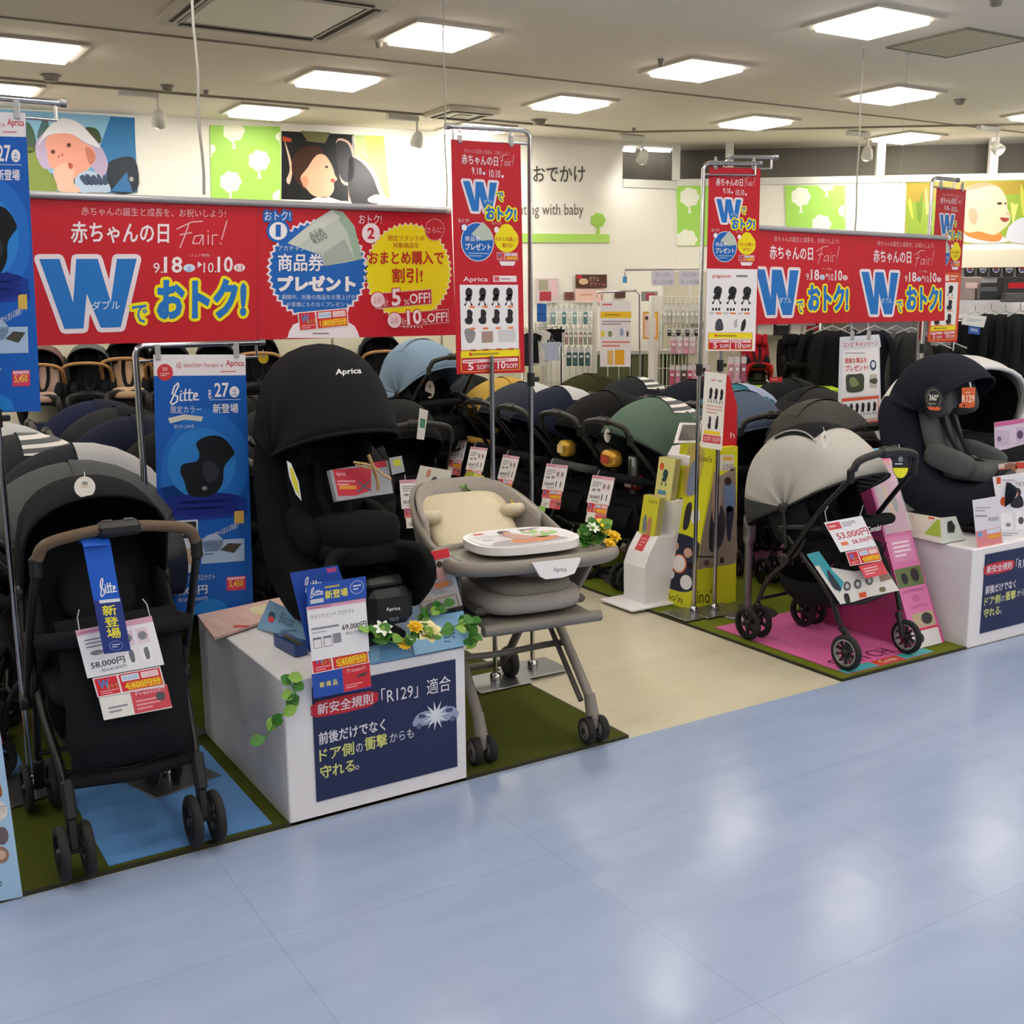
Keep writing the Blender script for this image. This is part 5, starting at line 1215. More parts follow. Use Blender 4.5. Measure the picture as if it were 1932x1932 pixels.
def garland(name, label, path, leaves, flowers=(), L=.035):
    t = thing(name, label, 'flowers', tuple(path[0]))
    b = MB(); b.tube(smooth_path(path, 5), .0022, M_LEAF, n=5); b.build('stem', t, world=True)
    P_ = smooth_path(path, 6)
    for i in range(leaves):
        p = P_[int((i + .5) / leaves * (len(P_) - 1))]; b = MB()
        d = Vector((rnd.uniform(-1, 1), rnd.uniform(-.8, .3), rnd.uniform(-.3, .9))); leaf(b, p, d, (rnd.uniform(-.3, .3), -.7, .7), L * rnd.uniform(.7, 1.25), L * .42, M_LEAF if i % 3 else M_LEAF2); b.build('leaf', t, world=True)
    for kind, c, r in flowers:
        b = MB()
        if kind == 'rose': rose(b, c, r, M_CRM, M_CRM)
        elif kind == 'yellow': daisy(b, c, r, M_YEL, mat('orange_core', '#c9861f', rough=.7), k=12)
        elif kind == 'white': daisy(b, c, r, M_WHT, M_LEAF2, k=7)
        else: rose(b, c, r, M_YEL, M_YEL)
        b.build('blossom', t, world=True)
T_ = .505
Z = lambda x, y, z=0: at_y(x, y, 3.27)
garland('flower_garland', 'artificial garland with cream rose and yellow daisies on the left display box', [Z(700, 1185), Z(725, 1205), Z(760, 1215), Z(800, 1200), Z(840, 1190), Z(880, 1170)], 20,
        [('rose', Z(808, 1192, T_ + .04), .042), ('gold', Z(783, 1183, T_ + .03), .024), ('yellow', Z(762, 1216, T_ + .02), .028), ('white', Z(722, 1187, T_ + .03), .036), ('white', Z(780, 1203, T_ + .02), .02)], .05)
garland('flower_garland', 'small green leaf spray at the right end of the left display box', [at_y(880, 1225, 3.3), at_y(886, 1190, 3.32), at_y(882, 1160, 3.35)], 12, (), .045)
garland('flower_garland', 'leaf vine hanging over the front left corner of the display box', [Vector((1.18, 3.30, .52)), Vector((1.2, 3.29, .45)), Vector((1.13, 3.29, .38)), Vector((1.09, 3.29, .33))], 11, (), .05)
q0 = at_y(835, 1085, 3.42)
garland('flower_garland', 'green leaf tuft in front of the curved leaflet on the box', [at_y(800, 1180, 3.42), at_y(820, 1150, 3.42), at_y(840, 1140, 3.42)], 9, (), .045)
garland('flower_garland', 'leaf sprigs and a yellow bloom along the back rim of the high chair', [at_y(880, 922, 4.16), at_y(905, 925, 4.16), at_y(955, 935, 4.13), at_y(985, 960, 4.0), at_y(1015, 975, 3.9)], 13, [('yellow', at_y(976, 950, 4.0), .035)], .05)
garland('flower_bunch', 'yellow flower bunch with green grass on the right end of the high chair tray', [l2w(.3, .26, .77), l2w(.32, .28, .80), l2w(.34, .30, .82)], 26, [('yellow', l2w(.36, .31, .82), .03), ('gold', l2w(.4, .33, .8), .025), ('yellow', l2w(.3, .33, .83), .028), ('white', l2w(.36, .26, .83), .03), ('gold', l2w(.42, .3, .78), .022)], .06)

# ------------------------------------------------------------ price tags and cards
def tagset(name, label, cards, o, U, N, V=None, strings=(), group=None, cat='price tag', th=.0012):
    """cards: list of (corner pixels TL TR BR BL, colour, art function in 0..1)"""
    p = Print(o, U, N, V=V); base = None; t = None
    first = True
    for i, (c, bg, art) in enumerate(cards):
        q = Print(p.O + p.N * .0022 * (len(cards) - i), p.U, p.N, V=p.V); q.step = .00025
        q.board(c, th, bg)
        if t is None:
            b0 = q.O + q.U * q.map(*c[0])[0] + q.V * q.map(*c[0])[1]; t = thing(name, label, cat, tuple(b0), group=group)
        a, bb, d = q._px(*c[0]), q._px(*c[1]), q._px(*c[3]); q.rect_frame(a, bb, d)
        if art: art(q)
        q.build('card', t)
    for s_ in strings:
        b = MB(); b.tube([at_plane(x, y, p.O, p.N) + p.N * dz for x, y, dz in s_], .0018, M_STRING, n=5); b.build('string', t, world=True)
    return t
def a_price(big, small, c1='#43434d', pinkbar=True, icons=True):
    def f(q):
        if pinkbar: q.rect(0, 0, 1, .12, '#dca7bd', 1); q.grey(.04, .03, .7, .1, 1, '#b57a92', 2)
        if icons:
            q.grey(.08, .2, .5, .42, 3, '#8f8d99', 1); q.circ(.2, .52, .09, .05, '#8b8a92', 1); q.circ(.42, .5, .08, .05, '#8b8a92', 1)
            for a in (.62, .82): q.rect(a - .08, .2, a + .08, .52, '#e8d3df', 1); q.circ(a, .36, .06, .09, '#8b8a92', 2)
            for a in (.62, .82): q.rect(a - .08, .58, a + .08, .92, '#f2f0f4', 1); q.blob([(a - .03, .65), (a + .03, .62), (a + .03, .85), (a - .02, .86)], '#77767f', 2, 2)
        q.text(big, .08, .7, .52, .84, c1, 2, bold=.02); q.text(small, .2, .87, .52, .94, c1, 2)
    return f
def a_coupon(v): return lambda q: coupon(q, 0, 0, 1, 1, v, 1)
def a_present(q): q.rect(.45, 0, 1, 1, '#d4505c', 1); q.text('Present!!', .52, .06, .95, .24, '#f0c9ce', 2); q.grey(.5, .4, .85, .9, 3, '#e8a1a8', 2); q.circ(.87, .45, .07, .2, '#5b5b63', 3); q.grey(.1, .45, .38, .8, 2, '#8f8d99', 2)
NS = Vector((0, -1, .14)).normalized(); VS = Vector((0, .14, 1)).normalized()
o1 = Vector((.7, 3.335, .6))
tagset('price_tag', 'white price tag with 58,000 on the front of the black stroller', [([(142, 1190), (286, 1162), (310, 1254), (165, 1280)], '#ecebf1', a_price('58,000円', '税込63,800円')),
    ([(174, 1280), (302, 1257), (311, 1296), (184, 1316)], '#ecd3d6', a_coupon('4,400')), ([(186, 1316), (315, 1291), (325, 1335), (196, 1359)], '#e9e7e2', a_present)], o1, XA, NS, VS, [[(150, 1190, 0), (146, 1165, .0), (148, 1150, .01)], [(283, 1163, 0), (277, 1140, .0), (268, 1130, .01)]])
def a_ribbon(q):
    q.rect(0, .5, 1, 1, '#2a3a80', 1); bitte(q, .25, .3, .9, .47, w=.0016); q.rect(.2, .5, .95, .53, '#dcdce4', 2); q.text('新', .25, .555, .75, .65, '#f0e43a', 2, bold=.02); q.text('登', .25, .665, .75, .755, '#f0e43a', 2, bold=.02); q.text('場', .25, .77, .75, .865, '#f0e43a', 2, bold=.02)
    q.circ(.5, .935, .25, .045, '#8c9bd0', 2); q.circ(.5, .935, .23, .041, '#2a3a80', 3); q.grey(.35, .915, .65, .955, 2, '#b9c3e4', 4)
tagset('paper_ribbon', 'blue paper ribbon with yellow letters hanging from the black stroller handle', [([(157, 1032), (209, 1028), (243, 1223), (196, 1234)], '#1f5ac4', a_ribbon)], Vector((.7, 3.302, .9)), XA, NS, VS, cat='ribbon')
b = MB()
pa = at_y(157, 1032, 3.30); pb = at_y(209, 1028, 3.30)
rb = bpy.data.objects['paper_ribbon']
b.add([pa, pb, pb + Vector((0, .025, .02)), pa + Vector((0, .025, .02)), pb + Vector((0, .06, -.0)), pa + Vector((0, .06, -.0))], [(0, 1, 2, 3), (3, 2, 4, 5)], ink('#1f5ac4')); b.build('ribbon_loop', rb, world=True, solid=.001)
# round paper sticker on the hood of the black stroller
def oval_tag(label, cx, cy, rx, ry, Y, top='#e9e4dc', low=None):
    p = Print((0, Y, 0), XA, (0, -1, .0)); p.board([(cx + rx * math.cos(a * PI / 12), cy + ry * math.sin(a * PI / 12)) for a in range(24)], .0015, top)
    t = thing('hang_tag', label, 'tag', tuple(at_y(cx, cy - ry, Y)))
    if low: p.poly([(cx + rx * .97 * math.cos(a * PI / 12), cy + ry * .97 * math.sin(a * PI / 12)) for a in range(1, 12)], low, 1); p.grey(cx - rx * .7, cy - ry * .12, cx + rx * .7, cy + ry * .06, 1, '#d6d6d6', 2)
    p.circ(cx, cy - ry * .35, rx * .3, ry * .2, '#9b978f' if not low else '#7f8890', 1); p.rect(cx - rx * .4, cy - .05 * ry, cx + rx * .4, cy + ry * .0, '#d99a5e' if not low else '#33353a', 1)
    p.build('card', t)
    b = MB(); b.tube([at_y(cx, cy - ry * .9, Y), at_y(cx, cy - ry * 1.4, Y) + Vector((0, .01, 0))], .0015, M_STRING, n=5); b.build('string', t, world=True)
oval_tag('white oval hang tag on the hood of the front left stroller', 160, 919, 20, 20, 3.56)
oval_tag('oval black and yellow hang tag on the grey stroller handle', 1699, 876, 15.5, 27, 3.385, '#22262b', '#e6e22e')
oval_tag('white oval tag standing on top of the light grey hood', 1556, 830, 7, 17, 3.55)
# tag of the grey stroller
def a_red_price(q):
    q.rect(.02, .05, .36, .27, '#d4505c', 1); q.grey(.06, .1, .32, .22, 1, '#f0c9ce', 2); q.grey(.4, .08, .75, .25, 3, '#8f8d99', 1)
    q.text('53,000円', .12, .38, .95, .62, '#c23a44', 2, bold=.02); q.text('58,300円', .42, .68, .95, .84, '#c23a44', 2, bold=.01); q.rect(.12, .7, .3, .82, '#e8835b', 1)
tagset('price_tag', 'white price tag with red 53,000 hanging on the grey stroller', [([(1555, 986), (1626, 973), (1654, 1030), (1586, 1042)], '#ecebf1', a_red_price), ([(1595, 1042), (1655, 1031), (1662, 1058), (1604, 1068)], '#ecd3d6', a_coupon('4,650')),
    ([(1620, 1068), (1664, 1058), (1676, 1082), (1633, 1092)], '#dd5560', lambda q: q.grey(.1, .2, .7, .8, 3, '#f0c0c5', 1))], Vector((4.1, 3.40, .5)), XA, NS, VS, [[(1560, 985, 0), (1553, 965, .01), (1556, 955, .02)], [(1622, 974, 0), (1626, 962, .0), (1622, 953, .02)]])
def a_broch(q):
    q.poly([(0, 0), (.14, 0), (.4, .45), (.32, .8), (.1, .5)], '#3fa0b0', 1); q.blob([(.25, .55), (.36, .5), (.42, .8), (.34, .88)], '#2f343c', 2, 2)
    for x, y in ((.52, .62), (.63, .58), (.76, .5)): q.circ(x, y, .045, .08, '#56565c', 2); q.circ(x, y, .025, .045, '#b9b9bd', 3)
    q.rect(.8, .35, .97, .6, '#9b8478', 2); q.rect(.6, .83, .7, .93, '#d9542f', 2); q.circ(.85, .75, .04, .06, '#b7a25a', 2)
tagset('brochure', 'teal and white brochure sheet over the leg rest of the grey stroller', [([(1522, 1046), (1545, 1040), (1564, 1070), (1612, 1078), (1668, 1068), (1697, 1114), (1640, 1126), (1612, 1135), (1586, 1140)], '#d9d6d2', None)], Vector((4.1, 3.428, .4)), XA, Vector((0, -1, .25)).normalized(), Vector((0, .25, 1)).normalized(), cat='brochure')
tb = bpy.data.objects['brochure']; q = Print(Vector((4.1, 3.428, .4)) + NS * .003, XA, Vector((0, -1, .25)), Vector((0, .25, 1)).normalized()); q.px()
q.poly([(1522, 1046), (1545, 1040), (1572, 1078), (1592, 1098), (1585, 1118), (1563, 1096), (1545, 1066), (1537, 1068)], '#3f9fae', 1); q.blob([(1560, 1075), (1568, 1082), (1588, 1112), (1575, 1112), (1564, 1095)], '#343b45', 2, 2)
for x, y in ((1598, 1106), (1618, 1102), (1640, 1095)): q.circ(x, y, 7, 9, '#5b5b61', 2); q.circ(x, y, 3.5, 4.5, '#c0c0c4', 3)
q.poly([(1655, 1074), (1668, 1070), (1682, 1092), (1662, 1098)], '#8e766c', 2); q.poly([(1620, 1119), (1633, 1116), (1635, 1126), (1622, 1128)], '#d9542f', 3); q.circ(1665, 1112, 6, 5, '#7c6f55', 3); q.blob([(1592, 1122), (1600, 1120), (1604, 1136), (1596, 1137)], '#2b2b30', 3, 2); q.build('print', tb)

# things lying on and leaning at the left display box
def a_head(q): q.rect(0, 0, 1, 1, '#2c54ae', 1); bitte(q, .04, .15, .27, .62, w=.0012); q.text('新登場', .3, .4, .68, .78, '#efe03c', 2, bold=.02); q.grey(.3, .15, .68, .32, 1, '#c9b25a', 2); q.circ(.84, .45, .12, .32, '#9aa9da', 2); q.circ(.84, .45, .105, .28, '#2c54ae', 3); q.grey(.77, .3, .91, .6, 2, '#c9d0ea', 4); q.rect(.05, .7, .27, .9, '#c9ccd8', 2)
def a_white(q):
    q.rect(0, 0, 1, .07, '#dca7bd', 1); q.grey(.04, .02, .6, .06, 1, '#a8698a', 2); q.text('クルリラ ビッテ プロテクト', .05, .16, .78, .24, '#55555f', 2); q.rect(.04, .4, .5, .44, '#8f8d99', 1); q.grey(.05, .46, .4, .52, 1, '#b9b7c3', 1)
    q.text('69,000円', .55, .42, .97, .54, '#3d3d46', 2, bold=.02); q.text('税込75,900円', .6, .56, .97, .63, '#55555f', 2)
    for a in (.05, .22): q.rect(a, .58, a + .14, .78, '#77767f', 1); q.rect(a + .01, .62, a + .13, .77, '#e6e4ea', 2)
    q.rect(.38, .56, .52, .74, '#8f8d99', 1)
def a_new(q): q.rect(0, 0, .52, 1, '#2c54ae', 1); q.text('新 商 品', .12, .4, .42, .62, '#efe05a', 2, bold=.02); q.rect(.52, 0, 1, 1, '#d0343f', 1); q.text('Present!!', .6, .08, .92, .24, '#eec0c6', 2); q.poly([(.72, .5), (.82, .38), (.98, .36), (.9, .5)], '#4a4644', 2); q.grey(.56, .7, .85, .9, 2, '#e8a1a8', 2)
tagset('price_tag', 'tall price card with 69,000 and blue header at the corner of the left box', [([(578, 1104), (690, 1087), (690, 1128), (580, 1145)], '#2c54ae', a_head), ([(578, 1145), (690, 1128), (697, 1228), (589, 1248)], '#e9e8ee', a_white),
    ([(584, 1231), (692, 1210), (697, 1250), (590, 1272)], '#ecd3d6', a_coupon('5,450')), ([(588, 1272), (697, 1250), (701, 1297), (592, 1318)], '#2c54ae', a_new)], Vector((1.25, 3.27, .6)), XA, Vector((0, -1, .03)).normalized(), Vector((0, .03, 1)).normalized())
tagset('header_card', 'dark blue card with white script standing behind the tall price card', [([(547, 1081), (637, 1066), (652, 1108), (585, 1240)], '#24489f', lambda q: (bitte(q, .2, .08, .6, .26, w=.0016), q.rect(.75, .02, .95, .07, '#b34a86', 2)))], Vector((1.25, 3.295, .6)), XA, Vector((0, -1, .1)).normalized(), Vector((0, .1, 1)).normalized(), cat='card')
def a_leaflet(q): q.rect(0, 0, 1, .14, '#cc2f3c', 1); q.text('Aprica', .1, .03, .42, .11, '#f3d9dd', 2, bold=.02); q.grey(.1, .2, .55, .42, 2, '#8d8a92', 1); q.blob([(.1, .6), (.2, .45), (.6, .45), (.9, .5), (.9, .6), (.4, .63)], '#a89aa3', 1); q.blob([(.6, .3), (.72, .2), (.85, .4), (.7, .5), (.6, .45)], '#b98f8a', 2); q.circ(.7, .22, .07, .05, '#3b2a28', 3); q.blob([(.5, .52), (.8, .5), (.82, .58), (.55, .6)], '#d07f50', 3); q.text('Yuralism', .4, .64, .75, .69, '#66636b', 2); q.rect(.05, .76, .95, 1, '#b9a184', 1); q.rect(.09, .78, .91, .98, '#d8d3cf', 2); q.blob([(.15, .85), (.4, .8), (.6, .92), (.3, .96)], '#8c8078', 3); q.blob([(.6, .85), (.8, .82), (.85, .93), (.65, .95)], '#a0958c', 3)
# curved leaflet
t = thing('leaflet', 'curved leaflet with red top edge standing on the box near the high chair', 'leaflet', tuple(at_y(800, 1160, 3.5)))
Lc = [at_y(772, 1048, 3.47), at_y(846, 1034, 3.47), at_y(795, 1161, 3.50), at_y(873, 1141, 3.50)]
q = Print((0, 0, 0), (1, 0, 0), (0, 0, 1)); q.step = .00025; q.rect_frame((0, 0), (1, 0), (0, 1)); q.map = lambda x, y: (x, y); q.board([(0, 0), (1, 0), (1, 1), (0, 1)], .001, '#e4e1e4')
q2 = q; a_leaflet(q2)
for i, v in enumerate(q.mb.v):
    x, y, h = v.x, v.y, v.z; p_ = Lc[0].lerp(Lc[1], x).lerp(Lc[2].lerp(Lc[3], x), y); bow = .05 * math.sin(PI * y * .9)
    q.mb.v[i] = p_ + Vector((-.35 * bow * 0, -bow * .5 - h, 0)) + Vector((-bow * .35, 0, 0))
q.mb.build('curved_sheet', t, world=True)
# holder with light blue card
t = thing('leaflet_holder', 'tilted light blue card in a dark blue leaflet holder on the box', 'leaflet holder', tuple(at_z(540, 1210, T_)))
oH = at_z(520, 1205, T_); UH = (at_z(590, 1235, T_) - at_z(497, 1185, T_)); UH.z = 0; UH.normalize(); NH = Vector((UH.y, -UH.x, .9)).normalized()
q = Print(oH, UH, NH); q.board([(508, 1132), (596, 1172), (597, 1212), (484, 1186)], .003, '#7ea6c9'); q.circ(513, 1163, 7, 9, '#3c5a70', 2); q.circ(512, 1169, 6, 6, '#cf4a57', 3); q.text('Biccal', 528, 1160, 556, 1180, '#4a6a88', 2, ang=-.4); q.rect(530, 1188, 560, 1192, '#5c7f9f', 1); q.build('card', t)
b = MB(); b.box(at_z(548, 1215, T_ + .02) , (.17, .05, .045), mat('blue_acrylic', '#1d3f86', rough=.2), rz=math.atan2(UH.y, UH.x), bev=.003); b.box(at_z(552, 1208, T_ + .044), (.13, .02, .004), M_ACD, rz=math.atan2(UH.y, UH.x)); b.build('holder_base', t, world=True)
# papers at the back and blue sheet at the front right
for k2, (poly_, col, lab, nm) in enumerate((([(368, 1169), (560, 1128), (600, 1140), (520, 1170), (400, 1206)], '#d9b8b0', 'stack of pink flyers lying on the back of the left display box', 'flyer_stack'),)):
    p = Print((0, 0, T_ + .012), (1, 0, 0), (0, 0, 1), V=(0, 1, 0)); p.board([(372, 1160), (560, 1120), (590, 1135), (560, 1150), (404, 1203)], .010, col); t = thing(nm, lab, 'flyers', tuple(at_z(450, 1165, T_)))
    for i in range(9): p.line([(385 + i * 18, 1170 - i * 3.5), (415 + i * 16, 1190 - i * 5)], .002, ('#c98f8a', '#e9ddc4', '#cfa9a0')[i % 3], 1)
    p.blob([(470, 1150), (500, 1140), (520, 1148), (490, 1160)], '#e3dcb8', 2); p.rect(440, 1180, 470, 1184, '#c9554a', 2); p.build('flyers', t)
p = Print((0, 0, T_ + .004), (1, 0, 0), (0, 0, 1), V=(0, 1, 0)); p.board([(655, 1140), (880, 1110), (888, 1215), (700, 1252)], .003, '#6d9fd3'); t = thing('blue_tabletop_sheet', 'light blue printed sheet on top of the left display box under the flowers', 'sheet', tuple(at_z(790, 1190, T_))); p.poly([(695, 1190), (712, 1188), (717, 1246), (700, 1250)], '#8fbbe4', 1); p.build('sheet', t)
p = Print((1.75, 3.30, .51), XA, Vector((0, -1, 1.6)).normalized(), Vector((0, 1.6, 1)).normalized()); p.board([(770, 1172), (874, 1152), (890, 1215), (783, 1236)], .003, '#8dbbe6'); p.text('Love', 838, 1178, 858, 1205, '#33475e', 2); p.text('e', 846, 1183, 853, 1192, '#33475e', 2); p.grey(838, 1208, 856, 1213, 1, '#5f7d99', 2)
t = thing('blue_name_card', 'light blue tilted card at the front right edge of the left display box', 'card', tuple(at_z(830, 1215, T_))); p.build('card', t)
# package with paper bow on the black seat
t = thing('gift_package', 'red and clear gift package with brown paper bow on the black car seat', 'package', tuple(at_y(680, 930, 3.50)))
qN = Vector((0, -1, .25)).normalized(); p = Print((1.5, 3.50, 1.0), XA, qN, Vector((0, .25, 1)).normalized())
p.board([(622, 887), (732, 869), (742, 930), (636, 946)], .03, '#9a9aa0'); p.poly([(628, 886), (700, 880), (700, 925), (672, 935), (638, 936)], '#bf2f41', 1); p.poly([(700, 873), (727, 869), (730, 880), (702, 885)], '#b12a3a', 1); p.text('Aprica', 634, 890, 652, 900, '#e9b0b8', 2, bold=.02); p.grey(636, 905, 670, 917, 2, '#e0a0aa', 2); p.rect(640, 916, 672, 923, '#d98a3a', 2); p.line([(675, 928), (697, 908)], .003, '#5f5f68', 3); p.line([(676, 910), (699, 925)], .003, '#5f5f68', 3); p.build('packet', t)
b = MB(); M_KRAFT = mat('kraft_paper', '#b39362', rough=.7, bump=.2)
for a in ([(667, 872), (690, 875), (712, 885)], [(695, 858), (703, 878), (712, 905)], [(705, 880), (722, 895), (736, 902)], [(710, 900), (714, 915), (712, 923)], [(670, 876), (690, 882), (706, 884)]):
    b.tube([at_y(x, y, 3.47 - .012 * (i % 2)) for i, (x, y) in enumerate(a)], .011, M_KRAFT, n=8, flat=.35)
b.build('paper_bow', t, world=True)
# stickers
def sticker(pts, Y, c1, c2, inner):
    p = Print((0, Y, 0), XA, NF); p.board(pts, .001, c1); p.poly(inner, c2, 1); o = p.build('sticker', C1); o['label'] = 'white and yellow sticker'
sticker([(541, 869), (549, 874), (563, 908), (569, 945), (558, 932), (546, 900)], 3.49, '#d8d8dc', '#c9c32e', [(547, 880), (552, 884), (562, 912), (565, 936), (556, 922), (549, 900)])
sticker([(734, 864), (758, 860), (764, 890), (740, 896)], 3.50, '#9a9c9e', '#b9b53a', [(741, 868), (755, 866), (757, 878), (743, 880)])
# brand letters on the black seat
p = Print((1.6, 3.40, 1.4), XA, Vector((0, -1, .7)).normalized(), Vector((0, .7, 1)).normalized()); p.text('Aprica', 633, 695, 682, 709, '#dfe0e4', 1, bold=.02, ang=.06)
p.build('brand_letters', C1)
b = MB(); b.box(at_y(728, 1140, 3.45), (.17, .12, .13), M_PLASTIC, bev=.025); b.box(at_y(712, 1095, 3.5), (.16, .14, .05), M_TUBE, bev=.02); b.build('front_foot', C1, world=True)
p = Print((1.6, 3.388, .6), XA, NF); p.text('Aprica', 728, 1145, 755, 1154, '#d6d7dc', 1, bold=.02, ang=.1); p.text('クルリラ', 735, 1164, 752, 1172, '#c6c7cc', 1, ang=.1); p.build('foot_letters', C1)

# round badge and orange tag of the grey seat
p = Print(at_y(1762, 752, 3.72), XA, Vector((-.25, -1, .2)).normalized()); p.board([(1762 + 23 * math.cos(i * PI / 14), 752 + 23 * math.sin(i * PI / 14)) for i in range(28)], .002, '#1b1b1d')
p.line([(1762 + 17 * math.cos(i * PI / 12), 752 + 17 * math.sin(i * PI / 12)) for i in range(24)], .0008, '#b9b6ac', 1, closed=True); p.text('360°', 1750, 744, 1773, 756, '#e3e1da', 2, bold=.02); p.grey(1750, 760, 1774, 764, 1, '#9b9890', 2); p.poly([(1744, 768), (1780, 768), (1774, 774), (1750, 774)], '#d2552e', 2)
t = thing('round_badge', 'round black badge reading 360 on the grey car seat', 'badge', tuple(at_y(1762, 752, 3.72))); p.build('card', t)
p = Print(at_y(1826, 750, 3.5), XA, Vector((-.2, -1, 0)).normalized()); p.board([(1812, 731), (1844, 731), (1843, 768), (1832, 770), (1806, 768), (1806, 762), (1812, 760)], .002, '#cf5f33'); p.text('R129', 1812, 745, 1842, 759, '#efd6c6', 1, bold=.02); p.grey(1820, 739, 1838, 742, 1, '#efd6c6', 1); p.circ(1817, 765, 3, 2.4, '#3b2a26', 1)
t = thing('orange_tag', 'orange tag reading R129 beside the hood of the grey car seat', 'tag', tuple(at_y(1826, 731, 3.5))); p.build('card', t)
b = MB(); b.tube([at_y(1832, 732, 3.5), at_y(1830, 722, 3.53)], .004, M_CLEARCLIP); b.build('clip', t, world=True)
# cards on the right display box
def card(name, label, cat, pts, Y, bg, art, N=NF, V=None, th=.002):
    p = Print(at_y(pts[0][0], pts[0][1], Y), XA, Vector(N).normalized(), V=V); p.board(pts, th, bg); t = thing(name, label, cat, tuple(at_y(pts[0][0], pts[0][1], Y))); art(p); p.build('card', t); return t
def art1(p):
    p.rect(1880, 900, 1888, 913, '#d2552e', 1); p.grey(1890, 903, 1928, 909, 1, '#b7b3bb', 1); p.text('THE S', 1915, 909, 1932, 917, '#5b5862', 1); p.blob([(1902, 925), (1906, 920), (1912, 940), (1926, 935), (1930, 955), (1908, 956)], '#24242a', 2); p.circ(1919, 929, 7, 9, '#3a2f33', 3); p.circ(1916, 932, 4, 5, '#d8ae9c', 4); p.rect(1900, 913, 1903, 925, '#24242a', 2)
    p.circ(1893, 946, 6, 8.5, '#d2552e', 2); p.rect(1889, 968, 1910, 1000, '#f3f1f6', 1); p.circ(1902, 990, 5, 4, '#8d8b93', 2); p.rect(1917, 965, 1940, 998, '#f3f1f6', 1); p.circ(1926, 982, 5, 7, '#55535c', 2); p.grey(1890, 1004, 1920, 1012, 2, '#a9a6b0', 2)
card('info_board', 'white info board with a child photo on the right display box', 'info board', [(1873, 900), (1975, 885), (1985, 1012), (1893, 1029)], 3.36, '#e6e3ea', art1)
card('price_tag', 'pale price tag hanging over the front edge of the right display box', 'price tag', [(1835, 944), (1882, 936), (1895, 1044), (1846, 1060)], 3.335, '#e0dde6', lambda p: (p.grey(1840, 955, 1868, 966, 2, '#a9a6b0', 1), p.rect(1840, 972, 1862, 975, '#8f8d99', 1), p.text('48,000円', 1864, 975, 1884, 984, '#66636d', 1), p.poly([(1841, 1003), (1887, 994), (1895, 1044), (1846, 1059)], '#de8a90', 1), p.poly([(1861, 1000), (1886, 995), (1887, 1003), (1862, 1008)], '#d9dbee', 2), p.poly([(1863, 1010), (1888, 1005), (1889, 1013), (1864, 1018)], '#e7a244', 3), p.circ(1849, 1008, 4, 5, '#6fa6da', 3), p.poly([(1845, 1040), (1866, 1035), (1868, 1050), (1847, 1056)], '#efd6d8', 2), p.poly([(1867, 1032), (1890, 1027), (1893, 1042), (1870, 1048)], '#d5606a', 2)))
card('red_card', 'red and photo card above the info board at the right edge', 'card', [(1884, 876), (1945, 868), (1947, 892), (1886, 898)], 3.45, '#d9c9c4', lambda p: (p.rect(1886, 884, 1896, 896, '#d2552e', 1), p.blob([(1896, 876), (1915, 874), (1918, 888), (1898, 890)], '#9b6b5a', 1, 2), p.rect(1916, 872, 1944, 884, '#cf4a3c', 1)))
card('pink_card', 'pink headed card on the black arch display at the right edge', 'card', [(1876, 797), (1975, 783), (1975, 835), (1877, 851)], 3.9, '#dcc9df', lambda p: (p.poly([(1876, 797), (1975, 783), (1975, 791), (1877, 806)], '#cf6a9c', 1), p.rect(1880, 812, 1905, 840, '#cdb9d6', 2), p.circ(1885, 828, 4, 5, '#7b6a8c', 3), p.rect(1918, 806, 1940, 834, '#cdb9d6', 2), p.circ(1924, 820, 6, 8, '#5b4a6c', 3)))
# wedge shaped box with photos in front of the grey seat
t = thing('wedge_display', 'low wedge shaped photo display in front of the grey car seat', 'display card', tuple(at_z(1780, 1040, T_)))
e0 = [at_z(1688, 1005, T_), at_z(1778, 1026, T_), at_z(1820, 1018, T_)]; hgt = [at_y(1688, 962, e0[0].y + .06), at_y(1776, 977, e0[1].y + .05), at_y(1803, 974, e0[2].y + .06)]
b = MB(); b.add([e0[0], e0[1], hgt[1], hgt[0]], [(0, 1, 2, 3)], ink('#e4e2d8')); b.add([e0[1], e0[2], hgt[2], hgt[1]], [(0, 1, 2, 3)], ink('#cfd8d6')); b.build('faces', t, world=True, solid=.003)
def onq(a, b_, c, d, u, v): return a.lerp(b_, u).lerp(d.lerp(c, u), v)
nrm = (e0[1] - e0[0]).cross(hgt[0] - e0[0]).normalized(); b = MB()
def patch(pts, col, k=1):
    b.add([onq(e0[0], e0[1], hgt[1], hgt[0], u, v) + nrm * (.0025 + .0005 * k) for u, v in pts], [tuple(range(len(pts)))], ink(col))
patch([(.62, .2), (.98, .25), (.98, .9), (.62, .9)], '#a9c24a', 1); patch([(.72, .6), (.85, .6), (.87, .95), (.74, .95)], '#dd5a2b', 2); patch([(.3, .2), (.42, .15), (.5, .5), (.4, .85), (.35, .5)], '#cf5f7c', 2); patch([(.42, .2), (.62, .3), (.6, .5), (.45, .4)], '#3c3f4a', 3); patch([(0.0, .05), (.15, .1), (.15, .8), (0, .8)], '#d9dccf', 1)
n2 = (e0[2] - e0[1]).cross(hgt[1] - e0[1]).normalized()
b.add([onq(e0[1], e0[2], hgt[2], hgt[1], u, v) + n2 * .003 for u, v in ((.3, .4), (.6, .35), (.75, .6), (.6, .85), (.35, .8), (.3, .6))], [(0, 1, 2, 3, 4, 5)], ink('#2b3030')); b.build('print', t, world=True)

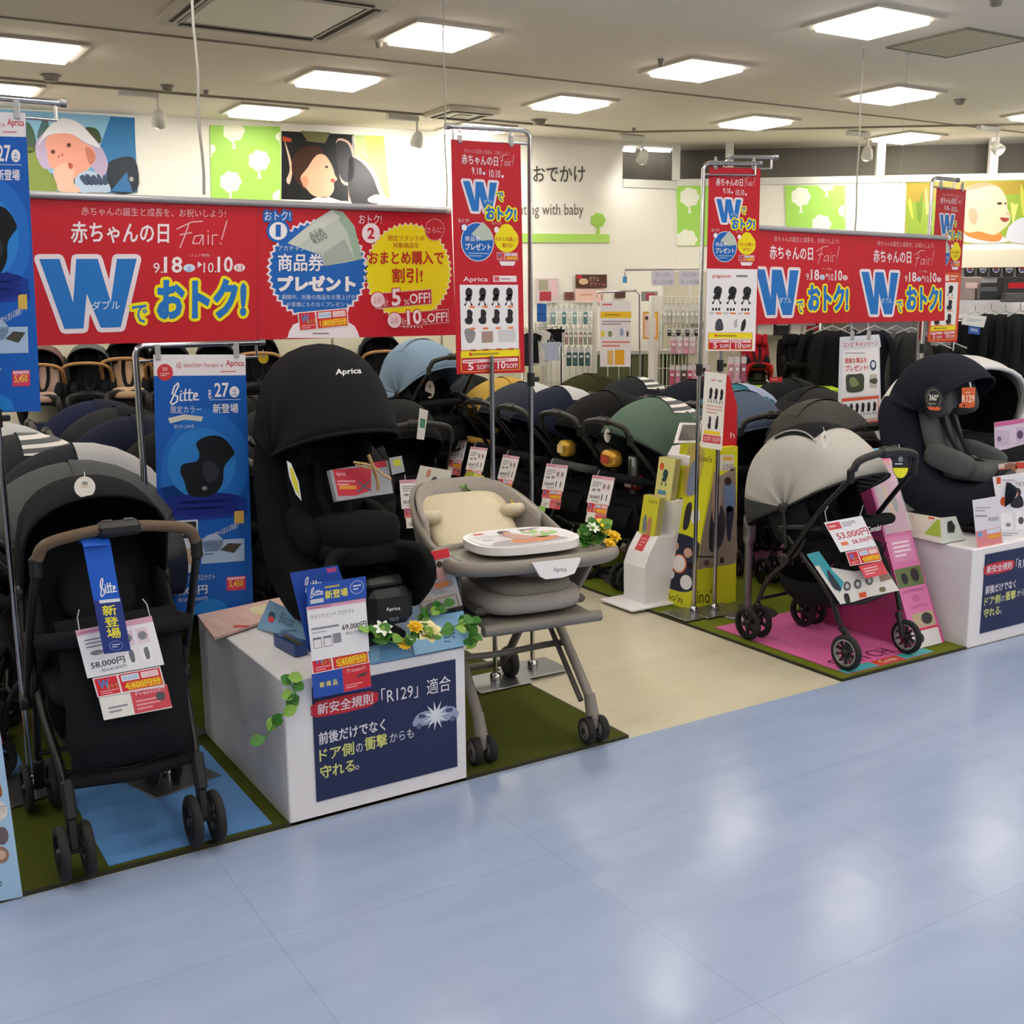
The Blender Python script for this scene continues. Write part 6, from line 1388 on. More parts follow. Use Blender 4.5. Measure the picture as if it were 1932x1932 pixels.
# ------------------------------------------------------------ floor displays in the middle
# yellow wedge stand
LY0, LY1 = 4.57, 4.86
t = thing('yellow_display_stand', 'tall yellow wedge shaped leaflet stand behind the chrome poles', 'display stand', (4.15, LY0, 0))
q = [(3.90, .0125), (4.36, .0125), (4.47, .98), (4.30, .98)]
M_YB = mat('yellow_board', '#cfce2a', rough=.4, bump=.01)
def lp(x, z, y): return Vector((x, y, z))
A_ = at_y(1301, 1168, LY0); B_ = at_y(1388, 1141, LY0); C_ = at_y(1392, 842, LY0); D_ = at_y(1350, 846, LY0)
A_.z = B_.z = .0125
dy = Vector((0, LY1 - LY0, 0)); b = MB(); b.hexa([A_, B_, B_ + dy, A_ + dy, D_, C_, C_ + dy, D_ + dy], M_YB); b.build('body', t, world=True)
p = Print((0, LY0, 0), XA, NF)
p.poly([(1346, 905), (1388, 880), (1391, 1040), (1387, 1063), (1315, 1075), (1325, 1010)], '#8b8077', 1); p.blob([(1345, 960), (1362, 955), (1368, 990), (1360, 1030), (1340, 1040), (1338, 1000)], '#33343b', 2); p.blob([(1345, 900), (1352, 892), (1360, 940), (1352, 985), (1344, 975)], '#a98f88', 3)
p.blob([(1366, 915), (1374, 905), (1386, 920), (1384, 960), (1368, 962)], '#6b7ea8', 3); p.blob([(1370, 960), (1384, 960), (1380, 1000), (1378, 1018), (1372, 1016)], '#2c3048', 3); p.circ(1373, 908, 7, 8, '#3c2e2a', 4)
p.rect(1357, 858, 1384, 888, '#d3cfc4', 1); p.text('LOVE', 1364, 876, 1383, 886, '#4a4a52', 2); p.rect(1364, 862, 1382, 868, '#d7a23a', 2)
p.grey(1301, 1048, 1380, 1053, 1, '#6a6a2a', 1); p.circ(1302, 1067, 5, 6, '#3a2f33', 2); p.circ(1333, 1062, 5, 6, '#5a3f43', 2); p.circ(1362, 1057, 4, 6, '#2a2a2a', 2)
p.text('Lino\'n', 1306, 1112, 1352, 1138, '#3a3a12', 2)
p.build('side_print', t)
cs = [A_ + dy, A_, D_, D_ + dy]; nn = (cs[1] - cs[0]).cross(cs[3] - cs[0]).normalized()
U_ = (cs[1] - cs[0]).normalized(); p = Print(cs[0] , U_, nn)
h_ = (cs[3] - cs[0]).length; w_ = (cs[1] - cs[0]).length
p.rect_frame((0, h_), (w_, h_), (0, 0)); p.rect(0, 0, 1, 1, '#cfce2a', 1)
p.blob([(.25, .02), (.7, .0 + .02), (.72, .2), (.6, .3), (.3, .3)], '#b9a35a', 2); p.blob([(.4, .12), (.6, .1), (.65, .28), (.4, .3)], '#7c86a6', 3); p.text("Lino'n", .6, .05, .95, .09, '#4a4a20', 3)
p.blob([(.15, .38), (.3, .34), (.32, .5), (.18, .5)], '#4b5160', 3); p.blob([(.45, .38), (.6, .36), (.6, .5), (.45, .52)], '#2d2d33', 3); p.circ(.75, .43, .13, .05, '#d8d8dc', 3)
p.poly([(0, .86)] + [(.5 - .5 * math.cos(a * PI / 12), .60 - .045 * math.sin(a * PI / 12)) for a in range(13)] + [(1, .86)] + [(.5 + .5 * math.cos(a * PI / 12), .86 + .05 * math.sin(a * PI / 12)) for a in range(1, 12)], '#252a42', 2)
for x, y, c in ((.3, .64, '#c9a08e'), (.7, .66, '#c9a08e'), (.3, .82, '#d8d5da')): p.circ(x, y, .12, .03, c, 3)
p.circ(.5, .74, .22, .06, '#d5683a', 3); p.circ(.5, .74, .18, .052, '#e6e0e4', 4); p.circ(.2, .68, .16, .045, '#e3e1e8', 4); p.circ(.78, .84, .17, .045, '#e3e1e8', 4); p.text("Lino'n", .1, .93, .75, .975, '#3a3a12', 3)
p.build('front_print', t)
# white curved leaflet stand
t = thing('white_leaflet_stand', 'white curved cardboard leaflet stand with a small screen on top', 'display stand', (3.95, 4.95, .0125))
prof_px = [(1183, 1138), (1183, 1062), (1192, 1035), (1208, 1004), (1240, 1003), (1235, 940), (1258, 935), (1262, 935), (1266, 858), (1275, 842), (1300, 838), (1330, 842), (1330, 1125)]
prof = [at_y(x, y, 4.92) for x, y in prof_px]; prof[0].z = prof[-1].z = .0125
b = MB(); nn_ = len(prof); ly = 4.76
fr = [Vector((v.x, ly, v.z)) for v in prof]; bk = [Vector((v.x, 4.95, v.z)) for v in prof]
b.add(fr + bk, [tuple(range(nn_)), tuple(range(nn_, 2 * nn_))[::-1]] + [((i + 1) % nn_, i, nn_ + i, nn_ + (i + 1) % nn_) for i in range(nn_)], M_WHITE); b.build('body', t, world=True)
b = MB(); b.box((prof[0].x + .05, 4.855, .02), (.36, .30, .012), M_WHITE, bev=.003); b.build('base_plate', t, world=True)
fx_ = prof[0].x - .001; p = Print((fx_, 4.95, 0), (0, -1, 0), (-1, 0, 0)); p.rect_frame((0, .26), (.19, .26), (0, 0)); p.rect(.1, .1, .4, .16, '#d9a534', 1); p.rect(.6, .1, .9, .16, '#7fb4d8', 1); p.grey(.1, .2, .4, .4, 4, '#9a98a0', 1); p.grey(.6, .2, .9, .4, 4, '#9a98a0', 1); p.build('front_print', t)
pA, pB = prof[2], prof[3]; nn = Vector((-(pB.z - pA.z), 0, (pB.x - pA.x))).normalized(); p = Print((pA.x, 4.95, pA.z), (0, -1, 0), nn); p.rect_frame((.03, .12), (.15, .12), (.03, .0)); p.rect(.2, .1, .8, 1, '#c8414c', 1); p.grey(.3, .3, .7, .8, 3, '#dd8a90', 2); p.build('red_print', t)
def booklets(label, x0, x1, z0, z1, col, art, n=6):
    t = thing('booklet_stack', label, 'booklets', (x0, 4.85, z0))
    for i in range(n):
        b = MB(); k = Vector((i * .008, 0, 0)); lean = Vector((.035, 0, 0))
        b.hexa([Vector((x0, 4.93, z0)) + k, Vector((x0, 4.79, z0)) + k, Vector((x0 + .004, 4.79, z0)) + k, Vector((x0 + .004, 4.93, z0)) + k] + [Vector((x0, 4.93, z1)) + k + lean, Vector((x0, 4.79, z1)) + k + lean, Vector((x0 + .004, 4.79, z1)) + k + lean, Vector((x0 + .004, 4.93, z1)) + k + lean], ink(col if i == 0 else '#b9b27a')); b.build('booklet', t, world=True)
    p = Print((x0 - .0015, 4.93, z0), (0, -1, 0), Vector((-(z1 - z0), 0, .035)).normalized(), V=Vector((.035, 0, z1 - z0)).normalized()); p.rect_frame((0, z1 - z0), (.14, z1 - z0), (0, 0)); art(p); p.build('cover_print', t)
z_ = lambda x, y: at_y(x, y, 4.9)
booklets('yellow booklets in the lower pocket of the white leaflet stand', z_(1211, 1004).x, 0, z_(1211, 1006).z, z_(1211, 936).z, '#cfcb3c', lambda p: (p.text("Lino'n", .4, .06, .9, .16, '#6a6a2a', 1), p.blob([(.2, .6), (.35, .5), (.45, .9), (.25, .95)], '#76808f', 1), p.blob([(.5, .6), (.7, .55), (.7, .95), (.5, .95)], '#b97f6a', 1)))
booklets('pale yellow booklets with a stroller picture in the upper pocket', z_(1240, 940).x, 0, z_(1240, 942).z, z_(1240, 864).z, '#d8d38a', lambda p: (p.circ(.25, .2, .13, .09, '#d9602f', 1), stroller_icon(p, .3, .25, .45, .4, '#2f4a55', 2), p.rect(.2, .76, .7, .86, '#5f93bd', 1)))
t = thing('small_screen', 'small grey screen in a white frame on top of the white leaflet stand', 'screen', (4.22, 4.85, .9))
s0, s1, s2, s3 = at_y(1272, 836, 4.78), at_y(1318, 836, 4.78), at_y(1322, 799, 4.84), at_y(1283, 798, 4.84)
b = MB(); b.add([s0, s1, s2, s3], [(0, 1, 2, 3)], M_HCW); b.build('frame', t, world=True, solid=.012)
cc = (s0 + s1 + s2 + s3) / 4; b = MB(); nn = (s1 - s0).cross(s3 - s0).normalized(); b.add([cc + (v - cc) * .78 + nn * .008 for v in (s0, s1, s2, s3)], [(0, 1, 2, 3)], mat('dark_screen', '#5d5c58', rough=.25)); b.build('screen_glass', t, world=True)
b = MB(); b.tube([Vector((cc.x, 4.85, .86)), cc], .01, M_HCW); b.build('screen_stem', t, world=True)
# poster card with strollers hanging at the pole and the red wedge beside it
U, N = U_az(-22); p = Print(at_z(1309, 1163) + N * .03, U, N); c = [(1330, 700), (1371, 706), (1362, 850), (1322, 843)]
p.board(c, .003, '#e3e0dc'); t = thing('hanging_card', 'white card with black strollers clipped to the chrome pole', 'poster', tuple(p.O + p.U * p.map(*c[0])[0] + p.V * p.map(*c[0])[1])); p.rect_frame(p._px(*c[0]), p._px(*c[1]), p._px(*c[3]))
p.text('pigeon', .3, .08, .55, .12, '#c85a62', 2); p.grey(.62, .08, .9, .12, 1, '#9a98a0', 2)
for i in range(3): stroller_icon(p, .22 + i * .25, .2, .2, .2)
p.grey(.15, .42, .9, .55, 3, '#d9a9a0', 2); seat_icon(p, .25, .58, .18, .17); p.blob([(.6, .73), (.64, .6), (.72, .56), (.72, .72)], '#2b2b30', 4); p.rect(.1, .77, .85, .82, '#e9c53a', 2); p.rect(.08, .83, .9, .93, '#c4434c', 2); p.text('5%OFF! 10%OFF!', .12, .85, .86, .91, '#f0d3d8', 3); p.build('card', t)
card('red_wedge', 'red pointed board with white letters beside the hanging card', 'board', [(1376, 708), (1391, 768), (1390, 843), (1364, 846)], 4.62, '#c3262f', lambda p: p.text('h', 1378, 815, 1386, 826, '#efd0d0', 1), th=.02)
# pink leaflet tower behind the grey stroller
t = thing('pink_display_tower', 'tall leaning pink leaflet tower between the grey stroller and the right box', 'display stand', (4.5, 3.6, .0125))
b = MB(); PKM = mat('pink_board', '#c9518f', rough=.45)
f0, f1 = Vector((4.40, 3.42, .0165)), Vector((4.62, 3.42, .0165)); g0, g1 = at_y(1629, 870, 3.80), at_y(1674, 866, 3.80); bk = Vector((0, .25, 0))
b.hexa([f0, f1, f1 + Vector((0, .5, 0)), f0 + Vector((0, .5, 0)), g0, g1, g1 + Vector((0, .12, 0)), g0 + Vector((0, .12, 0))], PKM)
b.build('body', t, world=True)
b = MB(); w0 = at_y(1577, 885, 4.2); b.hexa([Vector((4.38, 3.9, .0165)), Vector((4.42, 3.9, .0165)), Vector((4.42, 4.1, .0165)), Vector((4.38, 4.1, .0165)), g0 + Vector((-.01, .05, -.02)), g0 + Vector((.02, .05, -.02)), g0 + Vector((.02, .32, -.05)), g0 + Vector((-.01, .32, -.05))], PKM); b.build('side_board', t, world=True)
nn = (f1 - f0).cross(g0 - f0).normalized(); p = Print(f0, XA, nn, V=nn.cross(XA).normalized()); H_ = (g0 - f0).dot(p.V); sh = (g0 - f0).x
p.rect_frame((sh, H_), (sh + .2, H_), (0, 0)); p.rect(0, 0, 1, 1, '#d97bb0', 1); p.rect(.7, .01, .95, .035, '#d2552e', 2); p.text('SWITCH', .12, .075, .85, .1, '#5a2744', 2)
p.blob([(.2, .16), (.32, .13), (.4, .2), (.42, .3), (.28, .31)], '#b9a9b4', 2); p.blob([(.4, .17), (.5, .15), (.58, .22), (.6, .3), (.44, .3)], '#e2a86a', 3); p.blob([(.6, .22), (.75, .2), (.8, .26), (.66, .29)], '#3f2f3f', 3); p.circ(.3, .335, .1, .02, '#e9dfe6', 3)
p.rect(.1, .42, .9, .55, '#d98fba', 2); p.grey(.2, .44, .8, .53, 4, '#f0dcea', 3); p.rect(.02, .585, .98, .685, '#6a7a4e', 2); p.circ(.3, .64, .12, .03, '#2f3038', 3); p.circ(.7, .63, .15, .035, '#3c3238', 3); p.text('LIGHTWEIGHT', .1, .70, .9, .715, '#8a3a68', 2); p.circ(.5, .75, .15, .02, '#c56a9f', 3); p.text('SWITCH', .25, .785, .85, .8, '#8a3a68', 2)
p.rect(.2, .825, .98, .9, '#b9a98e', 2); p.circ(.7, .86, .2, .03, '#3b3b40', 3); p.rect(0, .905, 1, .915, '#c8303c', 3); p.rect(.0, .915, 1, 1, '#d9d6dc', 2); p.circ(.3, .95, .12, .025, '#3b3b40', 3); p.build('front_print', t)
b = MB(); k0 = g0 + Vector((.05, .03, 0)); b.box(g0 + Vector((.11, .05, .02)), (.13, .03, .05), mat('blue_card', '#6fb0d8', rough=.5)); b.build('blue_header', t, world=True)
# clear leaflet holder with pink booklets
t = thing('leaflet_holder', 'clear holder with pink stroller leaflets at the top of the pink tower', 'leaflet holder', tuple(f0 + (g0 - f0) * .62))
b = MB(); b0_ = f0 + (g0 - f0) * .60 + nn * .012; b1_ = f0 + (g0 - f0) * .985 + nn * .02
b.hexa([b0_, b0_ + XA * .19, b0_ + XA * .19 - nn * .0, b0_, b1_, b1_ + XA * .17, b1_ + XA * .17 - nn * .01, b1_ - nn * .01], M_CLEAR) if False else b.add([b0_, b0_ + XA * .2, b1_ + XA * .18, b1_], [(0, 1, 2, 3)], M_CLEAR); b.build('clear_front', t, world=True, solid=.002)
# campaign poster hanging below the right banner
CY = 4.6
def camp(p):
    p.poly([(1586, 641), (1660, 636), (1662, 655), (1585, 660)], '#d6dae8', 1); p.text('コンビ キャンペーン', 1590, 644, 1656, 654, '#cf4a3a', 3, ang=.05, bold=.01)
    p.poly([(1590, 661), (1656, 655), (1658, 742), (1588, 750)], '#eceaf0', 1); p.grey(1594, 664, 1652, 668, 1, '#a3a0aa', 3); p.text('素敵な賞品を', 1594, 675, 1635, 685, '#cf4a3a', 3, bold=.01, ang=.04); p.text('プレゼント!', 1595, 688, 1638, 700, '#cf4a3a', 3, bold=.02, ang=.04)
    p.circ(1647, 689, 6, 10, '#2c4470', 3); p.circ(1647, 688, 3.5, 6, '#d8dbe6', 4); p.blob([(1597, 708), (1612, 706), (1628, 706), (1630, 725), (1626, 738), (1600, 740), (1596, 725)], '#3d4738', 3); p.blob([(1602, 715), (1612, 712), (1620, 725), (1606, 730)], '#7c8a5e', 4); p.rect(1641, 706, 1654, 732, '#b9bcb4', 3); p.blob([(1641, 716), (1654, 714), (1653, 724), (1642, 722)], '#3f4a40', 4)
    p.poly([(1588, 752), (1658, 746), (1657, 790), (1586, 796)], '#df5a34', 2); p.poly([(1589, 758), (1656.5, 752), (1655.5, 789), (1587.5, 794)], '#eceaf0', 3)
    for i in range(6): stroller_icon(p, 1590 + i * 11, 762 - i * .9, 9, 24, '#2b2b33', 5)
    p.poly([(1580.5, 801), (1662, 792), (1662, 803), (1580.5, 813)], '#dd5530', 2); p.grey(1603, 802, 1645, 806, 1, '#efb39c', 3)
t, p = print_board('campaign_poster', 'white and orange campaign poster hanging below the right red banner', 'poster', [(1585, 636), (1659, 631), (1663, 804), (1580, 814)], Vector((0, CY, 0)), XA, NF, '#d9dde9', .003, camp)
b = MB()
for x in (1607, 1638): b.tube([at_y(x, 610, CY), at_y(x, 634, CY)], .0025, M_STRING, n=6); b.box(at_y(x + 1, 633, CY), (.03, .014, .05), M_CLEARCLIP, bev=.004)
b.build('clip', t, world=True)
tagset('clear_package', 'clear plastic bag with a white tag hanging under the campaign poster', [([(1612, 808), (1645, 804), (1650, 828), (1622, 834)], '#d6d6da', lambda q: q.grey(.2, .5, .8, .9, 2, '#8f8d99', 1)), ([(1610, 815), (1650, 812), (1655, 850), (1614, 862)], M_CLEAR, lambda q: q.text('12', .3, .5, .6, .75, '#c9c9c9', 1))], Vector((5.2, CY - .02, .9)), XA, NF, cat='package')
# light blue card stand at the left edge
card('light_blue_stand', 'light blue board with round photos cut by the left edge', 'display stand', [(-60, 1390), (0, 1380), (43, 1692), (-60, 1712)], 3.312, '#a6c9ea', lambda p: (p.circ(-8, 1530, 22, 20, '#e3d9d2', 1), p.text('ヌワワ', -12, 1520, 9, 1534, '#8a8078', 2), p.circ(4, 1577, 12, 17, '#6d6166', 1), p.circ(2, 1613, 15, 16, '#9a7a66', 1), p.circ(2, 1613, 9, 9, '#d2b09a', 2), p.blob([(-20, 1470), (-2, 1475), (4, 1500), (-10, 1505)], '#a35f3a', 1), p.text('e', -4, 1662, 4, 1672, '#2b3a55', 1)), th=.01)
# ------------------------------------------------------------ the strollers behind
def F2(c): return fabric(c, 'hood_fabric')
S3 = make_stroller('stroller', 'stroller with sage green hood facing the walkway, nearest of the middle row', dict(cp=(-.1, .71), cR=.40, ca=(30, 200), cW=.23, cm=[F2('#586e62')] * 5 + [M_BLACKFAB], window=True, windowm=M_WSTRIPES, bands=2))
def put(label, x, y, rz, hood, patch=None, side=None, body=None, z=.0, grip=None, sc_=1.0, proto=None):
    m = F2(hood); pt = {'canopy': [m, F2(side) if side else M_BLACKFAB], 'canopy_rim': m, 'canopy_window': patch if patch is not None else m}
    if body: pt['bumper_bar'] = pt['head_pad'] = F2(body)
    if grip: pt['grip'] = grip
    return dup(proto or S3, label, (x, y, z + .012), rz, 'display strollers', pt, sc_)
W_ = PI           # facing the walkway
S3.location = (4.19, 5.30, .0125); S3.rotation_euler = (0, 0, W_)
WP_ = mat('white_window_cloth', '#b9bcc2', rough=.8, bump=.1, vary=.05); BW_ = mat('blue_white_cloth', '#9aa9cc', rough=.8, bump=.1, vary=.15, scale=90); NV_ = F2('#1d2233')
ROW = [('black stroller with open hood and grey side, second in the middle row', 4.24, 5.86, '#1a1a1c', M_BLACKFAB, '#4a4b4e', '#55585c'), ('navy stroller with white dotted trim, third in the middle row', 4.22, 6.38, '#20263a', WP_, '#20263a', None),
       ('grey navy stroller with pale hood patch, next before the mustard one', 4.26, 6.90, '#353a46', WP_, '#2a2d36', None), ('mustard yellow hooded stroller in the middle row', 4.40, 7.42, '#b8984a', F2('#b8984a'), '#b8984a', '#b8984a'),
       ('slate grey hooded stroller with a white tag on its hood, beside the mustard one', 4.35, 7.94, '#2c3238', M_BLACKFAB, '#2c3238', None)]
row = [S3]
for lab, x, y, h, pa, sd, bd in ROW: row.append(put(lab, x, y, W_ + random.uniform(-.06, .06), h, pa, sd, bd))
R2 = [('teal blue hooded stroller behind the sage green one', 5.3, 5.78, '#2f6f86', BW_), ('dark navy stroller with high handle behind the teal one', 5.35, 6.3, '#191c28', M_BLACKFAB), ('charcoal stroller with striped white window, back row of the middle block', 5.2, 6.82, '#26282e', M_WSTRIPES),
      ('dark olive hooded stroller in the back row of the middle block', 5.15, 7.34, '#34361f', F2('#34361f')), ('black stroller in front of the small goods racks', 6.0, 6.0, '#1a1b1e', M_BLACKFAB)]
for lab, x, y, h, pa in R2: put(lab, x, y, W_ + random.uniform(-.1, .1), h, pa, h)
put('steel blue stroller with striped hood window behind the grey stroller', 5.0, 5.24, -PI / 2 - .2, '#4f5d74', M_WSTRIPES, '#4f5d74', None)
put('brownish grey stroller between the steel blue hood and the campaign poster', 4.92, 4.47, -PI / 2 - .1, '#494746', F2('#494746'), '#3a3838', None)
put('dark stroller with a tall black handle right of the steel blue one', 5.6, 5.15, -PI / 2, '#2d2d30', M_BLACKFAB, '#2d2d30')
# left block
LB = [('grey and navy hooded stroller directly behind the front left black one', .68, 4.42, '#505356', F2('#505356'), '#1e2436'), ('navy stroller with white hood patch behind the blue poster pole', .80, 4.98, '#2a2d36', WP_, '#1b2036'), ('charcoal stroller with silver striped cloth on its hood', .66, 5.54, '#33363a', M_WSTRIPES, '#24252b'),
      ('dark grey stroller with a white blanket patch under the upper blue poster', .62, 6.1, '#3a3d41', WP_, '#2b2e33'), ('black stroller with long handle behind the navy one', 1.42, 5.52, '#18191b', M_BLACKFAB, '#3a3c40'), ('navy flat hooded stroller before the shelf of carriers', 1.3, 6.1, '#1b2036', NV_, '#3a3c40'),
      ('charcoal stroller at the far left behind the poster pole', .45, 6.6, '#2b2d30', M_BLACKFAB, '#2b2d30'), ('black stroller hidden behind the tall blue poster', 1.9, 5.05, '#151618', M_BLACKFAB, '#151618'), ('black stroller behind the black car seat', 2.15, 5.6, '#1c1d21', M_BLACKFAB, '#1c1d21'),
      ('stroller with beige grey hood cut by the left edge', -.2, 4.6, '#57524c', M_BLACKFAB, '#2b2b2d'), ('dark stroller at the left edge behind the pole', -.35, 5.3, '#202227', M_BLACKFAB, '#202227'), ('dark navy stroller left of the shelf, far row', -.3, 6.3, '#1a1d28', NV_, '#1a1d28'),
      ('dark grey stroller seen between blue poster and black car seat', 2.15, 6.2, '#26282c', M_BLACKFAB, '#26282c'), ('charcoal stroller in the second column behind the blue poster', 1.35, 6.68, '#2a2c30', M_BLACKFAB, '#1f2124'), ('black stroller with arched handle in the gap between high chair and middle row', 2.98, 6.1, '#1d1e21', M_BLACKFAB, '#1d1e21'),
      ('dark grey stroller in the far row before the carrier shelf', .5, 7.2, '#3c3f42', M_BLACKFAB, '#2a2c2f'), ('navy stroller in the far row before the carrier shelf', 1.35, 7.26, '#1e2440', NV_, '#1e2440'), ('black stroller in the far row behind the blue poster', 2.2, 6.8, '#18191b', M_BLACKFAB, '#18191b')]
for lab, x, y, h, pa, sd in LB: put(lab, x, y, (-PI / 2 - .15 if x > 2.5 else PI + random.uniform(-.08, .08)), h, pa, sd)
# two dark strollers close to the walkway seen behind the high chair

# price tags on the middle row
tp = thing('price_tag', 'price tag on the sage green stroller of the middle row', 'price tag', (0, 0, 0), 0, 'price tags of the middle row')
def tagpart(w, h, x0, z0, bg, art):
    q = Print((0, 0, 0), (0, 1, 0), (1, 0, .35), V=Vector((-.35, 0, 1)).normalized()); q.rect_frame((x0, z0), (x0 + w, z0), (x0, z0 - h)); q.board([(0, 0), (1, 0), (1, 1), (0, 1)], .001, bg); art(q); q.mb.build('card', tp)
tagpart(.17, .17, -.085, 0, '#e6e4ea', a_price('58,000円', '税込63,800円')); tagpart(.15, .06, -.07, -.165, '#ecd3d6', a_coupon('4,400')); tagpart(.15, .06, -.065, -.225, '#e9e7e2', a_present)
b = MB(); b.tube([(0, -.05, 0), (-.02, -.05, .03)], .002, M_STRING, n=5); b.build('string', tp)
names = ['black', 'navy', 'grey navy', 'mustard', 'slate']
for i, rr_ in enumerate(row):
    z = .66 - .0 * i; off = Vector((math.cos(rr_.rotation_euler.z), math.sin(rr_.rotation_euler.z), 0)) * .285
    loc = Vector(rr_.location) + off + Vector((0, 0, z)); 
    if i == 0: tp.location = loc; tp.rotation_euler = (0, 0, W_ + .25)
    else: dup(tp, 'price tag on the %s stroller of the middle row' % names[i - 1], loc, W_ + .25 + random.uniform(-.15, .15), 'price tags of the middle row')
for lab, x, y, z, a in (('price tag on the arched handle stroller behind the high chair', 2.9, 5.8, .68, -PI / 2 - .3), ('price card lying tilted at the left edge behind the pole', .22, 4.2, .62, -1.2), ('pale price card low at the left edge', .3, 4.16, .45, -1.0), ('price tag on the teal blue stroller of the back row', 5.015, 5.78, .67, W_)):
    dup(tp, lab, (x, y, z), a)
# gold gift packages between middle strollers
def gift(label, px, py, Y, c1, c2, w=.12):
    q = at_y(px, py, Y); t = thing('gift_package', label, 'package', tuple(q - Vector((0, 0, .05)))); b = MB(); b.ell(q, (.05, w / 2, .055), mat('foil', c1, rough=.25, metal=.5, bump=.6, scale=25), 14, 9, pw=.7); b.build('packet', t, world=True)
    b = MB(); b.box(q + Vector((-.052, 0, 0)), (.004, w * .5, .05), mat('foil_label', c2, rough=.4)); b.build('label_patch', t, world=True)
def gift3(l, x, y, z, *a):
    q = Vector((x, y, z)) - CAM; px = 966 + FPX * q.dot(Vector((RX.x, RY.x, RZ.x))) / -q.dot(Vector((RX.z, RY.z, RZ.z))); py = 966 - FPX * q.dot(Vector((RX.y, RY.y, RZ.y))) / -q.dot(Vector((RX.z, RY.z, RZ.z))); gift(l, px, py, y, *a)
gift3('gold package with red label between black handles left of the sage hood', 3.96, 5.30, .775, '#c9973a', '#b5473a', .14); gift3('gold packet right of the chrome pole on the second stroller', 4.01, 5.84, .775, '#c9a23f', '#d9c68a'); gift3('red clear packet under the sage green hood', 4.12, 5.28, .62, '#a04a52', '#c8b8b8')
oval_tag('white round hang tag at the front of the sage hood', 1146, 822, 6, 13, 5.30); oval_tag('small white tag on the slate hood', 811, 735, 9, 17, 7.6)
tagset('leaflet', 'white leaflet with green picture behind the right edge of the black hood', [([(792, 770), (808, 775), (800, 830), (786, 828)], '#d5d5d8', lambda q: q.rect(.2, .3, .8, .6, '#4a8a72', 1))], Vector((3.2, 5.75, 1)), XA, NF, cat='leaflet')
tagset('printed_sheet', 'cream sheet with sketches standing behind the high chair back', [([(793, 878), (852, 888), (848, 932), (782, 918)], '#d6d3cb', lambda q: (q.circ(.55, .6, .1, .2, '#55535a', 1), q.circ(.8, .62, .1, .2, '#55535a', 1), q.blob([(.25, .2), (.35, .1), (.38, .4), (.28, .5)], '#c98f72', 1)))], Vector((2.2, 4.3, .8)), XA, NF, cat='sheet')

# ------------------------------------------------------------ shelves along the back wall
M_SHELF = mat('grey_shelf', '#b8b7b3', rough=.4, bump=.02); M_PANEL = mat('cream_panel', '#c9c5b0', rough=.6, bump=.02)
ang = math.atan2(AD.y, AD.x)
def along(s_, d, z): return Vector((WA0.x, WA0.y, 0)) + AD * s_ + AN * d + Vector((0, 0, z))
t = thing('back_shelf', 'long grey shelf along the back wall carrying hooded carriers', 'shelf', tuple(along(1, .3, 0)))
for i in range(6):
    b = MB(); b.box(along(-1.0 + i * .95, .04, .75), (.93, .05, 1.42), M_PANEL, rz=ang, bev=.006); b.build('back_panel', t, world=True)
for z in (.84, .28):
    b = MB(); b.box(along(1.4, .34, z), (5.7, .55, .035), M_SHELF, rz=ang, bev=.004); b.build('board', t, world=True)
for i in range(7):
    b = MB(); b.box(along(-1.45 + i * .95, .3, .42), (.03, .5, .80), M_SHELF, rz=ang); b.build('upright', t, world=True)
b = MB(); b.box(along(1.4, .64, .86), (5.7, .012, .06), mat('navy_edge', '#1e2742', rough=.5), rz=ang); b.build('price_rail', t, world=True)
# tan piped carriers on the shelf
M_TAN = mat('tan_bar', '#a97f4e', rough=.5)
IC = make_car_seat('infant_carrier', 'grey hooded infant carrier on the back shelf under the red banner', 'infant carrier', M_DGREY, M_BLACKFAB, M_BLACKFAB, F2('#5a5e61'), hood_ang=(60, 178), hoodR=.36, cp=(-.1, .5), base=False)
b = MB(); b.tube(smooth_path([(.1, -.25, .45), (.3, -.22, .62), (.34, 0, .66), (.3, .22, .62), (.1, .25, .45)], 5), .018, M_TAN, n=10); b.build('carry_bar', IC)
def on_shelf(px, z=.86, d=.38):
    o = along(0, d, 0); q = at_plane(px, 700, o, AN); return Vector((q.x, q.y, z))
q = on_shelf(168); IC.location = q; IC.rotation_euler = (0, 0, -PI / 2 - .3); IC.scale = (.66,) * 3; IC['group'] = 'carriers on the back shelf'
def ic(label, px, hood, seat='#1c1d20', sc_=.66, rz=-PI / 2 - .3): return dup(IC, label, on_shelf(px), rz, 'carriers on the back shelf', {'canopy': F2(hood), 'canopy_rim': F2(hood), 'seat_cushion': F2(seat), 'back_cushion': F2(seat)}, sc_)
ic('pinkish brown infant carrier beside the upper blue poster', 78, '#6e5654', '#c9ada0'); ic('black infant carrier with cream pad right of the grey one', 242, '#141416', '#d9b896', .7); ic('black infant carrier right of the tall blue poster', 486, '#141518', sc_=.72); ic('dark carrier partly behind the tall blue poster', 320, '#1c1d20'); ic('dark carrier behind the pole of the blue poster', 408, '#1d1e22')
ic('dark carrier at the right part of the back shelf', 720, '#202226', sc_=.7)
oval_tag('yellow round tag on the black carrier of the back shelf', 497, 675, 10, 11, 8.2, '#c9a92c')
q = at_y(805, 700, 7.6); put('pale blue hooded stroller raised behind the black car seat', 2.80 if False else q.x, 7.55, -PI / 2 + .2, '#7f97b2', F2('#7f97b2'), '#7f97b2', None, z=.30)
t = thing('platform', 'low grey platform under the pale blue stroller', 'platform', (q.x, 7.55, .0)); b = MB(); b.box((q.x, 7.55, .155), (.7, .8, .30), M_SHELF, bev=.01); b.build('body', t, world=True); b = MB(); b.box((q.x, 7.14, .02), (.66, .02, .03), M_ACD); b.build('plinth', t, world=True)

